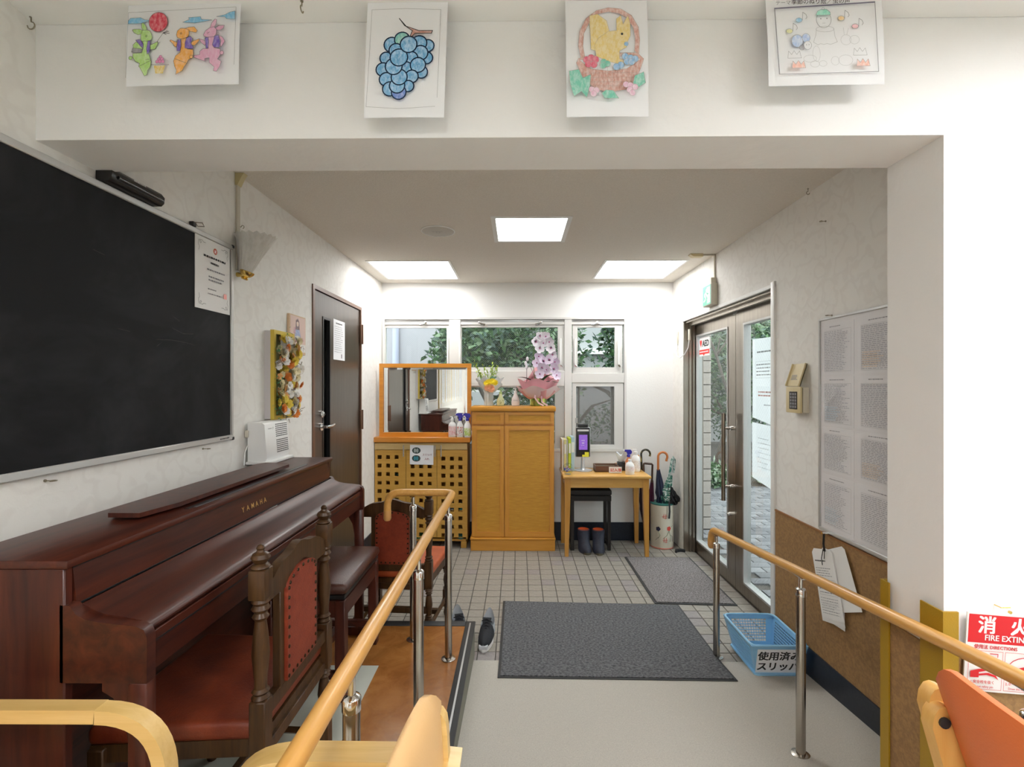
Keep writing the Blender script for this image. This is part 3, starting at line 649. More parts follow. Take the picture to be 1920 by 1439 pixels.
def carved_chair(loc, rz, label, leather_s):
    t = thing('carved_chair', label, 'chair', loc, rz, None)
    hw = .205
    for sx in (-1, 1):
        x = sx*hw; b = MB()
        b.box(x-.021, x+.021, -.021, .021, .34, .495, cw, .003)
        b.lathe(turned(.495, .755, .022), (x, 0, 0), cw, 18)
        b.box(x-.023, x+.023, -.022, .022, .755, .832, cw, .004)
        b.lathe([(r, .832+z) for r, z in FIN], (x, 0, 0), cw, 18)
        b.lathe(turned(.17, .34, .021), (x, 0, 0), cw, 16); b.box(x-.021, x+.021, -.021, .021, .06, .17, cw, .003)
        b.lathe([(.014, 0), (.02, .02), (.014, .045), (.019, .06)], (x, 0, 0), cw, 14)
        b.build('rear_post', t, world=False)
        b = MB(); y = .40; x = sx*.225
        b.box(x-.021, x+.021, y-.021, y+.021, .30, .385, cw, .003); b.lathe(turned(.17, .30, .021), (x, y, 0), cw, 16); b.box(x-.021, x+.021, y-.021, y+.021, .06, .17, cw, .003)
        b.lathe([(.014, 0), (.02, .02), (.014, .045), (.019, .06)], (x, y, 0), cw, 14); b.build('leg', t, world=False)
    n = 16; top = []; bot = []
    for i in range(n+1):
        x = -hw+.02+(2*hw-.04)*i/n; u = x/(hw-.02)
        hgt = .785+.050*(1-abs(u)**1.6 if abs(u) < 1 else 0)*(1 if True else 0); top.append((x, hgt+.004*math.cos(u*PI*3)))
        bot.append((x, .738 if abs(u) > .5 else .738+.045*math.cos(u*PI)))
    b = MB(); b.prism(top+bot[::-1], 'y', -.013, .013, cw); b.build('crest_rail', t, world=False, ang=50)
    b = MB(); b.box(-hw+.02, hw-.02, -.013, .013, .435, .475, cw, .003); b.box(-hw+.02, hw-.02, -.012, .012, .33, .365, cw, .003); b.build('back_rail', t, world=False)
    for sx in (-1, 1):
        b = MB(); b.box(sx*.112-.012, sx*.112+.012, -.011, .011, .47, .75, cw, .002); b.build('stile', t, world=False)
    def arch(w, z0, z1, rise, k=10): return [(-w, z0), (w, z0), (w, z1)]+[(w*math.cos(PI*i/k), z1+rise*math.sin(PI*i/k)) for i in range(1, k)]+[(-w, z1)]
    b = MB(); b.prism(arch(.104, .465, .745, .035), 'y', -.008, .008, cw); b.prism(arch(.097, .474, .735, .038), 'y', -.019, .019, leather_r); bp = b.build('back_panel', t, world=False, ang=50)
    b = MB(); A = arch(.089, .484, .732, .034, 8); per = []
    P3 = [Vector((p[0], p[1], 0)) for p in A]+[Vector((A[0][0], A[0][1], 0))]
    for a, c in zip(P3, P3[1:]):
        k = max(1, round((c-a).length/.027))
        for i in range(k): per.append(a+(c-a)*i/k)
    for p in per:
        for sg in (-1, 1): b.sph((p.x, sg*.0195, p.y), (.0055, .0035, .0055), stud, 8, 4)
    stuff(b.build('studs', bp, world=False))
    b = MB(); b.prism([(-.205, .0), (.205, .0), (.235, .42), (-.235, .42)], 'z', .345, .39, cw); b.build('seat_rail', t, world=False)
    b = MB(); q = bmesh.new(); bmesh.ops.create_cube(q, size=1)
    for v in q.verts:
        w = .212 if v.co.y < 0 else .240; v.co = Vector((v.co.x*2*w, .215+v.co.y*.425, .413+v.co.z*.05))
    bmesh.ops.bevel(q, geom=list(q.edges), offset=.02, segments=4, profile=.6, affect='EDGES'); b.frombm(q, leather_s); q.free(); b.build('seat', t, world=False, ang=60)
    b = MB()
    for sx in (-1, 1): b.tube([(sx*.205, 0, .115), (sx*.225, .40, .115)], .013, cw, 4)
    b.box(-.21, .21, .19, .215, .10, .13, cw, .002); b.box(-.20, .20, -.012, .012, .20, .23, cw, .002); b.build('stretcher', t, world=False)
    return t
ch1 = carved_chair((-.665, 1.45, FZ), R(90), 'carved oak chair with red studded leather back, nearest, facing the piano', leather_s)
ch2 = carved_chair((-.705, 2.735, 0), R(-3), 'carved chair with red studded back on the tiles beyond the piano', leather_s_lit)

# ------------------------------------------------------------------ handrails
railw = wood('rail_wood', (.58, .285, .06), (.68, .37, .10), 'y', .33, .2, 40, 2, .02)
railm = mat('rail_collar', (.58, .30, .10), .35)
def arc(c, a, bb, n=6):
    """rounded corner through p0-c-p1"""
    a, c, bb = Vector(a), Vector(c), Vector(bb); return [(1-t)**2*a+2*t*(1-t)*c+t*t*bb for t in [i/n for i in range(n+1)]]
def post(parent, x, y, z0, z1, zr, r=.017):
    b = MB(); b.lathe([(.034, z0), (.034, z0+.003), (.026, z0+.006), (r, z0+.007), (r, z1-.004), (r-.002, z1)], (x, y, 0), post_steel, 24); b.build('post', parent)
    b = MB(); b.lathe([(r+.0015, z1-.028), (r+.0015, z1-.004), (r-.001, z1), (.008, z1+.004), (.0075, zr-.01)], (x, y, 0), chrome, 20); b.box(x-.012, x+.012, y-.03, y+.03, zr-.018, zr-.014, chrome); b.build('post_cap', parent)
hl = thing('handrail', 'wooden handrail on steel posts along the platform beside the carved chairs', 'handrail', (-.33, 1.6, FZ))
zr = .934
path = [(-.329, .30, zr), (-.329, 1.0, zr), (-.329, 1.8, zr)]+arc((-.329, 2.475, zr), (-.329, 2.42, zr), (-.384, 2.475, zr))+arc((-.668, 2.475, zr), (-.60, 2.475, zr), (-.668, 2.475, zr-.07))+[(-.668, 2.475, .835)]
b = MB(); b.tube(path, .0185, railw, 16); b.build('rail', hl, ang=60)
b = MB(); b.tube([(-.668, 2.475, .842), (-.668, 2.475, .80), (-.668, 2.475, .79)], [.0195, .0195, .014], railm, 16); b.build('end_cap', hl)
for x, y in ((-.329, 2.30), (-.329, 1.605), (-.329, .955), (-.535, 2.475)): post(hl, x, y, FZ+.0015 if y < 2.4 else FZ, .87, zr)
hr = thing('handrail', 'sloping wooden handrail on steel posts in front of the entrance doors', 'handrail', (1.087, 1.9, 0))
def zrr(y): return .686+(2.65-y)*.104
path = [(1.087, .3, zrr(.3)), (1.087, 1.0, zrr(1.0)), (1.087, 1.9, zrr(1.9))]+arc((1.087, 2.72, zrr(2.72)), (1.087, 2.66, zrr(2.66)), (1.087, 2.725, zrr(2.72)-.06))+[(1.087, 2.725, .60)]
b = MB(); b.tube(path, .0185, railw, 16); b.build('rail', hr, ang=60)
b = MB(); b.tube([(1.087, 2.725, .61), (1.087, 2.725, .585), (1.087, 2.725, .572)], [.0195, .0195, .013], railm, 16); b.build('end_cap', hr)
for y in (2.655, 1.868, 1.035): post(hr, 1.087, y, rampz(y), zrr(y)-.062, zrr(y))

# ------------------------------------------------------------------ care-home armchairs (only parts of them reach into the picture)
birch = wood('birch_ply', (.62, .40, .13), (.72, .50, .20), 'x', .35, .2, 50, 3, .02)
birch_o = wood('orange_birch', (.62, .33, .085), (.70, .42, .13), 'z', .32, .2, 50, 3, .02)
cream = mat('cream_vinyl', (.70, .44, .20), .45, bump=.1, bscale=(300, 300, 300), scale=(300, 300, 300))
orange = mat('orange_vinyl', (.72, .17, .045), .5, bump=.12, bscale=(300, 300, 300), scale=(300, 300, 300))
def armchair(loc, rz, label, wd, pad, w=.25, armx=.20, armz=.665, top=.757, rec=.05, arm_w=.034, arm_t=.027, padt=.045, bolts=False, bend=.13, bow=-.02, post=-.03, padx=.0, padw=-.023, plate=-.012):
    """front towards +x; back plane near x=-.2"""
    t = thing('armchair', label, 'chair', loc, rz)
    prof = [(-arm_t/2, -arm_w/2), (arm_t/2, -arm_w/2), (arm_t/2, arm_w/2), (-arm_t/2, arm_w/2)]
    zt = armz-arm_t/2
    for sy in (-1, 1):
        y = sy*(w-.01)
        pts = [(-.24, y, zt-.01), (-.15, y, zt), (armx-bend, y, zt+.001)]+arc((armx, y, zt), (armx-bend, y, zt), (armx, y, zt-bend), 10)+[(armx+.015, y, .3), (armx+.02, y, 0)]
        b = MB(); b.sweep(pts, prof, wd, (0, 1, 0)); b.build('arm', t, world=False, ang=40)
        b = MB(); T = top+post; q = [(-.28-rec*.2, 0), (-.25, .0), (-.20-rec*.1, .40), (-.193-rec*(T-.40), T-.035), (-.196-rec*(T-.40), T-.015), (-.204-rec*(T-.40), T-.003), (-.214-rec*(T-.40), T), (-.224-rec*(T-.40), T-.003), (-.232-rec*(T-.40), T-.015), (-.235-rec*(T-.40), T-.035), (-.235-rec*.1, .40)]
        b.prism(q, 'y', y-.012 if sy > 0 else y-.012, y+.012, wd); rp = b.build('rear_post', t, world=False, ang=55)
        if bolts:
            q2 = [(.042+a, c) for a, c in q[2:]]; b = MB(); b.prism([(p[0]-.042+plate, p[1]-.02) for p in q2], 'y', y-.030, y-.006, wd); fp_ = b.build('side_plate', t, world=False, ang=55)
            for z in (T-.045, T-.135):
                b = MB(); b.cyl((-.232+plate-rec*(z-.40), y-.030, z), (-.232+plate-rec*(z-.40), y-.034, z), .009, dark, n=12); b.build('bolt', fp_, world=False)
    b = MB(); q = bmesh.new(); bmesh.ops.create_grid(q, x_segments=10, y_segments=8, size=1)
    vs = []; fs = []; n1, n2 = 24, 12; hw = w+padw
    for side in (0, 1):
        for i in range(n1+1):
            for j in range(n2+1):
                u = -1+2*i/n1; v = j/n2; z = .47+(top-.47-.004)*v
                z -= .045*(max(0, abs(u)-.72)/.28)**2*(1 if v > .5 else -1)*abs(v-.5)*2
                edge = (1-abs(u)**6)*(1-abs(2*v-1)**6); th = padt*(.25+.75*edge)
                x = -.215+padx-rec*(z-.40)+bow*(1-u*u)+(th/2 if side else -th/2)+.01
                vs.append((x, u*hw, z))
    N_ = (n1+1)*(n2+1)
    for i in range(n1):
        for j in range(n2):
            a = i*(n2+1)+j; f = (a, a+1, a+n2+2, a+n2+1); fs.append(f); fs.append(tuple(N_+k for k in f[::-1]))
    for i in range(n1):
        for j in (0, n2): a = i*(n2+1)+j; c = a+n2+1; fs.append((a, c, N_+c, N_+a))
    for j in range(n2):
        for i in (0, n1): a = i*(n2+1)+j; c = a+1; fs.append((a, c, N_+c, N_+a))
    q.free(); b.add(vs, fs, pad); b.build('backrest', t, world=False, ang=70)
    b = MB(); b.box(-.21, armx-.01, -w+.03, w-.03, .40, .455, pad, .02); b.build('seat', t, world=False, ang=60)
    b = MB(); b.box(-.24, armx, -w+.02, w-.02, .36, .385, wd, .004); b.build('seat_frame', t, world=False)
    return t
armchair((-.905, .715, FZ), 0, 'pale bentwood armchair at the left edge, its arm curving down before the piano', birch, cream, w=.25, armx=.205, armz=.667)
armchair((-.342, .615, FZ), R(180), 'bentwood armchair with a cream vinyl backrest, near end of the left handrail', birch, cream, w=.255, armx=.18, armz=.652, top=.79, rec=-.05, arm_w=.05, bow=.03, padx=-.012, padw=-.006, post=-.06)
armchair((1.065, .60, FZ), 0, 'armchair with an orange vinyl backrest and bolted wooden frame, bottom right', birch_o, orange, w=.25, armx=.20, armz=.62, top=.862, rec=.34, bolts=True, post=-.07, padx=-.012, padw=-.030, plate=-.008)

# ------------------------------------------------------------------ low slipper cabinet
slab_m = wood('orange_top', (.56, .20, .025), (.64, .26, .04), 'x', .3, .2, 40, 3, .02)
oak = wood('lattice_oak', (.50, .27, .045), (.60, .34, .07), 'x', .42, 0, 40, 4, .02)
oak_p = wood('pale_rail', (.60, .42, .17), (.66, .48, .22), 'x', .42, 0, 40, 4, .02)
CX0, CX1, CY = -1.300, -.455, 4.388
lc = thing('slipper_cabinet', 'low cabinet with square-hole lattice doors under the mirror', 'cabinet', (-.88, 4.5, 0))
b = MB(); b.box(CX0-.003, CX1+.028, CY-.02, 4.626, .965, 1.010, slab_m, .003); b.build('top', lc)
b = MB(); b.box(CX0, CX1, CY, CY+.02, .898, .955, oak_p); b.build('top_rail', lc, ang=0)
b = MB(); b.box(CX0, CX0+.016, CY+.02, 4.62, .06, .965, oak); b.box(CX1-.016, CX1, CY+.02, 4.62, .06, .965, oak); b.box(CX0, CX1, 4.606, 4.62, .06, .965, oak)
b.box(CX0, CX1, CY+.02, 4.62, .06, .078, oak); b.box(CX0, CX1, CY+.02, 4.62, .955, .965, oak); b.build('body', lc, ang=0)
for z in (.33, .60):
    b = MB(); b.box(CX0+.016, CX1-.016, CY+.03, 4.606, z, z+.014, oak); b.build('shelf', lc, ang=0)
for x in (CX0+.01, CX1-.06):
    for y in (CY+.01, 4.56): b = MB(); b.box(x, x+.05, y, y+.05, 0, .06, oak, .002); b.build('leg', lc)
for n_, (x0, x1, cols, z0, rows, hx) in enumerate(((-1.299, -1.017, (-1.256, -1.179, -1.101), .828, 10, -1.033), (-1.013, -.735, (-.955, -.877, -.799), .822, 10, -.747), (-.731, -.456, (-.674, -.596, -.519), .815, 10, -.692))):
    holes = []; hs = .0185
    us = sorted([x0, x1]+[c+s_*hs for c in cols for s_ in (-1, 1)]); vsl = sorted([.10, .893]+[z0-.0775*r_+s_*hs for r_ in range(rows) for s_ in (-1, 1)])
    b = MB(); y0, y1 = CY+.001, CY+.019
    for i in range(len(us)-1):
        if i % 2 == 0: b.box(us[i], us[i+1], y0, y1, .10, .893, oak)
        else:
            for j in range(0, len(vsl)-1, 2): b.box(us[i], us[i+1], y0, y1, vsl[j], vsl[j+1], oak)
    d = b.build('door', lc, ang=0)
    b = MB(); b.cyl((hx, CY-.018, .835), (hx, CY-.018, .94), .006, chrome, n=10)
    for z in (.85, .925): b.cyl((hx, CY-.018, z), (hx, CY+.002, z), .004, chrome, n=8)
    b.build('handle', d)
teal = mat('slipper_teal', (.05, .22, .22), .6); sgreen = mat('slipper_green', (.06, .16, .05), .6); sgrey = mat('slipper_grey', (.20, .24, .26), .6)
def slipper(x, y, z, m, lb, g):
    b = MB()
    b.prism([(x+.042*math.cos(a*PI/8)*(1 if math.sin(a*PI/8) > 0 else .85), y+.10*math.sin(a*PI/8)) for a in range(16)], 'z', z, z+.014, m)
    vs = []; fs = []
    for i in range(7):
        for j in range(9):
            a = PI*j/8; yy = y-.098+.085*i/6; w = .040*min(1, .55+.45*math.sin(PI*.5*min(1, i/3))); vs.append((x+w*math.cos(a), yy, z+.012+(.012+.03*i/6)*math.sin(a)))
    for i in range(6):
        for j in range(8): fs.append((i*9+j, i*9+j+1, i*9+j+10, i*9+j+9))
    b.add(vs, fs, m); o = b.build('slipper', None, ang=60); tag(o, lb, 'slipper', g)
sg = 'slippers inside the lattice cabinet'
for x, z, m in ((-1.25, .344, sgreen), (-1.10, .344, sgreen), (-1.13, .614, teal), (-.88, .344, teal), (-.80, .344, sgrey), (-.60, .344, sgrey), (-.515, .344, teal), (-.52, .078, teal), (-.90, .078, sgreen), (-1.2, .078, sgrey)):
    c = {'slipper_teal': 'teal', 'slipper_green': 'green', 'slipper_grey': 'grey'}[m.name]; dn = 'left' if x < -1.02 else 'middle' if x < -.73 else 'right'; lv = {.344: 'middle', .614: 'upper', .078: 'bottom'}[z]
    slipper(x, 4.50, z, m, '%s slipper behind the %s lattice door, %s shelf%s' % (c, dn, lv, ', nearer the door edge' if x in (-1.10, -.515) else ''), sg)
b = MB(); s = Sheet((-.976, CY-.0035, .942), (1, 0, -.02), (-.02, 0, -1), .215, .178, b, (0, 0, 100, 80))
b.add([s.P(p, -1) for p in ((0, 0), (100, 0), (100, 80), (0, 80))], [(0, 1, 2, 3)], paper)
gd = mat('print_dark_green', (.035, .06, .055), .7); gs = mat('print_shoe', (.35, .40, .40), .7)
for cy_, mm in ((23, gs), (55, mat('print_teal', (.04, .25, .32), .7))):
    s.circ((27, cy_), 18, gd, n=24, ry=13); s.circ((21, cy_), 5, mm, ry=9); s.circ((31, cy_), 5, mm, ry=9)
rb = mat('print_maroon', (.25, .03, .05), .7)
s.text('スリッパ', (52, 43), .022, rb, .01); s.text('入れ', (62, 60), .022, rb, .01)
tag(b.build('slipper_sign', ang=0), 'white sign with two slipper pictures taped on the middle lattice door', 'sign')

# ------------------------------------------------------------------ mirror
mirf = wood('mirror_frame', (.55, .20, .018), (.66, .27, .03), 'x', .35, .15, 40, 3, .02)
mm = mat('mirror_glass', (.86, .89, .89), .015, 1)
t = thing('mirror', 'wide mirror in an orange wooden frame standing on the lattice cabinet', 'mirror', (-.84, 4.45, 1.01))
X0, X1, Z0, Z1, MY = -1.268, -.424, 1.0105, 1.682, 4.42
b = MB(); b.plate('y', MY, MY+.028, X0, X1, Z0, Z1, [(X0+.036, X1-.036, Z0+.038, Z1-.036)], mirf); b.build('frame', t, ang=0)
b = MB(); b.box(X0+.03, X1-.03, MY+.014, MY+.02, Z0+.03, Z1-.03, mm); b.build('glass', t, ang=0)
b = MB(); bw = .018; a0, a1, c0, c1 = X0+.036, X1-.036, Z0+.038, Z1-.036
for q in (((a0, c0), (a1, c0), (a1-bw, c0+bw), (a0+bw, c0+bw)), ((a1, c0), (a1, c1), (a1-bw, c1-bw), (a1-bw, c0+bw)), ((a1, c1), (a0, c1), (a0+bw, c1-bw), (a1-bw, c1-bw)), ((a0, c1), (a0, c0), (a0+bw, c0+bw), (a0+bw, c1-bw))):
    b.add([(q[0][0], MY+.0135, q[0][1]), (q[1][0], MY+.0135, q[1][1]), (q[2][0], MY+.0115, q[2][1]), (q[3][0], MY+.0115, q[3][1])], [(0, 1, 2, 3)], mm)
b.build('bevel', t, ang=0)

# ------------------------------------------------------------------ bottles
def bottle(x, y, z, prof, m, label, cat='bottle', name='bottle', sq=1, n=20, lblm=None, lbl=None, extra=None, group=None):
    t = thing(name, label, cat, (x, y, z), 0, group)
    b = MB(); b.X = Matrix.Translation((x, y, z)) @ Matrix.Diagonal((1, sq, 1, 1)); b.lathe(prof, (0, 0, 0), m, n); b.build('body', t)
    if lblm:
        z0, z1, r = lbl; b = MB(); b.X = Matrix.Translation((x, y, z)) @ Matrix.Diagonal((1, sq, 1, 1)); vs = []; fs = []
        for i in range(13):
            a = PI*(1.12+.76*i/12); vs += [(r*math.cos(a), r*math.sin(a), z0), (r*math.cos(a), r*math.sin(a), z1)]
        for i in range(12): fs.append((2*i, 2*i+1, 2*i+3, 2*i+2))
        b.add(vs, fs, lblm); lo = b.build('label', t, ang=0)
    if extra: extra(t, x, y, z)
    return t
milk = mat('milky_plastic', (.80, .79, .78), .35)
plbl = mat('pink_label', (.80, .62, .62), .6, col2=(.72, .30, .30), scale=(120, 120, 60), contrast=(.5, .62)); ylbl = mat('green_yellow_label', (.45, .62, .12), .6, col2=(.75, .80, .60), scale=(60, 60, 90), contrast=(.45, .55))
rlbl = mat('red_mixed_label', (.75, .72, .70), .6, col2=(.55, .08, .08), scale=(70, 70, 110), contrast=(.52, .6)); blue = mat('spray_blue', (.035, .03, .36), .3); redt = mat('trigger_red', (.6, .08, .03), .4)
def spray(hm, h):
    def f(t, x, y, z):
        b = MB(); b.lathe([(.015, h), (.016, h+.018), (.011, h+.022), (.011, h+.034)], (x, y, z), hm, 14)
        b.prism([(x-.038, z+h+.058), (x-.030, z+h+.066), (x+.018, z+h+.066), (x+.030, z+h+.048), (x+.022, z+h+.026), (x-.012, z+h+.026), (x-.020, z+h+.046), (x-.036, z+h+.048)], 'y', y-.011, y+.011, hm); sh = b.build('spray_head', t)
        b = MB(); b.tube([(x-.018, y, z+h+.044), (x-.026, y, z+h+.03), (x-.024, y, z+h+.012)], [.005, .004, .003], whitep, 6); b.cyl((x-.038, y, z+h+.057), (x-.045, y, z+h+.057), .007, whitep, n=8); b.build('trigger', t)
    return f
sp_prof = [(.030, 0), (.033, .006), (.033, .09), (.028, .115), (.016, .14), (.013, .15)]
bottle(-.594, 4.405, 1.0105, [(.033, 0), (.036, .005), (.036, .105), (.030, .125), (.014, .14), (.013, .155)], milk, 'white refill bottle with a pink printed label before the mirror', sq=.75, lblm=plbl, lbl=(.02, .10, .0365),
       extra=lambda t, x, y, z: MB().lathe([(.016, .152), (.016, .17), (.008, .172), (.006, .182)], (x, y, z), whitep, 14).box(x-.022, x+.004, y-.006, y+.006, z+.18, z+.187, whitep, .002).build('pump_cap', t))
bottle(-.523, 4.40, 1.0105, sp_prof, milk, 'blue-headed spray bottle with a red patterned label, left one before the mirror', sq=.8, lblm=rlbl, lbl=(.015, .10, .0335), extra=spray(blue, .15))
bottle(-.455, 4.39, 1.0105, sp_prof, milk, 'blue-headed spray bottle with a green label, right one before the mirror', sq=.8, lblm=ylbl, lbl=(.015, .085, .0335), extra=spray(blue, .15))

# ------------------------------------------------------------------ tall cabinet
tcm = wood('honey_wood', (.56, .24, .025), (.66, .31, .045), 'z', .35, .15, 40, 3, .02)
tcx = wood('honey_wood_across', (.56, .24, .025), (.66, .31, .045), 'x', .35, .15, 40, 3, .02)
weave = mat('woven_panel', (.62, .32, .035), .5, col2=(.52, .24, .022), scale=(14, 14, 260), bump=.3, bscale=(20, 20, 300), contrast=(.4, .6))
tc = thing('tall_cabinet', 'honey coloured cabinet with two drawers over two woven-panel doors', 'cabinet', (-.04, 4.47, 0))
TX0, TX1, TY = -.412, .330, 4.335
b = MB(); b.box(TX0, TX1, TY+.02, 4.625, .10, 1.25, tcm); b.build('body', tc, ang=0)
b = MB(); b.box(TX0-.010, TX1+.014, TY-.012, 4.625, 1.247, 1.293, tcx, .010); b.build('top', tc)
b = MB(); b.box(TX0-.008, TX1+.006, TY-.012, 4.625, 0, .098, tcx, .003); b.box(TX0-.012, TX1+.010, TY-.018, 4.625, .098, .116, tcx, .004); b.build('plinth', tc)
for x0, x1 in ((-.402, -.122), (-.112, .325)):
    b = MB(); b.plate('y', TY, TY+.02, x0, x1, 1.137, 1.240, [(x0+.028, x1-.028, 1.158, 1.220)], tcx); b.box(x0+.02, x1-.02, TY+.008, TY+.018, 1.15, 1.225, weave); d = b.build('drawer', tc, ang=0)
    b = MB(); b.plate('y', TY+.001, TY+.008, x0+.026, x1-.026, 1.156, 1.222, [(x0+.031, x1-.031, 1.161, 1.217)], slab_m); b.build('bead', d, ang=0)
    b = MB(); b.box(x0, x0+.032, TY, TY+.02, .122, 1.118, tcm); b.box(x1-.032, x1, TY, TY+.02, .122, 1.118, tcm); b.box(x0+.032, x1-.032, TY, TY+.02, .122, .16, tcx); b.box(x0+.032, x1-.032, TY, TY+.02, 1.085, 1.118, tcx); d = b.build('door', tc, ang=0)
    b = MB(); b.box(x0+.03, x1-.03, TY+.009, TY+.018, .155, 1.09, weave); b.build('woven_panel', d, ang=0)
    b = MB(); b.plate('y', TY+.001, TY+.010, x0+.030, x1-.030, .158, 1.087, [(x0+.036, x1-.036, .164, 1.081)], slab_m); b.build('bead', d, ang=0)

# ------------------------------------------------------------------ things on the tall cabinet
clear = glass('clear_vase', (.86, .90, .90)); TZ = 1.2935
t = thing('glass_vase', 'ribbed clear glass vase holding the small bouquet on the tall cabinet', 'vase', (-.265, 4.46, TZ))
b = MB(); vs = []; fs = []; n = 36
for k, (r, z) in enumerate(((.038, 0), (.042, .004), (.040, .06), (.042, .13), (.045, .15))):
    for j in range(n): a = 2*PI*j/n; rr = r*(1+.05*(j % 2)); vs.append((-.265+rr*math.cos(a), 4.46+rr*math.sin(a), TZ+z))
for k in range(4):
    for j in range(n): fs.append((k*n+j, k*n+(j+1) % n, (k+1)*n+(j+1) % n, (k+1)*n+j))
b.add(vs, fs, mat('ribbed_glass', (.70, .73, .72), .1, alpha=.45, spec=.9)); b.build('body', t)
b = MB(); b.lathe([(.036, .003), (.036, .07), (0, .07)], (-.265, 4.46, TZ), mat('vase_water', (.55, .58, .50), .05, alpha=.35)); b.build('water', t)
def petals(b, c, r, m, n=6, tilt=.5, ax=None, w=.45):
    M = Matrix.Rotation(random.uniform(0, 6), 4, 'Z'); M = (ax.to_track_quat('Z', 'Y').to_matrix().to_4x4() @ M) if ax else M
    for k in range(n):
        a = 2*PI*k/n; d = Vector((math.cos(a), math.sin(a), tilt)); sd = Vector((-math.sin(a), math.cos(a), 0))
        pts = [Vector((0, 0, 0)), d*r*.5+sd*r*w, d*r*.95+sd*r*w*.5+Vector((0, 0, r*.08)), d*r, d*r*.95-sd*r*w*.5+Vector((0, 0, r*.08)), d*r*.5-sd*r*w]
        mid = d*r*.55-Vector((0, 0, r*.10))
        b.add([Vector(c)+M.to_3x3() @ p for p in pts]+[Vector(c)+M.to_3x3() @ mid], [(i, (i+1) % 6, 6) for i in range(6)], m)
def leafmesh(b, p0, p1, w, m, up=(0, 0, 1), curl=.15, n=6):
    p0 = Vector(p0); p1 = Vector(p1); d = p1-p0; U = Vector(up); sd = d.cross(U).normalized(); L = d.length; vs = []
    for i in range(n+1):
        t_ = i/n; ww = w*math.sin(PI*min(max(t_, .0), 1)**.8)*.5+.0005; c = p0+d*t_+U*curl*L*math.sin(PI*t_)
        vs += [c-sd*ww+U*ww*.35, c, c+sd*ww+U*ww*.35]
    b.add(vs, [f for i in range(n) for f in ((3*i, 3*i+1, 3*i+4, 3*i+3), (3*i+1, 3*i+2, 3*i+5, 3*i+4))], m)
def frill(c, r0, r1, z0, z1, m, waves, amp, seed, n=72, k=6, gap=None):
    """crinkled wrapping sheet flaring from r0 to r1"""
    rg = random.Random(seed); ph = [rg.uniform(0, 6.28) for _ in range(4)]; vs = []; fs = []
    for i in range(k+1):
        t_ = i/k
        for j in range(n):
            a = 2*PI*j/n; wv = math.sin(a*waves+ph[0])+.6*math.sin(a*(waves*2-1)+ph[1])+.3*math.sin(a*3+ph[2])
            r = r0+(r1-r0)*t_**.7+amp*wv*t_; z = z0+(z1-z0)*t_+amp*1.3*t_*t_*math.sin(a*(waves+1)+ph[3])
            vs.append((c[0]+r*math.cos(a), c[1]+r*.8*math.sin(a), c[2]+z))
    for i in range(k):
        for j in range(n): fs.append((i*n+j, i*n+(j+1) % n, (i+1)*n+(j+1) % n, (i+1)*n+j))
    return vs, fs
random.seed(12)
bq = thing('bouquet', 'small bouquet of yellow and peach flowers in pale blue wrapping', 'flowers', (-.265, 4.46, TZ+.15))
wrapb = mat('blue_white_tissue', (.74, .80, .84), .7)
b = MB(); v_, f_ = frill((-.255, 4.46, TZ), .02, .115, .13, .25, wrapb, 5, .012, 2); b.add(v_, f_, wrapb); v_, f_ = frill((-.255, 4.46, TZ), .02, .105, .11, .21, wrapb, 6, .014, 5); b.add(v_, f_, wrapb); b.build('wrapping', bq, ang=80)
stem = mat('stem_green', (.12, .22, .05), .6); yel = mat('petal_yellow', (.85, .66, .02), .6); peach = mat('petal_peach', (.80, .42, .25), .6); sprig = mat('sprig_lime', (.36, .48, .05), .6)
for dx, dy, dz in ((0, -.095, .215), (.03, -.10, .222), (-.022, -.10, .205), (.052, -.095, .21)):
    b = MB(); c = Vector((-.255+dx, 4.46+dy, TZ+dz)); petals(b, c, .032, yel, 12, .35, Vector((dx, -1, .4)), .2); petals(b, c+Vector((0, -.004, .004)), .02, yel, 9, .6, Vector((dx, -1, .4)), .2); b.sph(c, .008, sprig, 8, 5); b.build('flower', bq)
for dx, dy, dz in ((-.01, -.105, .165), (.018, -.108, .155)):
    b = MB(); c = Vector((-.255+dx, 4.46+dy, TZ+dz))
    for r_, tl_ in ((.034, .4), (.026, .8), (.016, 1.4)): petals(b, c, r_, peach, 6, tl_, Vector((0, -1, .2)), .6)
    b.build('rose', bq)
b = MB(); rg = random.Random(4)
for k in range(13):
    a = rg.uniform(-1.3, 1.2); h = rg.uniform(.28, .42); e = Vector((-.265+math.sin(a)*.11*rg.uniform(.5, 1.1)-.02, 4.46+rg.uniform(-.05, .05), TZ+h)); s0 = Vector((-.26, 4.46, TZ+.12))
    mid = (s0+e)/2+Vector((math.sin(a)*.02, 0, .02)); b.tube([s0, mid, e], [.0018, .0014, .0008], stem, 5)
    for q in range(10):
        p = mid.lerp(e, q/9); d = Vector((rg.uniform(-1, 1), rg.uniform(-1, 1), rg.uniform(-.2, 1))).normalized(); leafmesh(b, p, p+d*.034, .013, sprig, n=3)
stuff(b.build('sprigs', bq, ang=0))
b = MB()
for dx, dz in ((-.06, .235), (.03, .255), (.065, .25)): b.prism([(-.26+dx+.018*math.cos(a*PI/6), TZ+dz+.018*math.sin(a*PI/6)) for a in range(12)], 'y', 4.405, 4.407, mat('eucalyptus', (.10, .20, .13), .6))
stuff(b.build('round_leaves', bq))
bp_ = [(.024, 0), (.029, .004), (.031, .035), (.028, .06), (.016, .085), (.012, .10), (.012, .112)]
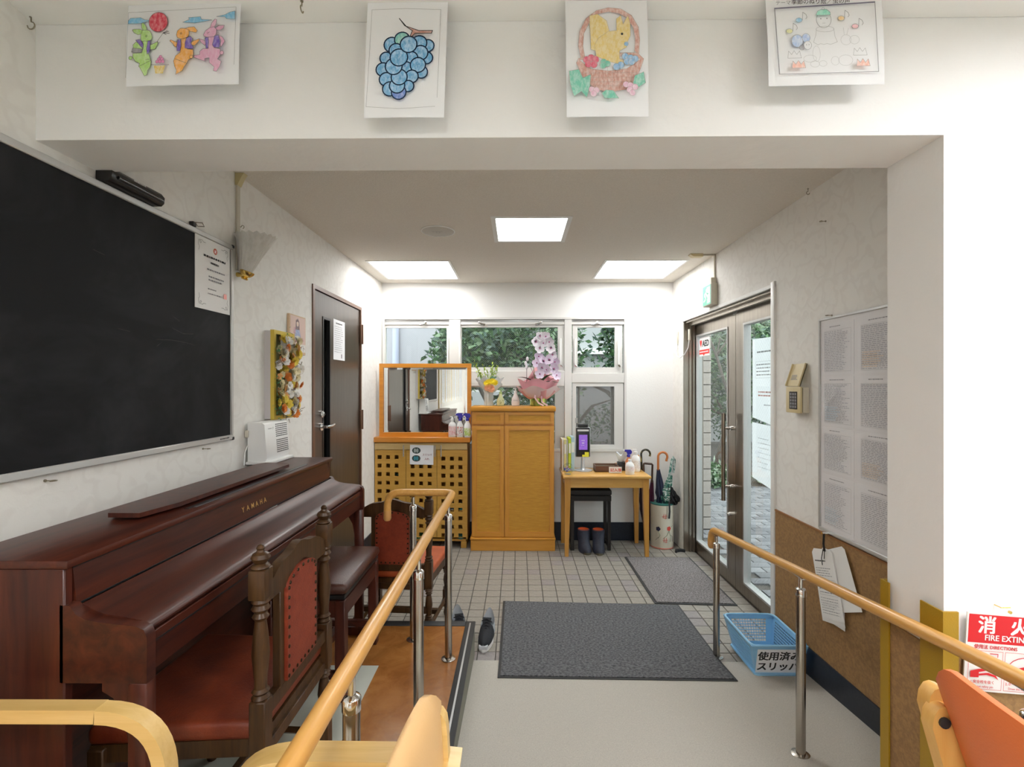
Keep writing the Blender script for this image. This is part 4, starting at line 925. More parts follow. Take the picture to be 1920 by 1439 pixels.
def pumpcap(hm):
    def f(t, x, y, z):
        b = MB(); b.lathe([(.014, .11), (.014, .128), (.006, .13), (.005, .142), (.009, .143), (.009, .15)], (x, y, z), hm, 14); b.box(x-.022, x+.006, y-.005, y+.005, z+.144, z+.151, hm, .002); b.build('pump', t)
    return f
bottle(-.155, 4.43, TZ, [(r*1.15, z) for r, z in bp_], mat('cream_green_bottle', (.68, .72, .40), .35), 'cream pump bottle with a green cap and leafy print on the tall cabinet', lblm=mat('leafy_print', (.70, .72, .42), .6, col2=(.20, .26, .05), scale=(90, 90, 90), contrast=(.55, .6)), lbl=(.012, .055, .036), extra=pumpcap(mat('lime_cap', (.45, .60, .22), .4)))
bottle(-.018, 4.43, TZ, [(.030, 0), (.036, .005), (.038, .035), (.033, .07), (.018, .10), (.012, .115), (.011, .125)], mat('pale_pink_bottle', (.76, .68, .66), .35), 'pale pink pear-shaped pump bottle between the two flower pots', extra=lambda t, x, y, z: (pumpcap(whitep)(t, x, y, z+.012), (lambda b, s: (s.dashes(0, .04, 0, .012, 2, ink_g, .003), b.build('print', t, ang=0)))(*(lambda b: (b, Sheet((x-.02, y-.0385, z+.058), (1, 0, 0), (0, 0, -1), .04, .012, b)))(MB()))))
t = thing('glass_cylinder', 'narrow empty glass cylinder behind the orchid pot', 'vase', (.305, 4.50, TZ))
b = MB(); b.lathe_open([(.026, 0), (.027, .13)], (.305, 4.50, TZ), clear, 24); b.lathe([(0, 0), (.026, 0), (.026, .006), (0, .006)], (.305, 4.50, TZ), clear, 24); b.build('body', t)
random.seed(5)
oc = (.19, 4.45, TZ)
oh = thing('orchid', 'potted lilac orchid wrapped in pink tissue with a ribbon', 'flowers', oc)
b = MB(); b.lathe([(.072, 0), (.078, .004), (.082, .10), (.08, .12)], oc, mat('foil_pot', (.46, .40, .08), .22, metal=.7, col2=(.16, .26, .06), scale=(40, 40, 20), contrast=(.42, .55)), 28); b.build('pot', oh)
pink = mat('pink_tissue', (.76, .38, .42), .6); pinkl = mat('pale_pink_tissue', (.84, .66, .68), .6)
b = MB()
for m_, r1, z0, z1, sd_ in ((pink, .175, .07, .235, 3), (pinkl, .19, .06, .17, 8), (pink, .165, .055, .15, 14)):
    v_, f_ = frill(oc, .07, r1, z0, z1, m_, 4, .012, sd_); b.add(v_, f_, m_)
b.build('wrapping', oh, ang=80)
b = MB(); vs = []; fs = []
for i in range(9):
    for j in range(9):
        u = i/8; v = j/8; x = oc[0]-.10+.24*u; z = oc[2]+.16+(.26*v)*(1-abs(u-.55)*1.5*v); vs.append((x+.03*math.sin(v*4), oc[1]+.07+.02*math.sin(u*9+v*3), z))
for i in range(8):
    for j in range(8): fs.append((i*9+j, i*9+j+1, i*9+j+10, i*9+j+9))
b.add(vs, fs, pink); b.build('back_sheet', oh, ang=80)
b = MB(); lf = mat('orchid_leaf', (.03, .085, .025), .35)
for dx, dy, dz, w in ((-.20, -.05, .07, .05), (-.13, -.08, .02, .05), (.14, -.08, .10, .06), (.19, -.04, .02, .06), (.05, -.09, .06, .05), (-.03, .05, .08, .05)):
    q = MB(); leafmesh(q, (oc[0], oc[1]-.02, oc[2]+.18), (oc[0]+dx, oc[1]+dy-.03, oc[2]+.19+dz), w, lf, n=8, curl=.12); q.build('leaf', oh, ang=80)
orm = mat('orchid_petal', (.80, .68, .84), .6); orw = mat('orchid_pale', (.88, .83, .90), .6); orc = mat('orchid_lip', (.40, .06, .22), .5)
def ostem(pts):
    q = MB(); q.tube(pts, .0028, stem, 6); return q.build('stem', oh)
P1 = [(.17, 4.44, TZ+.18), (.14, 4.42, TZ+.40), (.155, 4.41, TZ+.56), (.20, 4.39, TZ+.655), (.25, 4.38, TZ+.66), (.30, 4.37, TZ+.58), (.325, 4.36, TZ+.45), (.33, 4.35, TZ+.33)]
s1 = ostem(P1); s2 = ostem([(.20, 4.45, TZ+.18), (.22, 4.42, TZ+.36), (.235, 4.40, TZ+.46)])
b = MB(); b.tube([(.085, 4.43, TZ+.15), (.085, 4.43, TZ+.48)], .0022, dark, 6); b.build('stake', oh)
b = MB(); b.tube([(.12, 4.43, TZ+.17), (.165, 4.42, TZ+.25), (.10, 4.42, TZ+.40)], .0018, dark, 6); b.build('stake', oh)
fl = [(.205, 4.37, .63), (.165, 4.36, .58), (.235, 4.36, .57), (.20, 4.35, .52), (.255, 4.36, .63), (.285, 4.35, .58), (.30, 4.34, .52), (.315, 4.34, .46), (.335, 4.34, .40), (.325, 4.33, .34), (.35, 4.34, .28), (.19, 4.37, .45), (.175, 4.36, .39), (.235, 4.35, .41), (.22, 4.33, .35), (.26, 4.33, .33), (.285, 4.33, .42), (.20, 4.33, .29)]
for x, y, z in fl:
    b = MB(); ax = Vector((random.uniform(-.5, .4), -1, random.uniform(-.3, .2))); c = Vector((x, y, TZ+z)); m_ = orw if z > .45 else orm
    petals(b, c, .046, m_, 5, .12, ax, .56); b.sph(c+ax.normalized()*.006, (.006, .006, .007), orc, 8, 5); b.build('flower', oh)
b = MB()
for x, z in ((.09, .43), (.075, .39), (.083, .36)): b.sph((x, 4.42, TZ+z), (.012, .010, .022), orw, 10, 7)
stuff(b.build('buds', oh))
b = MB(); rm = mat('pink_ribbon', (.80, .50, .55), .4)
for pts in ([(.17, 4.36, TZ+.13), (.155, 4.345, TZ+.08), (.19, 4.35, TZ+.03), (.235, 4.345, TZ+.006)], [(.19, 4.36, TZ+.13), (.215, 4.35, TZ+.09), (.22, 4.35, TZ+.04), (.27, 4.345, TZ+.006)]):
    b.sweep(pts, [(-.007, -.001), (.007, -.001), (.007, .001), (-.007, .001)], rm, (0, -1, 0))
for sx in (-1, 1): b.tube([(.18, 4.36, TZ+.13), (.18+sx*.03, 4.355, TZ+.155), (.18+sx*.045, 4.355, TZ+.13), (.18, 4.36, TZ+.13)], [.004, .01, .01, .004], rm, 6)
stuff(b.build('ribbon', oh))

# ------------------------------------------------------------------ reception desk and the things on it
deskm = wood('desk_oak', (.58, .31, .07), (.68, .39, .11), 'x', .25, .3, 36, 3, .02)
desklg = wood('desk_leg', (.50, .23, .04), (.60, .30, .06), 'z', .35, .1, 40, 3, .02)
DX0, DX1, DY0, DY1, DZ = .395, 1.150, 4.165, 4.60, .70
dk = thing('desk', 'small oak desk with tapering legs against the back wall', 'desk', (.77, 4.38, 0))
b = MB(); b.box(DX0, DX1, DY0, DY1, DZ-.022, DZ, deskm, .004); b.build('top', dk)
b = MB(); b.box(DX0+.05, DX1-.05, DY0+.028, DY0+.046, DZ-.105, DZ-.022, deskm); b.box(DX0+.05, DX1-.05, DY1-.046, DY1-.028, DZ-.105, DZ-.022, deskm)
b.box(DX0+.024, DX0+.042, DY0+.06, DY1-.06, DZ-.105, DZ-.022, deskm); b.box(DX1-.042, DX1-.024, DY0+.06, DY1-.06, DZ-.105, DZ-.022, deskm); b.build('apron', dk, ang=0)
for x, sx in ((DX0+.015, 1), (DX1-.065, -1)):
    for y, sy in ((DY0+.02, 1), (DY1-.07, -1)):
        b = MB(); a = [(x, y), (x+.05, y), (x+.05, y+.05), (x, y+.05)]; c = [(p[0] if (p[0] == x) == (sx > 0) else p[0]-sx*.018, p[1] if (p[1] == y) == (sy > 0) else p[1]-sy*.018) for p in a]
        b.add([(*p, 0) for p in c]+[(*p, DZ-.105) for p in a]+[(*p, DZ-.022) for p in a], [(0, 1, 5, 4), (1, 2, 6, 5), (2, 3, 7, 6), (3, 0, 4, 7), (4, 5, 9, 8), (5, 6, 10, 9), (6, 7, 11, 10), (7, 4, 8, 11), (3, 2, 1, 0), (8, 9, 10, 11)], desklg); b.build('leg', dk, ang=0)
D0 = DZ+.0005
# terminal
silver = mat('silver_plastic', (.60, .60, .61), .3, metal=.6)
t = thing('check_in_terminal', 'black face-reading tablet on a silver stand with a purple screen', 'terminal', (.60, 4.44, D0))
b = MB(); b.lathe([(.085, 0), (.085, .006), (.03, .010), (.022, .016), (.017, .03), (.016, .13)], (.60, 4.45, D0), silver, 32); b.build('stand', t)
b = MB(); b.box(.532, .668, 4.43, 4.462, .822, 1.10, silver, .012); b.box(.537, .663, 4.427, 4.44, .828, 1.095, black, .008); b.build('case', t)
b = MB(); b.box(.552, .646, 4.43, 4.455, 1.10, 1.126, black, .004); b.build('sensor_bar', t)
scrm = bpy.data.materials.new('purple_screen'); scrm.use_nodes = True; _b = scrm.node_tree.nodes['Principled BSDF']; _n = scrm.node_tree.nodes.new('ShaderNodeTexNoise'); _r = scrm.node_tree.nodes.new('ShaderNodeValToRGB')
_n.inputs['Scale'].default_value = 18; _r.color_ramp.elements[0].color = (.12, .05, .45, 1); _r.color_ramp.elements[1].color = (.45, .18, .75, 1); _r.color_ramp.elements[0].position = .3; _r.color_ramp.elements[1].position = .7
scrm.node_tree.links.new(_n.outputs['Fac'], _r.inputs[0]); scrm.node_tree.links.new(_r.outputs[0], _b.inputs['Emission Color']); _b.inputs['Emission Strength'].default_value = .8; _b.inputs['Base Color'].default_value = (.02, .02, .03, 1)
b = MB(); b.box(.562, .639, 4.4255, 4.4275, .893, 1.03, scrm); sc_ = b.build('screen', t, ang=0)
b = MB(); s = Sheet((.562, 4.4252, 1.03), (1, 0, 0), (0, 0, -1), .077, .137, b); s.dashes(.022, .055, .045, .058, 1, whitep, .006); s.dashes(.026, .05, .065, .085, 1, whitep, .01, seed=4); s.dashes(.02, .06, .09, .1, 1, whitep, .003, seed=6); b.build('clock_digits', sc_, ang=0)
b = MB(); b.box(.548, .652, 4.4255, 4.4275, 1.062, 1.078, whitep); b.build('light_strip', t, ang=0)
b = MB(); yst = mat('yellow_sticker', (.80, .78, .05), .6); b.box(.592, .652, 4.4255, 4.4272, .829, .848, yst); b.box(.615, .652, 4.4255, 4.4272, .848, .872, yst); b.build('sticker', t, ang=0)
# binders
cols = [('white', (.75, .75, .72)), ('pale yellow', (.72, .68, .30)), ('white ribbed', (.70, .70, .68)), ('lime green', (.50, .62, .03)), ('pale blue', (.42, .58, .68))]
hs = [.290, .288, .282, .30, .31]
x = .343
for k, ((nm, c), h) in enumerate(zip(cols, hs)):
    w = (.018, .020, .014, .024, .030)[k]; ym = (4.46, 4.45, 4.455, 4.44, 4.45)[k]; fm = mat('binder_%d' % k, c, .5)
    t = thing('binder', '%s file standing left on the desk, %s from the tall cabinet' % (nm, ('first', 'second', 'third', 'fourth', 'fifth')[k]), 'file', (x+.06+w/2, ym+.06, D0), 0, 'files on the desk')
    xa = x+.062; b = MB(); b.box(xa, xa+w, ym-.04, ym+.12, D0, D0+h, fm, .002); b.build('cover', t)
    b = MB(); b.box(xa+.003, xa+w-.003, ym-.0415, ym-.0400, D0+h*.55, D0+h*.85, whitep); b.build('spine_label', t, ang=0)
    x += w+.002
# ball
random.seed(3)
t = thing('glass_ball', 'clear ball filled with coloured bits on the front left desk corner', 'ornament', (.445, 4.25, D0))
b = MB(); b.sph((.445, 4.25, D0+.052), .05, clear, 28, 16); b.lathe([(.022, 0), (.024, .006), (.014, .008)], (.445, 4.25, D0), silver, 20); b.build('globe', t)
b = MB(); bits = [mat('bit_%d' % k, c, .3) for k, c in enumerate(((.05, .08, .5), (.6, .6, .65), (.05, .3, .2), (.6, .1, .2), (.7, .7, .75)))]
for k in range(60):
    d = Vector((random.gauss(0, 1), random.gauss(0, 1), random.gauss(0, 1))).normalized()*.042*random.random()**.5; d.z *= .55; p = Vector((.445, 4.25, D0+.048))+d; r_ = random.uniform(.003, .006); b.box(p.x-r_, p.x+r_, p.y-r_, p.y+r_, p.z-r_, p.z+r_, bits[k % 5])
stuff(b.build('filling', t, ang=0))
# tray and label
t = thing('slip_tray', 'shallow dark brown wooden tray of slips on the desk', 'tray', (.81, 4.44, D0))
dkb = wood('tray_wood', (.10, .04, .025), (.15, .07, .04), 'x', .4)
b = MB(); b.box(.705, .915, 4.37, 4.52, D0, D0+.006, dkb); b.plate('z', D0, D0+.055, .705, .915, 4.37, 4.52, [(.712, .908, 4.377, 4.513)], dkb); b.build('box', t, ang=0)
b = MB(); b.box(.72, .90, 4.385, 4.505, D0+.006, D0+.035, mat('pale_slips', (.55, .68, .52), .7)); b.build('slips', t, ang=0)
b = MB(); b.box(.812, .925, 4.300, 4.302, D0+.004, D0+.058, whitep); b.prism([(4.300, D0+.004), (4.302, D0+.058), (4.325, D0)], 'x', .82, .915, whitep); o = b.build('desk_sign', None, ang=0); tag(o, 'small white desk sign with red characters before the tray', 'sign')
b = MB(); s = Sheet((.812, 4.2998, D0+.058), (1, 0, 0), (0, 0, -1), .113, .054, b); s.text('記入後', (.010, .040), .034, redp, .015); b.build('lettering', o, world=True, ang=0)
# sanitising things
t = thing('tissue_box', 'small black box with a white tissue puff on the desk', 'box', (.965, 4.48, D0))
b = MB(); b.box(.925, 1.005, 4.44, 4.52, D0, D0+.075, black, .004); b.build('box', t)
b = MB(); v_, f_ = frill((.955, 4.48, D0), .012, .045, .072, .15, whitep, 3, .012, 9, n=40); b.add(v_, f_, mat('tissue', (.80, .84, .88), .8)); b.build('tissue', t, ang=80)
bottle(1.015, 4.43, D0, [(r*.95, z*.85) for r, z in sp_prof], mat('orange_bottle', (.70, .25, .10), .4), 'orange and white spray bottle with a violet head on the desk', sq=.8, lblm=rlbl, lbl=(.02, .08, .032), extra=spray(blue, .128))
bottle(1.075, 4.41, D0, [(.036, 0), (.040, .005), (.040, .11), (.030, .135), (.014, .15), (.014, .165)], milk, 'big white bottle with faint print, rearmost on the right of the desk', sq=.8, lblm=mat('faint_label', (.78, .76, .74), .6, col2=(.60, .50, .48), scale=(60, 60, 160), contrast=(.5, .6)), lbl=(.02, .10, .0405),
       extra=lambda t, x, y, z: MB().lathe([(.017, .162), (.017, .18), (.007, .182), (.006, .195)], (x, y, z), whitep, 14).box(x-.03, x+.008, y-.006, y+.006, z+.193, z+.20, whitep, .002).build('pump', t))
bottle(.985, 4.25, D0, [(.034, 0), (.039, .006), (.041, .05), (.038, .085), (.024, .105), (.013, .115), (.013, .125)], milk, 'round-shouldered white bottle on the front edge of the desk', sq=.8,
       lblm=mat('pink_print_label', (.80, .76, .75), .6, col2=(.75, .50, .48), scale=(60, 60, 120), contrast=(.52, .6)), lbl=(.03, .075, .0415), extra=lambda t, x, y, z: MB().lathe([(.015, .12), (.015, .135), (0, .137)], (x, y, z), whitep, 14).build('cap', t))
# wooden post rising behind the desk
t = thing('small_rack', 'low orange wooden rack behind the bottles on the desk', 'rack', (1.08, 4.57, D0))
b = MB(); b.box(1.115, 1.145, 4.555, 4.59, D0, D0+.125, slab_m, .003); b.build('upright', t)
b = MB(); b.box(.92, 1.115, 4.56, 4.58, D0+.012, D0+.05, slab_m, .002); b.build('bar', t)

# ------------------------------------------------------------------ stool, boots
blk = mat('black_lacquer', (.012, .009, .008), .4); blks = mat('black_seat', (.014, .012, .012), .6, bump=.2, bscale=(200, 200, 200), scale=(200, 200, 200))
st = thing('stool', 'black padded stool pushed under the desk', 'stool', (.655, 4.46, 0))
b = MB(); b.box(.468, .845, 4.33, 4.58, .495, .545, blks, .014); b.build('seat', st)
b = MB(); b.plate('z', .445, .49, .475, .84, 4.34, 4.57, [(.495, .82, 4.36, 4.55)], blk); b.build('apron', st, ang=0)
for x in (.478, .807):
    for y in (4.342, 4.538): b = MB(); b.box(x, x+.03, y, y+.03, 0, .495, blk, .002); b.build('leg', st)
for x in (.484, .813): b = MB(); b.box(x, x+.018, 4.36, 4.55, .02, .045, blk); b.build('stretcher', st)
bootm = mat('navy_boot', (.018, .02, .035), .55, col2=(.03, .035, .06), scale=(40, 40, 40)); boot_o = mat('orange_lining', (.75, .12, .02), .7)
def boot(x, y, rz, lb):
    t = thing('boot', lb, 'shoe', (x, y, 0), rz, 'navy boots under the desk')
    secs = [(.0, .050, .100, .0), (.02, .053, .104, .0), (.045, .052, .098, .004), (.075, .050, .075, .022), (.11, .053, .062, .034), (.16, .057, .060, .038), (.19, .058, .060, .038)]
    b = MB(); vs = []; fs = []; n = 22
    for z, wx, wy, cy in secs:
        for j in range(n): a = 2*PI*j/n; vs.append((wx*math.cos(a), cy+wy*math.sin(a), z))
    for i in range(len(secs)-1):
        for j in range(n): fs.append((i*n+j, i*n+(j+1) % n, (i+1)*n+(j+1) % n, (i+1)*n+j))
    b.add(vs, fs, bootm); b.build('upper', t, world=False, ang=70)
    b = MB(); b.prism([(.049*math.cos(a*PI/10), .106*math.sin(a*PI/10)) for a in range(20)], 'z', 0, .018, mat('boot_sole', (.10, .085, .05), .6)); b.build('sole', t, world=False)
    b = MB(); n = 20; b.add([(.050*math.cos(2*PI*j/n), .038+.056*math.sin(2*PI*j/n), .188) for j in range(n)]+[(.036*math.cos(2*PI*j/n), .038+.042*math.sin(2*PI*j/n), .130) for j in range(n)], [(j, (j+1) % n, n+(j+1) % n, n+j) for j in range(n)]+[[n+j for j in range(n)]], boot_o)
    b.lathe_open([(.052, .19), (.049, .194)], (0, .038, 0), bootm, 20); b.build('lining', t, world=False)
boot(.600, 4.325, R(10), 'left navy boot with orange lining under the stool')
boot(.722, 4.315, R(-4), 'right navy boot with orange lining, next to the stool leg')

# ------------------------------------------------------------------ umbrella stand and umbrellas
us_ = thing('umbrella_stand', 'round cream ceramic umbrella stand painted with red flowers', 'umbrella stand', (1.33, 4.47, 0))
cer = mat('cream_ceramic', (.68, .63, .52), .25)
UR = .103; ux, uy = 1.33, 4.47
b = MB(); b.lathe([(0, 0), (UR-.004, 0), (UR, .012), (UR, .40), (UR-.008, .405), (UR-.012, .40), (UR-.012, .02), (0, .02)], (ux, uy, 0), cer, 48); b.build('body', us_)
b = MB(); b.lathe([(UR+.001, .395), (UR+.001, .405), (UR-.008, .409), (UR-.013, .404)], (ux, uy, 0), mat('teal_rim', (.03, .14, .12), .3), 48); b.build('rim', us_)
b = MB(); b.lathe([(UR, .004), (UR+.001, .006), (UR+.001, .012), (UR, .014)], (ux, uy, 0), mat('pink_band', (.65, .20, .15), .4), 48); b.build('band', us_)
class Cyl(Sheet):
    def P(s, p, k=None):
        r = UR+.0008+.0001*s.k; a = -PI/2+p[0]/UR; return Vector((ux+r*math.cos(a), uy+r*math.sin(a), p[1]))
b = MB(); s = Cyl((0, 0, 0), (1, 0, 0), (0, 0, -1), 1, 1, b); fr = mat('paint_red', (.60, .06, .04), .4); fb = mat('paint_navy', (.02, .02, .06), .4); fg = mat('paint_green', (.10, .16, .06), .4)
def blossom(x, z, m, r=.014):
    for k in range(5): a = 2*PI*k/5; s.circ((x+r*.8*math.cos(a), z+r*.8*math.sin(a)), r*.75, m, n=8)
def knot(x, z, m):
    for d in ((-.012, -.012, -.006, .024), (.006, -.022, .010, .022), (-.022, .0, .020, .004), (-.016, -.012, .018, -.014)): s.line([(x+d[0], z+d[1]), (x+d[2], z+d[3])], .004, m)
blossom(.035, .19, fr); blossom(-.062, .185, fb); knot(-.005, .30, fr); knot(.0, .085, fr)
s.line([(.035, .17), (.015, .13), (-.02, .10)], .003, fg); s.line([(.035, .17), (.05, .12), (.045, .07)], .003, fg); s.line([(.05, .13), (.07, .12), (.072, .07)], .003, fb); s.line([(-.062, .165), (-.045, .13), (-.06, .10)], .003, fg); s.line([(-.06, .11), (-.085, .08)], .003, fb); s.line([(.06, .20), (.075, .215)], .003, fg)
b.build('painting', us_, ang=0)
def crook(c, r, z, m, rad, ang0=200, ang1=-20, flip=1, yaw=0):
    pts = []
    for k in range(15):
        a = R(180-(180+30)*k/14); pts.append(Vector((c[0]+flip*r*math.cos(a)*math.cos(yaw), c[1]+r*math.cos(a)*math.sin(yaw), z+r*math.sin(a))))
    return pts
def canopy(b, p0, p1, r, m, twist=0, folds=8, n=32, k=8):
    p0, p1 = Vector(p0), Vector(p1); d = (p1-p0).normalized(); q = d.to_track_quat('Z', 'Y').to_matrix(); vs = []; fs = []; L = (p1-p0).length
    for i in range(k+1):
        t_ = i/k; rr = r*(1-.72*t_)*(1 if i else .75)
        for j in range(n): a = 2*PI*j/n; f = 1+.30*math.cos(folds*a+twist*t_*6); vs.append(p0+q @ Vector((rr*f*math.cos(a), rr*f*math.sin(a), L*t_)))
    for i in range(k):
        for j in range(n): fs.append((i*n+j, i*n+(j+1) % n, (i+1)*n+(j+1) % n, (i+1)*n+j))
    b.add(vs, fs, m)
ug = 'umbrellas at the stand'
# 1: orange crook, navy
t = thing('umbrella', 'navy umbrella with an orange wooden crook handle in the stand', 'umbrella', (1.31, 4.47, .03), 0, ug)
cw_ = mat('crook_wood', (.50, .16, .04), .3)
b = MB(); c = crook((1.335, 4.46), .042, .825, cw_, .011); b.tube([(1.293, 4.46, .70)]+c+[c[-1]+Vector((-.004, 0, -.02))], .0105, cw_, 12); b.build('handle', t)
nv_ = mat('navy_fabric', (.015, .02, .05), .7); b = MB(); canopy(b, (1.318, 4.465, .46), (1.294, 4.46, .71), .042, nv_, .4); canopy(b, (1.318, 4.465, .46), (1.335, 4.475, .05), .036, nv_); b.build('canopy', t, ang=60)
b = MB(); b.tube([(1.335, 4.475, .05), (1.336, 4.476, .021)], .004, chrome, 6); b.build('tip', t)
# 2: clear and green cane
t = thing('umbrella', 'green and white striped umbrella with a wrapped glassy handle in the stand', 'umbrella', (1.385, 4.47, .03), 0, ug)
gg = mat('green_wrap', (.03, .16, .13), .3, col2=(.50, .58, .56), scale=(60, 60, 40), contrast=(.48, .56)); gw = mat('green_white_fabric', (.02, .14, .10), .5, col2=(.65, .70, .66), scale=(18, 18, 85), contrast=(.52, .56))
b = MB(); b.tube([(1.385, 4.44, .62), (1.40, 4.44, .72), (1.415, 4.44, .80), (1.425, 4.44, .825), (1.437, 4.44, .80), (1.435, 4.44, .76), (1.425, 4.44, .68)], [.010, .012, .013, .012, .011, .011, .010], gg, 12); b.build('handle', t)
b = MB(); canopy(b, (1.355, 4.455, .43), (1.40, 4.44, .66), .052, gw, .7); canopy(b, (1.355, 4.455, .43), (1.345, 4.47, .05), .035, gw); b.build('canopy', t, ang=60)
# 3: black frilled
t = thing('umbrella', 'black frilled parasol hanging over the right rim of the stand', 'umbrella', (1.42, 4.43, .40), 0, ug)
b = MB(); bf = mat('black_frill', (.006, .006, .008), .8); canopy(b, (1.435, 4.42, .415), (1.375, 4.44, .58), .050, bf, 1.2, 11); canopy(b, (1.435, 4.42, .415), (1.45, 4.415, .40), .03, bf, 1, 11); b.build('canopy', t, ang=60)
b = MB(); b.sweep([(1.362, 4.355, .44), (1.365, 4.352, .35), (1.360, 4.354, .285)], [(-.008, -.001), (.008, -.001), (.008, .001), (-.008, .001)], dark, (0, -1, 0)); b.build('strap', t)
# 4: brown square-bent handle, maroon ; 5: black and gold crook
brn = mat('dark_cane', (.06, .03, .02), .35); mar = mat('maroon_fabric', (.07, .008, .035), .6)
t = thing('umbrella', 'maroon umbrella with an angular dark cane handle leaning behind the desk', 'umbrella', (1.18, 4.52, 0), 0, ug)
b = MB(); b.tube([(1.175, 4.50, .62), (1.17, 4.50, .74), (1.172, 4.50, .755), (1.18, 4.50, .758), (1.245, 4.50, .752), (1.252, 4.50, .745), (1.25, 4.50, .68), (1.247, 4.50, .58)][::1], .0095, brn, 10); b.build('handle', t)
b = MB(); canopy(b, (1.235, 4.52, .30), (1.25, 4.505, .60), .034, mar); canopy(b, (1.235, 4.52, .30), (1.205, 4.53, .03), .030, mar); b.build('canopy', t, ang=60)
b = MB(); b.tube([(1.205, 4.53, .03), (1.203, 4.531, .0)], .004, chrome, 6); b.build('tip', t)
t = thing('umbrella', 'dark umbrella with a black and gold crook handle beside the desk', 'umbrella', (1.18, 4.56, 0), 0, ug)
bg = mat('black_gold', (.02, .018, .012), .25, col2=(.45, .35, .12), scale=(60, 60, 15), contrast=(.52, .6))
b = MB(); c = crook((1.205, 4.56), .042, .835, bg, .010); b.tube([(1.168, 4.56, .68)]+c, .0095, bg, 12); b.build('handle', t)
b = MB(); canopy(b, (1.185, 4.58, .35), (1.168, 4.56, .70), .030, mat('plum_dark', (.03, .01, .02), .7)); canopy(b, (1.185, 4.58, .35), (1.225, 4.59, .03), .030, MATS['plum_dark']); b.build('canopy', t, ang=60)
b = MB(); b.tube([(1.225, 4.59, .03), (1.226, 4.59, .0)], .004, chrome, 6); b.build('tip', t)
b = MB(); b.prism([(1.395, 4.30), (1.41, 4.335), (1.46, 4.345), (1.49, 4.33), (1.488, 4.305), (1.45, 4.315), (1.42, 4.308), (1.405, 4.285)], 'z', 0, .022, dark); tag(b.build('door_wedge'), 'flat black rubber door wedge on the tiles before the umbrella stand', 'door wedge')

# ------------------------------------------------------------------ mats
matm = mat('dark_door_mat', (.045, .048, .052), .95, col2=(.155, .155, .165), scale=(75, 110, 75), detail=2, bump=.6, bscale=(220, 220, 220), contrast=(.35, .65)); matr = mat('mat_rubber_edge', (.03, .031, .033), .6)
mat2 = mat('brown_grey_mat', (.085, .075, .072), .95, col2=(.27, .25, .25), scale=(100, 100, 100), detail=2, bump=.6, bscale=(260, 260, 260), contrast=(.35, .65))
t = thing('door_mat', 'large dark grey door mat at the foot of the ramp', 'mat', (.49, 2.84, 0))
def matpts(c, e=0): return c
A = [(-.100, 2.415), (1.088, 2.398), (1.082, 3.262), (-.098, 3.308)]
def mslab(b, q, h, m, e):
    c = Vector((sum(p[0] for p in q)/4, sum(p[1] for p in q)/4)); q = [(c.x+(p[0]-c.x)*(1-e/.5), c.y+(p[1]-c.y)*(1-e/.4)) for p in q]; n = 10; vs = []; fs = []
    for j in range(n+1):
        for i in range(2):
            a = Vector(q[0]).lerp(Vector(q[3]), j/n) if i == 0 else Vector(q[1]).lerp(Vector(q[2]), j/n); z = rampz(a.y)+.004
            vs += [(a.x, a.y, z), (a.x, a.y, z+h)]
    for j in range(n):
        o = 4*j; fs += [(o+1, o+3, o+7, o+5), (o, o+4, o+6, o+2), (o, o+1, o+5, o+4), (o+2, o+6, o+7, o+3)]
    fs += [(0, 2, 3, 1), (4*n, 4*n+1, 4*n+3, 4*n+2)]; b.add(vs, fs, m)
b = MB(); mslab(b, A, .004, matr, 0); b.build('backing', t, ang=0)
b = MB(); mslab(b, A, .009, matm, .012); b.build('pile', t, ang=0)
t = thing('door_mat', 'smaller brown-grey door mat before the glass doors', 'mat', (1.21, 3.72, 0))
A2 = [(.931, 3.288), (1.478, 3.262), (1.476, 4.165), (.921, 4.171)]
b = MB(); b.prism(A2, 'z', .0005, .006, matr); b.build('backing', t, ang=0)
b = MB(); c_ = Vector((1.2, 3.72)); b.prism([(c_.x+(p[0]-c_.x)*.94, c_.y+(p[1]-c_.y)*.965) for p in A2], 'z', .006, .011, mat2); b.build('pile', t, ang=0)

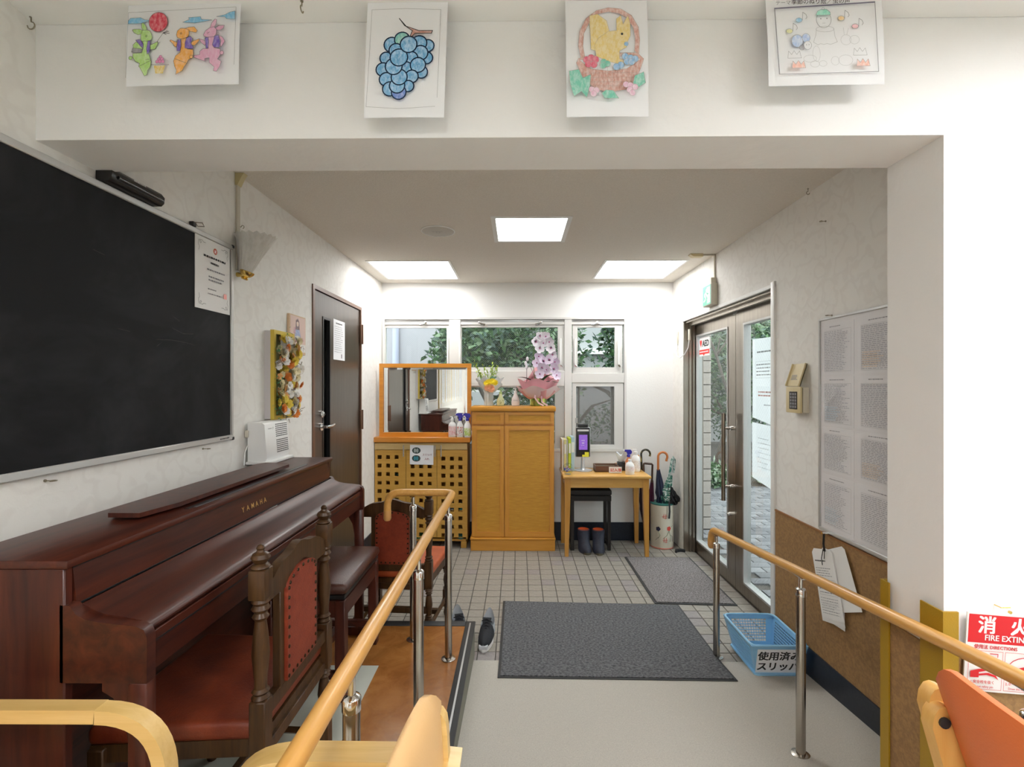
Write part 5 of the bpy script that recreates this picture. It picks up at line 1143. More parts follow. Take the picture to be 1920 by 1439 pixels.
# ------------------------------------------------------------------ sneakers
snk = mat('black_knit', (.012, .013, .018), .8, bump=.5, bscale=(300, 300, 300), scale=(300, 300, 300)); snw = mat('white_sole', (.75, .75, .74), .5); sng = mat('grey_heel', (.50, .52, .55), .5); insl = mat('insole_light', (.45, .48, .52), .8)
def sneaker(x, y, z, rz, lb):
    t = thing('sneaker', lb, 'shoe', (x, y, z), rz, 'pair of black sneakers beside the platform')
    n = 24
    def ring(z_, sx, sy, cy, toe=.12): return [(sx*math.cos(a)*(1.0 if math.sin(a) < 0 else .84), cy+sy*math.sin(a), z_) for a in [2*PI*j/n for j in range(n)]]
    b = MB(); R_ = [ring(0, .044, .138, 0), ring(.006, .047, .141, 0), ring(.026, .046, .140, .001)]
    b.add(sum(R_, []), [(i*n+j, i*n+(j+1) % n, (i+1)*n+(j+1) % n, (i+1)*n+j) for i in range(2) for j in range(n)]+[list(range(n)), [2*n+j for j in range(n)]], snw); b.build('sole', t, world=False, ang=50)
    b = MB(); vs = []; fs = []; ny, na = 14, 12
    for i in range(ny+1):
        v = i/ny; yy = -.134+.150*v; h = .03+.062*(v**.8); w = .043*math.sqrt(max(.02, 1-(1-v)**3))
        for j in range(na+1): a = PI*j/na; vs.append((w*math.cos(a), yy, .024+h*math.sin(a)**.8*.8))
    for i in range(ny):
        for j in range(na): fs.append((i*(na+1)+j, i*(na+1)+j+1, (i+1)*(na+1)+j+1, (i+1)*(na+1)+j))
    b.add(vs, fs, snk); b.build('upper', t, world=False, ang=80)
    b = MB(); b.prism([(-.02, -.1415), (.022, -.1415), (.026, -.118), (-.024, -.118)], 'z', .02, .036, sng); b.build('toe_cap', t, world=False)
    b = MB(); m_ = 16; vs = []
    for k in range(m_+1):
        a = PI*k/m_; cx, cy = .038*math.cos(a), .055+.08*math.sin(a); hh = .055+.05*math.sin(a)**3
        vs += [(cx*1.08, cy, .024), (cx, cy, .024+hh)]
    vs = [(.041, .005, .024), (.036, .01, .085)]+vs+[(-.041, .005, .024), (-.036, .01, .085)]
    b.add(vs, [(2*k, 2*k+1, 2*k+3, 2*k+2) for k in range(m_+2)], sng); b.build('heel_counter', t, world=False, ang=80)
    b = MB(); b.add([(.036*math.cos(2*PI*k/16), .055+.075*math.sin(2*PI*k/16), .034) for k in range(16)], [list(range(16))], insl); b.build('insole', t, world=False)
    b = MB()
    for k in range(5): y_ = -.045+.016*k; z_ = .068+.010*k; b.tube([(-.022, y_, z_-.004), (0, y_-.004, z_+.009), (.022, y_, z_-.004)], .0032, snk, 6)
    b.tube([(0, .012, .118), (.02, -.005, .115), (.03, .012, .10)], .003, snk, 6); b.tube([(0, .012, .118), (-.02, 0, .115), (-.03, .02, .10)], .003, snk, 6)
    b.add([(-.02, -.05, .067), (.02, -.05, .067), (.026, .028, .118), (-.026, .028, .118)], [(0, 1, 2, 3)], snk); b.build('laces', t, world=False, ang=60)
sneaker(-.180, 2.815, 0, R(-5), 'right black sneaker with a pale sole, beside the platform corner')
sneaker(-.345, 2.86, 0, R(12), 'left black sneaker half hidden behind the platform edge')

# ------------------------------------------------------------------ blue basket
bk = mat('blue_plastic', (.28, .56, .82), .4)
bx = thing('basket', 'pale blue plastic basket for used slippers beside the handrail', 'basket', (1.32, 2.61, 0))
T = [(1.175, 2.435, .178), (1.455, 2.435, .178), (1.455, 2.775, .178), (1.175, 2.775, .178)]; Bt = [(1.213, 2.475, .022), (1.432, 2.475, .022), (1.432, 2.745, .022), (1.213, 2.745, .022)]
b = MB(); b.prism([(1.20, 2.465), (1.215, 2.455), (1.43, 2.455), (1.445, 2.465), (1.445, 2.74), (1.43, 2.755), (1.215, 2.755), (1.20, 2.74)], 'z', .016, .024, bk); b.build('base', bx)
rr = []
for i in range(4):
    c = Vector(T[i]); p = Vector(T[i-1]); q = Vector(T[(i+1) % 4]); rr += [Vector(v) for v in arc(c, c+(p-c).normalized()*.04, c+(q-c).normalized()*.04, 6)]
b = MB(); b.tube(rr, .0065, bk, 8, closed=True); b.build('rim', bx)
b = MB()
for i in range(4):
    t0, t1, b0, b1 = Vector(T[i]), Vector(T[(i+1) % 4]), Vector(Bt[i]), Vector(Bt[(i+1) % 4])
    def W(u, v): return b0.lerp(b1, u).lerp(t0.lerp(t1, u), v)
    nrm = (t1-t0).cross(b0-t0).normalized()*.0012
    def strip(a, c, d, e): b.add([W(*a)-nrm, W(*c)-nrm, W(*d)-nrm, W(*e)-nrm, W(*a)+nrm, W(*c)+nrm, W(*d)+nrm, W(*e)+nrm], [(3, 2, 1, 0), (4, 5, 6, 7), (0, 1, 5, 4), (1, 2, 6, 5), (2, 3, 7, 6), (3, 0, 4, 7)], bk)
    nu, nv_2 = (13, 8) if i % 2 == 0 else (26, 8); mu_, mv = (.14, .11) if i % 2 == 0 else (.09, .11)
    strip((0, 0), (1, 0), (1, mv), (0, mv)); strip((0, 1-mv-.04), (1, 1-mv-.04), (1, 1), (0, 1)); strip((0, mv), (mu_, mv), (mu_, 1-mv), (0, 1-mv)); strip((1-mu_, mv), (1, mv), (1, 1-mv), (1-mu_, 1-mv))
    for k in range(1, nu): u = mu_+(1-2*mu_)*k/nu; w = .0045 if i % 2 == 0 else .0035; strip((u-w, mv), (u+w, mv), (u+w, .88), (u-w, .88))
    for k in range(1, nv_2): v = mv+(.86-mv)*k/nv_2; strip((mu_, v-.013), (1-mu_, v-.013), (1-mu_, v+.013), (mu_, v+.013))
stuff(b.build('lattice', bx, ang=0))
b = MB(); tl_, tr_, bl_ = Vector((1.192, 2.4385, .160)), Vector((1.448, 2.4385, .160)), Vector((1.205, 2.4655, .028))
s = Sheet(tl_+Vector((.012, -.001, 0)), tr_-tl_, Vector((0, .040, -.156)), .235, .140, b, (0, 0, 235, 140)); b.add([s.P(p, -1) for p in ((0, 0), (235, 0), (228, 140), (4, 140))], [(0, 1, 2, 3)], paper)
s.text('使用済み', (6, 60), .054, ink, .032); s.text('スリッパ', (6, 122), .054, ink, .032)
b.build('sign', bx, ang=0)

# ------------------------------------------------------------------ coloured-in sheets hanging from the cornice
def crayon(n, c, v=.25):
    return mat('crayon_'+n, c, .8, col2=tuple(min(1, k+(1-k)*v) for k in c), scale=(160, 60, 90), contrast=(.4, .65))
c_ink = mat('pencil_line', (.12, .11, .13), .8)
HY = 1.236
def hanging(x0, x1, z1, z0, label, skew=(0, 0), sh=0):
    """paper sheet hanging free, slightly curled towards the reader; returns thing-mesh builder and Sheet"""
    b = MB(); n = 6
    def pt(u, v, o=0):
        x = x0+(x1-x0)*u+skew[0]*v; z = z1+(z0-z1)*v+skew[1]*u; return (x, HY-.003*math.sin(PI*v)-.0015*math.sin(PI*u)+o, z)
    vs = [pt(i/n, j/n) for j in range(n+1) for i in range(n+1)]+[pt(i/n, j/n, .0008) for j in range(n+1) for i in range(n+1)]; N_ = (n+1)**2; fs = []
    for j in range(n):
        for i in range(n): a = j*(n+1)+i; fs.append((a, a+1, a+n+2, a+n+1)); fs.append((N_+a, N_+a+n+1, N_+a+n+2, N_+a+1))
    b.add(vs, fs, paper); o = b.build('hanging_sheet', None, ang=60); tag(o, label, 'drawing', 'coloured-in sheets on the beam')
    m = MB(); s = Sheet((x0, HY-.006, z1), (1, 0, skew[1]/(x1-x0)), (skew[0]/(z1-z0), 0, -1), x1-x0, z1-z0, m); WM[o.name] = Matrix.Identity(4)
    return o, m, s
# 1 rabbits
o, m, s = hanging(-1.003, -.711, 2.466, 2.257, 'sheet with three dancing rabbits in vests under a red sun, leftmost on the beam', (-.006, .004)); s.src = (60, 40, 1845, 1290)
sky = crayon('sky', (.22, .55, .80)); gr = crayon('lime', (.45, .72, .22)); orr = crayon('orange', (.88, .42, .08)); pk = crayon('pink', (.80, .42, .60)); vio = crayon('violet', (.20, .12, .50)); rd = crayon('red', (.70, .06, .10)); gy = crayon('grey', (.30, .30, .32))
s.line([(95, 180), (1790, 130), (1785, 1010)], .0006, ink_g); s.line([(95, 180), (80, 1180)], .0006, ink_g)
for q in ([(95, 310), (130, 270), (290, 265), (360, 300), (450, 310), (300, 350), (95, 355)], [(960, 350), (1060, 310), (1050, 280), (1240, 270), (1250, 310), (1420, 325), (1250, 350), (1150, 365)], [(1490, 275), (1620, 250), (1700, 210), (1780, 195), (1780, 320), (1650, 310), (1620, 280)]): s.shape(q, sky, c_ink, .0007)
s.circ((575, 340), 148, rd, c_ink, n=30)
W_ = .0008
def sh(m_, *qs):
    for q in qs: s.shape(q, m_, c_ink, W_)
sh(gr, [(330, 345), (310, 370), (315, 420), (345, 470), (390, 470), (395, 430), (370, 380)], [(170, 455), (200, 445), (280, 445), (330, 460), (320, 520), (260, 530), (200, 500)],
   [(340, 620), (420, 620), (430, 800), (460, 880), (485, 950), (470, 1030), (430, 1080), (420, 1150), (380, 1165), (350, 1110), (310, 1040), (290, 1020), (300, 970), (230, 940), (190, 870), (190, 815), (330, 810), (350, 740)],
   [(330, 465), (400, 465), (450, 475), (480, 530), (490, 580), (470, 620), (400, 635), (370, 630), (330, 640), (310, 590), (310, 530)], [(240, 640), (190, 690), (200, 740), (340, 755), (350, 720), (300, 680)], [(460, 700), (530, 670), (580, 645), (585, 680), (540, 760), (470, 765)])
s.circ((160, 890), 28, gr, c_ink, W_); s.line([(300, 1020), (480, 935)], W_, c_ink); s.line([(400, 920), (480, 915)], W_, c_ink)
sh(vio, [(235, 620), (300, 610), (360, 680), (355, 750), (320, 720), (270, 660)], [(430, 640), (470, 635), (465, 740), (465, 800), (425, 840), (410, 760)]); sh(gy, [(195, 740), (340, 760), (330, 815), (180, 805)])
s.circ((405, 565), 12, None, c_ink, W_); s.line([(580, 650), (680, 510)], W_, c_ink)
for e in ((760, 500), (770, 530), (720, 550), (740, 490)): s.line([(670, 525), e], .0012, c_ink)
sh(orr, [(1010, 465), (1080, 445), (1160, 440), (1210, 500), (1190, 530), (1100, 510)], [(960, 620), (1070, 600), (1060, 700), (1060, 780), (1150, 790), (1160, 850), (1150, 900), (1080, 950), (1060, 1000), (1020, 1050), (990, 1110), (890, 1165), (900, 1100), (870, 1040), (850, 960), (880, 880), (950, 830), (960, 720)],
   [(885, 560), (900, 500), (950, 460), (1020, 465), (1080, 490), (1085, 560), (1060, 600), (960, 625), (900, 600)], [(785, 650), (800, 635), (870, 665), (920, 690), (910, 740), (870, 745), (830, 690)], [(1110, 700), (1160, 660), (1255, 630), (1240, 670), (1180, 730), (1120, 720)])
s.circ((1130, 905), 26, orr, c_ink, W_); s.line([(880, 930), (1060, 1000)], W_, c_ink); s.circ((962, 545), 12, None, c_ink, W_)
sh(vio, [(915, 640), (960, 640), (970, 740), (950, 815), (905, 810), (900, 740)], [(1050, 620), (1110, 590), (1150, 630), (1120, 690), (1170, 780), (1090, 785), (1030, 770), (1030, 690)])
sh(pk, [(1420, 470), (1440, 400), (1490, 340), (1520, 350), (1510, 420), (1480, 470)], [(1490, 490), (1560, 440), (1640, 440), (1630, 480), (1580, 510), (1510, 510)],
   [(1390, 610), (1490, 610), (1480, 700), (1500, 780), (1590, 800), (1590, 890), (1550, 950), (1610, 990), (1590, 1060), (1540, 1140), (1490, 1130), (1500, 1070), (1420, 1000), (1420, 930), (1350, 940), (1350, 980), (1180, 920), (1180, 890), (1270, 880), (1270, 830), (1320, 790), (1400, 790), (1400, 700)],
   [(1320, 580), (1350, 520), (1420, 470), (1480, 460), (1525, 500), (1520, 570), (1490, 610), (1380, 620), (1330, 600)], [(1250, 640), (1330, 660), (1370, 700), (1350, 745), (1290, 700)], [(1560, 600), (1620, 620), (1660, 685), (1600, 780), (1590, 720), (1600, 680)])
s.circ((1618, 862), 30, pk, c_ink, W_); s.line([(1385, 560), (1420, 540)], W_, c_ink)
sh(vio, [(1350, 630), (1400, 620), (1410, 700), (1400, 790), (1370, 790)], [(1500, 610), (1560, 590), (1590, 700), (1580, 780), (1500, 780), (1470, 740)])
s.fill([(560, 1040), (740, 1040), (705, 1160), (590, 1160)], crayon('ochre', (.80, .58, .12), .5)); s.line([(510, 1025), (800, 1030)], W_, c_ink)
for q in ((665, 910), (640, 945), (690, 945), (615, 985), (662, 985), (710, 985)): s.circ(q, 26, crayon('rose', (.78, .25, .50)), c_ink, .0005, 12)
m.build('drawing', o, ang=0)
# 2 grapes
o, m, s = hanging(-.384, -.178, 2.467, 2.172, 'sheet with a bunch of thickly outlined blue grapes on the beam', (-.010, 0)); s.src = (155, 0, 600, 655)
gb = crayon('grape', (.16, .42, .70), .3); gb2 = crayon('grape_green', (.22, .55, .50), .3); gb3 = crayon('grape_deep', (.10, .22, .62), .3); blu = mat('print_dark_blue', (.015, .05, .12), .7)
s.line([(185, 50), (370, 45), (565, 52), (560, 550)], .0006, ink_g); s.line([(185, 50), (170, 600), (350, 612), (550, 600)], .0006, ink_g)
for k, (x, y, r) in enumerate(((300, 250, 42), (500, 257, 34), (357, 222, 42), (452, 243, 42), (272, 327, 34), (325, 283, 38), (495, 328, 34), (460, 300, 42), (410, 330, 38), (258, 393, 38), (470, 410, 34), (385, 385, 34), (450, 370, 42), (278, 450, 38), (418, 435, 36), (300, 505, 40), (400, 490, 32), (350, 525, 40), (340, 488, 42), (350, 440, 44), (318, 380, 46), (345, 330, 48), (396, 257, 46))):
    s.circ((x, y), r, gb2 if k == 2 else gb3 if k == 17 else gb, blu, .0032, 22)
s.shape([(340, 110), (380, 155), (450, 180), (525, 180), (520, 195), (450, 195), (430, 195), (410, 215), (405, 205), (415, 180), (370, 150)], crayon('twig', (.55, .28, .22)), ink, .0018)
m.build('drawing', o, ang=0)
# 3 squirrel
o, m, s = hanging(.122, .330, 2.467, 2.171, 'sheet with a yellow squirrel sitting in a fruit basket on the beam', (.004, 0)); s.src = (1262, 5, 1722, 662)
fl_ = mat('pencil_soft', (.42, .33, .30), .8); bsk = crayon('basket', (.62, .33, .27), .45); sq = crayon('straw', (.78, .60, .22), .35); grn = crayon('sea_green', (.18, .55, .42), .35); prd = crayon('berry', (.70, .12, .20)); pbl = crayon('berry_blue', (.25, .48, .75), .4); ppk = crayon('berry_pink', (.80, .50, .65), .5)
out = [(1345+0, 345), (1330, 270), (1338, 190), (1375, 115), (1435, 70), (1500, 55), (1570, 62), (1630, 100), (1668, 165), (1675, 240), (1668, 320)]; inn = [(1645, 300), (1650, 235), (1640, 170), (1605, 115), (1560, 88), (1500, 78), (1445, 90), (1398, 130), (1362, 200), (1356, 270), (1368, 345)]
s.shape(out+inn, bsk, fl_, .0006)
s.shape([(1318, 365), (1330, 340), (1500, 310), (1660, 310), (1695, 345), (1690, 365), (1660, 440), (1610, 515), (1500, 530), (1420, 515), (1350, 440)], bsk, fl_, .0006); s.shape([(1335, 350), (1500, 322), (1680, 345), (1600, 400), (1500, 412), (1400, 400)], paper, fl_, .0005)
s.shape([(1395, 100), (1440, 92), (1490, 130), (1505, 190), (1460, 230), (1430, 300), (1400, 290), (1400, 220), (1395, 150)], sq, fl_, .0006)
s.shape([(1440, 230), (1500, 190), (1545, 185), (1545, 120), (1570, 100), (1582, 150), (1610, 100), (1622, 150), (1622, 215), (1605, 250), (1600, 280), (1560, 300), (1560, 345), (1605, 365), (1580, 380), (1500, 360), (1430, 330), (1420, 270)], sq, fl_, .0006)
s.circ((1575, 205), 7, ink); s.circ((1598, 262), 12, pbl, fl_, .0005)
for q in ((1375, 350), (1400, 340), (1425, 350), (1385, 375), (1415, 378)): s.circ(q, 20, prd, fl_, .0005, 12)
for q in ((1470, 365), (1490, 375), (1465, 385)): s.circ(q, 18, grn, fl_, .0005, 12)
for q in ((1590, 335), (1620, 345), (1645, 350), (1600, 365), (1565, 385), (1540, 395), (1625, 368)): s.circ(q, 19, pbl, fl_, .0005, 12)
for y in (430, 455, 480, 503): s.line([(1352+(y-430)*.6, y), (1655-(y-430)*.55, y)], .0006, fl_)
for k in range(12): s.line([(1350+28*k, 400), (1372+24*k, 515)], .0004, fl_)
for q in ([(1275, 420), (1330, 412), (1350, 460), (1395, 440), (1390, 500), (1372, 570), (1342, 535), (1300, 562), (1285, 510), (1278, 480)], [(1640, 450), (1690, 428), (1700, 490), (1662, 512), (1630, 490)], [(1455, 545), (1480, 528), (1520, 532), (1550, 576), (1470, 575)]): s.shape(q, grn, fl_, .0006)
for q in ((1400, 525), (1425, 530), (1410, 550), (1590, 500), (1615, 505), (1640, 515), (1610, 530), (1625, 548)): s.circ(q, 17, ppk, fl_, .0005, 12)
m.build('drawing', o, ang=0)
# 4 insects' concert
o, m, s = hanging(.630, .922, 2.467, 2.246, 'sheet with a pale line drawing of insects and music notes, rightmost on the beam', (.008, .003)); s.src = (20, 0, 1830, 1240)
fa = mat('pencil_faint', (.50, .50, .52), .8)
s.line([(135, 160), (880, 130), (1695, 95)], .0032, mat('frame_grey', (.16, .15, .22), .7)); s.line([(135, 160), (175, 1095)], .0022, ink_g); s.line([(175, 1095), (950, 1090), (1715, 1080), (1695, 95)], .0015, ink_g)
s.text('テーマ', (150, 108), .013, ink_g, 0); s.text('季節のぬり絵／虫の声', (395, 102), .0148, ink, .004)
for x, y, c in ((505, 335, (.35, .65, .88)), (350, 490, (.80, .78, .45)), (1158, 322, (.85, .60, .30)), (1370, 440, (.88, .50, .55))):
    s.circ((x, y), 50, crayon('note_%d' % x, c, .3), ink_g, .0007, 16, ry=32); s.line([(x+52, y), (x+62, y-110), (x+110, y-80), (x+125, y-40), (x+105, y-15)], .0010, ink_g)
s.circ((885, 340), 115, None, ink_g, .0010, 24); s.shape([(770, 275), (790, 220), (850, 195), (930, 195), (985, 235), (990, 275)], crayon('mint', (.30, .72, .58), .3), ink_g, .0008); s.circ((880, 188), 20, None, ink_g, .0006, 10)
s.circ((838, 328), 9, ink_g); s.circ((932, 326), 9, ink_g); s.line([(860, 392), (905, 392)], .0008, fa)
s.line([(760, 480), (750, 560), (710, 660), (780, 700), (820, 682), (870, 695), (920, 682), (970, 695), (1020, 682), (1080, 660), (1045, 580), (1030, 470)], .0009, fa); s.circ((895, 478), 140, None, fa, .0008, 24, ry=40)
s.circ((460, 640), 88, crayon('wing', (.45, .58, .85), .5), ink_g, .0007, 22); s.circ((595, 600), 62, MATS['crayon_wing'], ink_g, .0007, 20); s.circ((615, 705), 60, paper, ink_g, .0007, 20); s.circ((525, 735), 38, None, ink_g, .0006, 14)
for x, y in ((595, 700), (635, 698)): s.circ((x, y), 6, ink_g)
for c, r, ry in (((1210, 640), 80, 72), ((1340, 640), 75, 60), ((745, 830), 58, 110), ((715, 975), 70, 45), ((840, 970), 60, 40), ((1030, 935), 62, 62), ((1190, 930), 110, 75), ((640, 900), 100, 50)): s.circ(c, r, None, fa, .0006, 20, ry=ry)
s.line([(1180, 570), (1170, 470)], .0006, fa); s.line([(1220, 570), (1250, 475)], .0006, fa)
for x, y, f in ((400, 890, None), (460, 1030, 1), (1415, 865, None), (1455, 1020, 1)):
    s.shape([(x-105, y), (x-90, y-100), (x-45, y-50), (x-5, y-105), (x+35, y-50), (x+80, y-100), (x+105, y)], crayon('salmon', (.85, .50, .42), .5) if f else None, ink_g, .0006)
m.build('drawing', o, ang=0)

# ------------------------------------------------------------------ blackboard with its things
alb = mat('board_frame', (.55, .55, .54), .35, metal=.35)
slate = mat('slate', (.006, .0065, .0075), .7, spec=.22, col2=(.022, .023, .026), scale=(1.2, 1.6, 2.6), dist=1.5, contrast=(.45, .8), bump=.08, bscale=(400, 400, 400))
BYA, BYB, BZA, BZB = 1.13, 2.182, 1.240, 2.118; BX = -1.292
t = thing('blackboard', 'large blackboard with a light metal frame on the left wall above the piano', 'blackboard', (XL, 1.66, 1.68))
b = MB(); b.box(XL+.0005, BX-.003, BYA+.01, BYB-.01, BZA+.01, BZB-.01, slate); b.build('board', t, ang=0)
fw = .022
for y0, y1, z0, z1 in ((BYA, BYB, BZA, BZA+fw), (BYA, BYB, BZB-fw, BZB), (BYA, BYA+fw, BZA+fw, BZB-fw), (BYB-fw*.8, BYB, BZA+fw, BZB-fw)):
    b = MB(); b.box(XL+.0005, BX+.004, y0, y1, z0, z1, alb, .003); b.build('frame', t)
for y, z in ((BYB, BZB), (BYB, BZA), (BYA, BZB), (BYA, BZA)):
    b = MB(); b.box(XL+.0002, BX+.006, y-.012 if y == BYB else y-.003, y+.004 if y == BYB else y+.012, z-.012 if z == BZB else z-.003, z+.003 if z == BZB else z+.012, dark, .003); b.build('corner_cap', t)
b = MB(); s = Sheet((BX+.0045, 2.08, BZA+.016), (0, 1, 0), (0, 0, -1), .07, .012, b); s.dashes(0, .07, 0, .01, 1, ink, .005); b.build('maker_mark', t, ang=0)
b = MB(); chalk = mat('chalk_haze', (.16, .16, .165), .9, alpha=.35); s = Sheet((BX-.0028, 1.3, 2.0), (0, 1, 0), (0, 0, -1), 1, 1, b)
for q in ([(.50, .30), (.56, .315), (.62, .31)], [(.42, .35), (.50, .345), (.60, .35), (.62, .355)], [(.50, .255), (.54, .27)], [(.16, .10), (.2, .105)], [(.25, .33), (.3, .335)], [(.44, .36), (.42, .375)]): s.line(q, .0022, chalk)
stuff(b.build('chalk_smears', t, ang=0))
t = thing('light_bar', 'black bar lamp with small white lettering lying on the blackboard frame', 'lamp', (-1.29, 1.60, BZB+.001))
b = MB(); pr = [(-1.302, BZB+.001), (-1.262, BZB+.001), (-1.252, BZB+.010), (-1.250, BZB+.030), (-1.262, BZB+.045), (-1.285, BZB+.050), (-1.302, BZB+.048)]
b.prism(pr, 'y', 1.478, 1.70, black); b.sph((-1.276, 1.70, BZB+.025), (.024, .010, .023), black, 14, 8); b.build('case', t, ang=50)
b = MB(); b.cyl((-1.251, 1.50, BZB+.018), (-1.251, 1.69, BZB+.018), .006, mat('gloss_black', (.03, .03, .032), .12), n=10); b.build('tube', t)
b = MB(); s = Sheet((-1.2535, 1.565, BZB+.042), (0, 1, 0), (.35, 0, -1), .06, .012, b); s.dashes(0, .055, 0, .010, 1, mat('print_white', (.7, .7, .7), .6), .007, seed=3); b.build('print', t, ang=0)
b = MB(); b.box(XL, -1.286, 1.905, 1.925, BZB+.0005, BZB+.020, black, .002); b.tube([(-1.286, 1.915, BZB+.018), (-1.27, 1.935, BZB+.022), (-1.272, 1.95, BZB+.012), (-1.288, 1.935, BZB+.008)], .0022, steel, 6, closed=True); tag(b.build('binder_clip'), 'small black binder clip on top of the blackboard frame', 'clip')
# certificate
o = MB().box(BX-.0028, BX-.0005, 1.925, 2.158, 1.800, 2.098, paper2).build('certificate', None, ang=0); tag(o, 'laminated white certificate with a red crest taped to the blackboard', 'certificate'); WM[o.name] = Matrix.Identity(4)
o.data.materials[0] = mat('laminate', (.80, .79, .78), .12)
m = MB(); s = Sheet((BX-.0004, 1.925, 2.098), (0, 1, 0), (0, 0, -1), .233, .298, m, (0, 0, 233, 298))
s.circ((128, 42), 13, mat('crest_red', (.60, .08, .08), .6), gold, .001, 16); s.text('賞', (121, 48), .014, paper, .01)
for cx, cy, fx, fy in ((20, 20, 1, 1), (213, 20, -1, 1), (20, 278, 1, -1), (213, 278, -1, -1)):
    for q in ([(0, 0), (22, -3), (30, 3), (44, 2)], [(0, 0), (-3, 18), (4, 26), (0, 42)], [(4, 4), (12, 12), (16, 6), (8, 2)]): s.line([(cx+fx*p[0], cy+fy*p[1]) for p in q], .0013, ink)
s.dashes(50, 210, 66, 84, 1, ink, .008, .1, 3); s.dashes(95, 165, 92, 104, 1, ink, .008, .1, 5); s.dashes(70, 200, 122, 134, 1, ink_g, .006, .1, 8); s.dashes(80, 205, 150, 178, 2, ink_g, .006, .1, 9); s.dashes(75, 160, 205, 214, 1, ink_g, .005, .1, 2); s.dashes(75, 180, 224, 234, 1, ink_g, .005, .1, 4)
s.shape([(183, 212), (205, 212), (205, 234), (183, 234)], mat('seal_red', (.80, .35, .32), .7)); stuff(m.build('print', o, ang=0))

# ------------------------------------------------------------------ hooks
hook_m = mat('hook_wire', (.30, .27, .20), .3, metal=.9)
def hook(p, n, r, label, droop=(0, 0, -1), ph=0):
    """screw-in wire hook at wall point p with wall normal n"""
    b = MB(); p = Vector(p); n = Vector(n); d = Vector(droop); pts = [p, p+n*.012]
    for k in range(9): a = R(-90+ph+270*k/8); pts.append(p+n*(.014+r+r*math.sin(a))+d*(r*math.cos(a)))
    b.tube(pts, .0016, hook_m, 6); b.cyl(p, p+n*.003, .004, hook_m, n=8); tag(b.build('wall_hook'), label, 'hook', 'wire hooks')
hook((-.549, 1.225, 2.466), (0, 0, -1), .008, 'small brass wire hook on the cornice between the rabbit and grape sheets', (0, -1, 0))
hook((-1.292, 1.27, 2.466), (0, 0, -1), .010, 'wire hook in the top left corner of the beam cornice', (1, 0, 0))
hook((-1.292, 2.25, ZC), (0, 0, -1), .008, 'wire hook in the ceiling beside the wall lamp conduit', (1, 0, 0))
hook((XL, 2.245, 2.225), (1, 0, 0), .007, 'wire hook on the wall just above the glass lampshade', (0, 0, 1))
hook((XL, 2.80, 1.64), (1, 0, 0), .007, 'wire hook on the wall below the wooden plaque', (0, 1, 0))
hook((XL, 1.32, 1.222), (1, 0, 0), .009, 'wire hook under the blackboard, near the left picture edge', (0, 1, 0))
hook((XL, 1.99, 1.222), (1, 0, 0), .009, 'wire hook under the blackboard near its right corner', (0, 1, 0))
hook((1.45, 2.43, ZC), (0, 0, -1), .008, 'wire hook in the ceiling above the notice board', (-1, 0, 0))
hook((XR, 2.345, 2.275), (-1, 0, 0), .008, 'wire hook on the wall high above the notice board', (0, 1, 0))
hook((XR, 2.30, 1.815), (-1, 0, 0), .008, 'wire hook on the top edge of the notice board', (0, 1, 0))

# ------------------------------------------------------------------ wall lamp
t = thing('wall_lamp', 'fluted white glass wall lamp with a brass cup and a conduit up to the ceiling', 'lamp', (XL, 2.23, 2.05))
gl = mat('frosted_glass', (.52, .50, .46), .3, col2=(.62, .60, .57), scale=(40, 40, 8)); b = MB(); vs = []; fs = []; n = 72; P = [(.024, 2.005), (.034, 2.03), (.048, 2.08), (.066, 2.13), (.080, 2.165), (.088, 2.175)]
cx, cy = -1.215, 2.235
for k, (r, z) in enumerate(P):
    for j in range(n): a = 2*PI*j/n; f = 1+.035*math.cos(18*a); vs.append((max(XL+.002, cx-.050*(2.175-z)/.163+r*f*math.cos(a)), cy+r*f*math.sin(a), z+(.004*math.cos(18*a) if k == len(P)-1 else 0)))
for k in range(len(P)-1):
    for j in range(n): fs.append((k*n+j, k*n+(j+1) % n, (k+1)*n+(j+1) % n, (k+1)*n+j))
b.add(vs, fs, gl); b.build('lamp_shade', t, ang=70)
b = MB(); Mx = Matrix.Rotation(R(20), 4, 'Y'); b.lathe([(0, -.030), (.012, -.029), (.016, -.024), (.010, -.018), (.022, -.010), (.030, 0), (.033, .010), (.030, .013)], (cx-.046, cy, 2.004), brass, 28, Mx)
b.cyl((XL+.0005, cy, 2.0), (cx-.046, cy, 2.0), .011, brass, n=12); b.build('brass_cup', t)
cond = mat('conduit_ivory', (.56, .52, .43), .5)
b = MB(); b.box(XL, XL+.010, 2.222, 2.246, 2.02, ZC-.03, cond, .002); b.build('conduit', t)
b = MB(); b.prism([(XL, ZC), (XL+.042, ZC), (XL+.030, ZC-.018), (XL+.012, ZC-.055), (XL, ZC-.055)], 'y', 2.218, 2.250, mat('conduit_elbow', (.50, .42, .22), .5)); b.build('conduit_elbow', t)

# ------------------------------------------------------------------ framed flowers, plaque, purifier, notices on the left wall
random.seed(21)
t = thing('flower_box', 'gold framed box of yellow and white artificial flowers on the left wall', 'wall decoration', (XL, 2.6, 1.54))
FY0, FY1, FZ0, FZ1 = 2.475, 2.70, 1.306, 1.772
b = MB(); greyc = mat('grey_card', (.56, .53, .54), .7); b.plate('x', XL+.0005, -1.272, FY0+.004, FY1-.004, FZ0+.004, FZ1-.004, [(FY0+.012, FY1-.012, FZ0+.012, FZ1-.012)], greyc); b.box(XL+.0005, XL+.03, FY0+.01, FY1-.01, FZ0+.01, FZ1-.01, mat('moss_ground', (.22, .20, .08), .9)); b.build('box', t, ang=0)
b = MB(); b.plate('x', -1.272, -1.252, FY0, FY1, FZ0, FZ1, [(FY0+.020, FY1-.020, FZ0+.020, FZ1-.020)], gold); b.build('frame', t, ang=0)
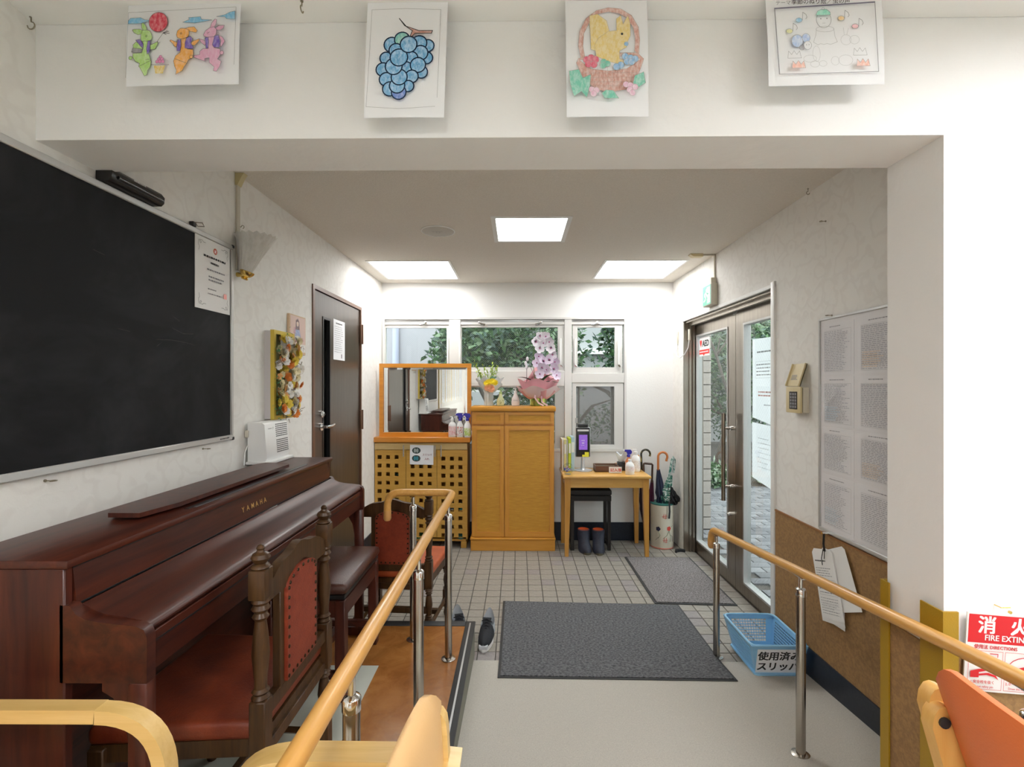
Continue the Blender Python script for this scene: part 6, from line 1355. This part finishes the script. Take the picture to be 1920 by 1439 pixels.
fc = [('cream', (.80, .72, .48)), ('white', (.82, .80, .76)), ('yellow', (.78, .62, .10)), ('apricot', (.80, .48, .20)), ('orange', (.75, .26, .05))]
fcm = [mat('silk_'+n_, c, .7) for n_, c in fc]; lgm = mat('silk_leaf', (.10, .32, .14), .7); drym = mat('dry_twig', (.26, .21, .16), .8)
for k in range(105):
    y = random.uniform(FY0+.025, FY1-.015); z = random.uniform(FZ0+.02, FZ1-.03); x = -1.25+random.uniform(-.006, .045); m_ = fcm[random.choices(range(5), (8, 7, 6, 3, 3))[0]]
    b = MB(); ax = Vector((1, random.uniform(-.7, .5), random.uniform(-.5, .6))); r_ = random.uniform(.018, .031)
    for q, tl_ in ((1, .25), (.75, .6), (.45, 1.2)): petals(b, (x, y, z), r_*q, m_, 6, tl_, ax, .55)
    b.build('silk_flower', t, ang=80)
b = MB()
for k in range(150):
    c0 = random.choice(((2.50, 1.66), (2.50, 1.50), (2.52, 1.42), (2.60, 1.74), (2.50, 1.36), (2.62, 1.35))); y = c0[0]+random.gauss(0, .018); z = c0[1]+random.gauss(0, .022); x = random.uniform(-1.26, -1.225)
    d = Vector((random.uniform(0, 1), random.uniform(-1, 1), random.uniform(-1, 1))).normalized()*.013; leafmesh(b, (x, y, z), Vector((x, y, z))+d, .009, lgm, n=2)
stuff(b.build('green_sprays', t, ang=0))
b = MB()
for k in range(90):
    c0 = random.choice(((2.69, 1.60), (2.67, 1.70), (2.70, 1.34), (2.64, 1.54), (2.50, 1.60), (2.56, 1.33))); p = Vector((random.uniform(-1.26, -1.21), c0[0]+random.gauss(0, .018), c0[1]+random.gauss(0, .014)))
    d = Vector((random.uniform(0, 1), random.uniform(-.6, 1), random.uniform(-.6, .8))).normalized()*.022; b.tube([p, p+d], [.0018, .0009], drym, 4)
stuff(b.build('dry_twigs', t, ang=0))
o = MB().box(XL+.0005, -1.288, 2.72, 2.925, 1.665, 1.893, wood('plaque_wood', (.62, .44, .28), (.68, .50, .34), 'z', .6), .002).build('plaque'); tag(o, 'small pale wooden plaque with a seated doll drawing beside the dark door', 'plaque'); WM[o.name] = Matrix.Identity(4)
m = MB(); s = Sheet((-1.2878, 2.72, 1.893), (0, 1, 0), (0, 0, -1), .205, .228, m, (0, 0, 205, 228)); pbk = mat('poster_pink', (.74, .56, .50), .8)
s.shape([(8, 8), (197, 8), (197, 165), (8, 165)], pbk); hair = crayon('hair', (.20, .12, .13)); s.shape([(75, 30), (100, 18), (118, 40), (122, 90), (70, 92)], hair, c_ink, .0008); s.circ((97, 50), 15, crayon('skin', (.80, .62, .50)), c_ink, .0006)
s.shape([(68, 85), (120, 82), (136, 130), (60, 138)], crayon('robe', (.32, .38, .58)), c_ink, .0008); s.shape([(50, 75), (70, 70), (66, 110), (45, 105)], crayon('sleeve', (.62, .36, .40)), c_ink, .0006); s.shape([(45, 138), (165, 128), (170, 146), (60, 156)], crayon('cushion', (.62, .30, .28)), c_ink, .0006)
s.shape([(66, 166), (197, 166), (197, 212), (66, 212)], mat('tag_white', (.80, .78, .74), .8)); s.text('コント', (72, 205), .042, ink_g, 0, .95); m.build('print', o, ang=0)
t = thing('air_purifier', 'white plastic air purifier with a side grille standing on the piano', 'air purifier', (-1.25, 2.42, 1.104))
AZ = 1.1045; b = MB(); b.prism([(XL+.012, AZ+.014), (-1.208, AZ+.014), (-1.200, AZ+.03), (-1.212, AZ+.19), (-1.225, AZ+.20), (XL+.012, AZ+.20)], 'y', 2.302, 2.535, whitep); bd = b.build('housing', t, ang=50)
b = MB(); b.box(XL+.006, -1.180, 2.292, 2.540, AZ, AZ+.014, whitep, .004); b.build('base', t)
b = MB()
for i in range(9):
    for j in range(15):
        if j == 7: continue
        y = 2.405+.0135*i; z = AZ+.045+.0098*j; x = -1.2003-.0125*(z-AZ-.03)/.16; b.box(x-.001, x+.0012, y, y+.0095, z, z+.0045, mat('grille_slot', (.06, .06, .065), .7))
stuff(b.build('grille', t, ang=0))
b = MB(); s = Sheet((-1.2085, 2.33, AZ+.175), (0, 1, 0), (0, 0, -1), .05, .02, b); s.dashes(0, .05, 0, .012, 1, ink_g, .004, seed=2); s.circ((.045, .006), .005, None, ink, .001); b.build('print', t, ang=0)
b = MB(); b.tube([(-1.292, 2.30, AZ+.09), (-1.296, 2.285, AZ+.06), (-1.297, 2.28, AZ+.0)], .003, whitep, 6); b.box(XL+.004, -1.285, 2.288, 2.30, AZ+.13, AZ+.165, ivory, .003); b.build('cord', t)
o = MB().box(-1.3078, -1.3068, 3.42, 3.645, 1.668, 1.958, paper).build('door_notice', None, ang=0); tag(o, 'printed white notice on the dark left door', 'notice'); WM[o.name] = Matrix.Identity(4)
m = MB(); s = Sheet((-1.3066, 3.42, 1.958), (0, 1, 0), (0, 0, -1), .225, .29, m, (0, 0, 225, 290)); s.dashes(45, 180, 20, 32, 1, ink, .008, .1, 3); s.dashes(20, 205, 42, 240, 13, ink_g, .003, .3, 5); s.shape([(150, 245), (162, 245), (162, 275), (150, 275)], ink); m.build('print', o, ang=0)

# ------------------------------------------------------------------ right wall: exit sign, keypad, notice board, paper pad
exg = mat('exit_green', (.16, .50, .36), .5, emit=.15); exw = mat('exit_white', (.85, .92, .88), .5, emit=.25)
t = thing('exit_sign', 'boxy emergency exit sign with a green running figure above the glass doors', 'exit sign', (XR, 3.68, 2.17))
b = MB(); b.box(1.437, XR-.0005, 3.60, 3.765, 2.085, 2.245, ivory, .004); b.box(1.445, XR-.0005, 3.625, 3.665, 2.245, 2.29, ivory, .003); b.build('box', t)
b = MB(); b.box(1.434, 1.4375, 3.607, 3.758, 2.092, 2.238, exw); f_ = b.build('panel', t, ang=0)
m = MB(); s = Sheet((1.4337, 3.758, 2.238), (0, -1, 0), (0, 0, -1), .151, .146, m, (0, 0, 100, 100)); s.shape([(0, 0), (100, 0), (100, 100), (0, 100)], exg); s.shape([(52, 10), (92, 10), (92, 92), (52, 92)], exw)
s.circ((48, 24), 8, exw); s.shape([(38, 32), (52, 34), (50, 56), (38, 54)], exw)
for q in ([(38, 36), (24, 44), (26, 54)], [(52, 36), (64, 46), (74, 42)], [(42, 55), (34, 72), (16, 78)], [(48, 55), (60, 68), (58, 88)]): s.line(q, .011, exw if q[0][0] < 50 and q[1][0] < 50 else exg)
m.build('symbol', f_, ang=0)
b = MB(); b.box(XR-.012, XR-.0005, 3.635, 3.655, 2.285, ZC-.001, cond, .002); b.box(1.33, XR-.002, 3.635, 3.655, ZC-.012, ZC-.0005, cond, .002); b.build('conduit', t)
b = MB(); b.prism([(1.29, ZC-.0005), (1.29, ZC-.006), (1.315, ZC-.022), (1.385, ZC-.022), (1.385, ZC-.0005)], 'y', 3.62, 3.67, beigep); b.build('ceiling_box', t)
t = thing('door_sensor', 'ivory door contact with a looped white wire at the top of the glass doors', 'sensor', (XR, 4.42, 1.93))
b = MB(); b.box(XR-.012, XR-.0005, 4.47, 4.50, 1.86, 1.98, ivory, .003); b.build('plate', t)
b = MB(); b.box(1.515, 1.53, 4.29, 4.318, 1.88, 1.98, ivory, .003); b.build('magnet', t)
b = MB(); b.tube([(XR-.008, 4.485, 1.87), (XR-.02, 4.48, 1.80), (XR-.03, 4.44, 1.75), (XR-.02, 4.37, 1.73), (1.49, 4.33, 1.76), (1.515, 4.305, 1.82), (1.52, 4.30, 1.885)], .004, whitep, 8); b.build('wire', t)
t = thing('keypad', 'beige keypad box with its cover flipped up, between the doors and notice board', 'keypad', (XR, 2.54, 1.41))
b = MB(); b.box(1.452, XR-.0005, 2.475, 2.605, 1.343, 1.475, ivory, .004); b.build('back_box', t)
b = MB(); b.box(1.449, 1.4525, 2.478, 2.602, 1.346, 1.472, black); b.box(1.437, 1.449, 2.473, 2.607, 1.341, 1.477, beigep, .004); fb_ = b.build('face', t)
b = MB(); b.box(1.4355, 1.4375, 2.500, 2.572, 1.360, 1.452, black, .002)
b.build('key_field', fb_)
b = MB()
for i in range(3):
    for j in range(5): b.box(1.4345, 1.4358, 2.507+.021*i, 2.521+.021*i, 1.367+.0165*j, 1.379+.0165*j, ink_g)
stuff(b.build('keys', fb_, ang=0))
b = MB(); q = [(1.440, 1.478), (1.478, 1.595), (1.474, 1.597), (1.436, 1.480)]; b.prism(q, 'y', 2.48, 2.60, beigep)
for y in (2.48, 2.595): b.prism([(1.440, 1.478), (1.478, 1.595), (1.466, 1.599), (1.428, 1.483)], 'y', y, y+.005, beigep)
cv = b.build('flip_cover', t, ang=0)
m = MB(); s = Sheet((1.4545, 2.575, 1.540), (0, -1, 0), (-.30, 0, -1), .065, .03, m); s.dashes(0, .065, 0, .03, 4, ink_g, .004, .1, 6); m.build('print', cv, ang=0)
t = thing('notice_board', 'tall white notice board full of small printed sheets under clear film', 'notice board', (XR, 1.95, 1.29))
NY0, NY1, NZ0, NZ1 = 1.505, 2.375, .790, 1.804
b = MB(); b.box(XR-.010, XR-.0005, NY0, NY1, NZ0, NZ1, mat('board_face', (.78, .76, .77), .5)); b.build('board', t, ang=0)
for y0, y1, z0, z1 in ((NY0, NY1, NZ0-.006, NZ0+.010), (NY0, NY1, NZ1-.008, NZ1+.004), (NY0-.004, NY0+.008, NZ0, NZ1), (NY1-.008, NY1+.004, NZ0, NZ1)):
    b = MB(); b.box(XR-.017, XR-.0005, y0, y1, z0, z1, alb, .002); b.build('frame', t)
rg = random.Random(31); pn = mat('notice_paper', (.80, .785, .80), .7); blk_ = mat('print_block', (.36, .36, .39), .8); col_ = [mat('hl_orange', (.75, .60, .48), .8), mat('hl_blue', (.55, .66, .74), .8)]
for ci, (ya, yb) in enumerate(((2.355, 2.135), (2.11, 1.86), (1.835, 1.615))):
    for ri, (za, zb) in enumerate(((1.775, 1.535), (1.525, 1.295), (1.285, 1.075), (1.06, .81))):
        q = MB(); q.box(XR-.0112, XR-.0102, yb, ya, zb, za, pn); po = q.build('notice', t, ang=0)
        m = MB(); s = Sheet((XR-.0114, ya, za), (0, -1, 0), (0, 0, -1), ya-yb, za-zb, m, (0, 0, 100, 100))
        s.dashes(25, 75, 4, 9, 1, ink_g, .004, .1, ci+ri); s.line([(8, 14), (92, 14), (92, 94), (8, 94)], .0007, ink_g, True)
        for k in range(14): s.line([(8, 19+k*5.3), (92, 19+k*5.3)], .0004, ink_f)
        for k in (25, 45, 70): s.line([(k, 14), (k, 94)], .0005, ink_f)
        s.dashes(10, 90, 15, 93, 24, blk_, .0026, .2, ci*7+ri)
        if (ci+ri) % 2: s.dashes(12, 60, 60, 90, 7, col_[ri % 2], .004, .1, 9)
        m.build('print', po, ang=0)
film = bpy.data.materials.new('clear_film'); film.use_nodes = True; _p = film.node_tree.nodes['Principled BSDF']; _p.inputs['Base Color'].default_value = (.9, .9, .92, 1); _p.inputs['Roughness'].default_value = .1; _p.inputs['Alpha'].default_value = .16
b = MB(); vs = []; fs = []; n1, n2 = 26, 34; rg = random.Random(3)
for i in range(n1+1):
    for j in range(n2+1):
        y = NY0+.01+(NY1-NY0-.02)*i/n1; z = NZ0+.012+(NZ1-NZ0-.02)*j/n2; vs.append((XR-.0145-.004*noise.noise((y*6, z*4, 1.5))-.0025*noise.noise((y*14, z*10, 4)), y, z))
for i in range(n1):
    for j in range(n2): a = i*(n2+1)+j; fs.append((a, a+1, a+n2+2, a+n2+1))
b.add(vs, fs, film); b.build('film', t, ang=80)
t = thing('paper_pad', 'pad of white forms hanging by a black cord from the notice board', 'papers', (XR, 2.28, .76))
b = MB(); b.cyl((XR-.015, 2.305, .782), (XR-.045, 2.305, .785), .006, chrome, n=8); b.build('clip', t)
b = MB(); b.tube([(XR-.035, 2.304, .785), (XR-.037, 2.305, .735), (XR-.034, 2.302, .70)], .005, black, 8); b.tube([(XR-.036, 2.31, .705), (XR-.037, 2.32, .66), (XR-.036, 2.315, .63)], .002, black, 6); b.tube([(XR-.036, 2.30, .705), (XR-.037, 2.30, .665)], .002, black, 6); b.build('cord', t)
top_ = Vector((0, 2.302, .708))
def padsheet(ang, wd, ln, off, x, nm='sheet', th=.0015, pr_=True, sd=1):
    d = Vector((0, math.sin(ang), -math.cos(ang))); u = Vector((0, -math.cos(ang), -math.sin(ang)))        # d down the sheet, u towards the camera
    o_ = top_-u*off; P = [o_+u*.015, o_+u*(wd-.015), o_+u*wd+d*.015, o_+u*wd+d*ln, o_+d*ln, o_+d*.015]
    q = MB(); q.prism([(p.y, p.z) for p in P], 'x', x, x-th, paper2); so = q.build(nm, t, ang=0)
    if pr_:
        m = MB(); s = Sheet(Vector((x-th, o_.y, o_.z)), u, d, wd, ln, m, (0, 0, 100, 100)); s.dashes(10, 70, 12, 22, 1, ink, .006, .1, sd); s.dashes(8, 92, 26, 40, 4, ink_g, .003, .2, sd+1); s.line([(8, 44), (92, 44), (92, 66), (8, 66)], .0008, ink_g, True); s.dashes(10, 90, 45, 65, 4, ink_g, .004, .2, sd+2)
        for k in range(6): s.line([(8, 71+k*4.3), (90, 71+k*4.3)], .0006, ink_g)
        s.dashes(8, 92, 69, 94, 7, ink_g, .002, .3, sd+3); m.build('print', so, ang=0)
padsheet(R(-4), .150, .335, .055, XR-.016, pr_=False); padsheet(R(-26), .155, .27, .03, XR-.019, pr_=False); padsheet(R(-15), .165, .33, .120, XR-.022, sd=5); padsheet(R(-17), .160, .31, .118, XR-.026, sd=11)

# ------------------------------------------------------------------ papers on the glass doors
poster_m = bpy.data.materials.new('backlit_paper'); poster_m.use_nodes = True; _N = poster_m.node_tree.nodes; _L = poster_m.node_tree.links; _N.clear()
_o = _N.new('ShaderNodeOutputMaterial'); _d = _N.new('ShaderNodeBsdfDiffuse'); _t = _N.new('ShaderNodeBsdfTranslucent'); _x = _N.new('ShaderNodeMixShader')
_d.inputs[0].default_value = _t.inputs[0].default_value = (.93, .94, .96, 1); _x.inputs[0].default_value = .5; _L.new(_d.outputs[0], _x.inputs[1]); _L.new(_t.outputs[0], _x.inputs[2]); _L.new(_x.outputs[0], _o.inputs[0])
for k, (z0, z1, y0, y1, lb) in enumerate(((1.245, 1.80, 3.03, 3.335, 'upper white poster with a boxed grey title taped outside the near glass door'), (.835, 1.232, 3.03, 3.34, 'lower blank-looking white poster taped outside the near glass door'))):
    o = MB().add([(1.612, y0-.06, z0-.03), (1.612, y1, z0+.02), (1.612, y1, z1), (1.612, y0-.06, z1-.012)], [(0, 1, 2, 3)], poster_m).build('poster', None, ang=0); tag(o, lb, 'poster'); WM[o.name] = Matrix.Identity(4)
    m = MB(); s = Sheet((1.6116, y1-.02, z1-.04), (0, -1, 0), (0, 0, -1), .30, z1-z0-.1, m, (0, 0, 100, 100))
    if k == 0:
        s.dashes(15, 85, 8, 16, 1, ink_g, .010, .1, 3); s.line([(8, 26), (92, 26), (92, 50), (8, 50)], .0012, ink_g, True); s.dashes(12, 88, 28, 48, 4, ink_g, .007, .1, 5); s.dashes(20, 92, 68, 78, 2, mat('print_salmon', (.80, .35, .30), .7), .010, .1, 7); s.dashes(45, 80, 86, 92, 1, ink_g, .006, .1, 8)
    else: s.dashes(20, 85, 15, 90, 7, ink_f, .004, .4, 6)
    m.build('print', o, ang=0)
o = MB().box(1.6005, 1.6015, 4.05, 4.27, 1.735, 1.902, mat('sticker_white', (.85, .85, .85), .5)).build('sticker', None, ang=0); tag(o, 'white and red heart sticker on the far glass door', 'sticker'); WM[o.name] = Matrix.Identity(4)
m = MB(); s = Sheet((1.6002, 4.27, 1.902), (0, -1, 0), (0, 0, -1), .22, .167, m, (0, 0, 220, 167)); hr_ = mat('heart_red', (.75, .05, .04), .5)
s.shape([(32, 35), (45, 24), (56, 34), (55, 55), (34, 92), (12, 55), (10, 34), (20, 24)], hr_); s.text('AED', (68, 85), .075, ink, .03); s.shape([(0, 112), (220, 112), (220, 150), (0, 150)], hr_); s.dashes(10, 210, 122, 140, 1, paper, .010, .1, 3); s.shape([(80, 150), (120, 150), (100, 166)], hr_); m.build('print', o, ang=0)

# ------------------------------------------------------------------ fire extinguisher sign on the front wall
t0_ = (1.178, 1.2785, .893); ux_ = Vector((1, 0, -.075)).normalized(); uy_ = Vector((-.06, 0, -1)).normalized(); w_, h_ = .30, .205
b = MB(); O = Vector(t0_); P = [O, O+ux_*w_, O+ux_*w_+uy_*h_, O+uy_*h_]; b.add([p for p in P]+[p+Vector((0, .0035, 0)) for p in P], [(0, 1, 2, 3), (4, 5, 6, 7), (0, 1, 5, 4), (1, 2, 6, 5), (2, 3, 7, 6), (3, 0, 4, 7)], whitep)
o = b.build('fire_sign', None, ang=0); tag(o, 'red and white fire extinguisher directions sign beside the mustard guard', 'sign'); WM[o.name] = Matrix.Identity(4)
m = MB(); s = Sheet(t0_, ux_, uy_, w_, h_, m, (0, 0, 300, 205))
s.shape([(4, 4), (296, 4), (296, 78), (4, 78)], redp); s.text('消', (28, 48), .048, whitep, .03); s.text('火', (112, 48), .048, whitep, .03); s.text('器', (198, 48), .048, whitep, .03); s.text('FIRE EXTINGUISHER', (46, 70), .021, whitep, .022)
s.text('使用法 DIRECTIONS', (20, 92), .0125, redp, .02)
for x in (8, 102, 196): s.line([(x, 98), (x+88, 98), (x+88, 198), (x, 198)], .0009, redp, True)
s.shape([(14, 152), (34, 146), (60, 142), (86, 146), (94-6, 152), (86, 150), (60, 148), (36, 154), (36, 168), (14, 168)], redp); s.shape([(36, 158), (60, 154), (80, 160), (92-4, 172), (76, 164), (56, 160), (36, 163)], redp); s.circ((52, 126), 10, None, redp, .0016); s.shape([(26, 104), (34, 104), (34, 136), (26, 136)], redp); s.line([(62, 104), (82, 104), (82, 112)], .002, redp)
s.text('1.安全栓を抜く', (14, 182), .0095, redp, .01); s.text('Pull out safety pin', (18, 193), .0078, redp, .01)
s.line([(118, 145), (112, 128), (122, 118), (134, 112), (150, 108), (164, 114), (172, 128), (180, 136)], .002, redp); s.shape([(128, 138), (150, 132), (172, 134), (184, 142), (172, 148), (176, 158), (150, 150), (136, 152)], redp); s.line([(150, 158), (186, 170)], .004, redp)
s.text('2.ホースをはずす', (104, 182), .0095, redp, .01); s.text('Draw the hose', (112, 193), .0078, redp, .01)
s.shape([(205, 150), (240, 140), (270, 150), (276, 160), (240, 158), (206, 162)], redp); s.text('3.レバーをにぎる', (198, 182), .0095, redp, .01)
m.build('print', o, ang=0)
b = MB(); b.tube([(1.262, 1.294, .905), (1.262, 1.276, .905), (1.285, 1.275, .906)], .0015, brass, 6); b.cyl((1.285, 1.2785, .893), (1.285, 1.274, .893), .004, brass, n=10); b.build('nail', o)

# ------------------------------------------------------------------ left wall of the hall, seen only in the mirror
t = thing('calligraphy_banner', 'long banner of pinned calligraphy slips on the hall wall, seen in the mirror', 'wall display', (XL, -.9, 1.7))
rg = random.Random(8); b = MB(); b.box(XL+.0005, XL+.004, -2.5, .66, 1.10, 2.35, mat('banner_ground', (.68, .66, .62), .8)); b.build('backing', t, ang=0)
for k in range(28):
    y = .61-.11*k; q = MB(); q.box(XL+.004, XL+.0055, y-.048, y+.048, 1.16+rg.uniform(0, .03), 2.32, paper if rg.random() < .8 else mat('slip_cream', (.78, .68, .50), .8)); so = q.build('slip', t, ang=0)
    m = MB(); s = Sheet((XL+.0058, y-.04, 2.30), (0, 1, 0), (0, 0, -1), .08, 1.1, m, (0, 0, 80, 1100))
    for c in (14, 40, 64):
        z = 20
        while z < 1050:
            L = rg.uniform(15, 34); s.line([(c+rg.uniform(-5, 5), z), (c+rg.uniform(-5, 5), z+L*.5), (c+rg.uniform(-5, 5), z+L)], rg.uniform(.004, .010), ink); z += L+rg.uniform(8, 22)
    m.build('brushwork', so, ang=0)
b = MB(); b.box(XL+.0005, XL+.02, .90, .93, FZ, 2.47, mat('wood_strip', (.55, .42, .20), .5)); struct(b.build('trim_2', ang=0))
for k, (y, c) in enumerate(((-3.2, 'orange'), (-3.75, 'orange'))):
    armchair((-.90, y, FZ), 0, 'orange armchair far back in the hall, seen only in the mirror, %s one' % ('nearer', 'farther')[k], birch_o, orange, w=.25, armx=.20, armz=.62, top=.80, rec=.2)
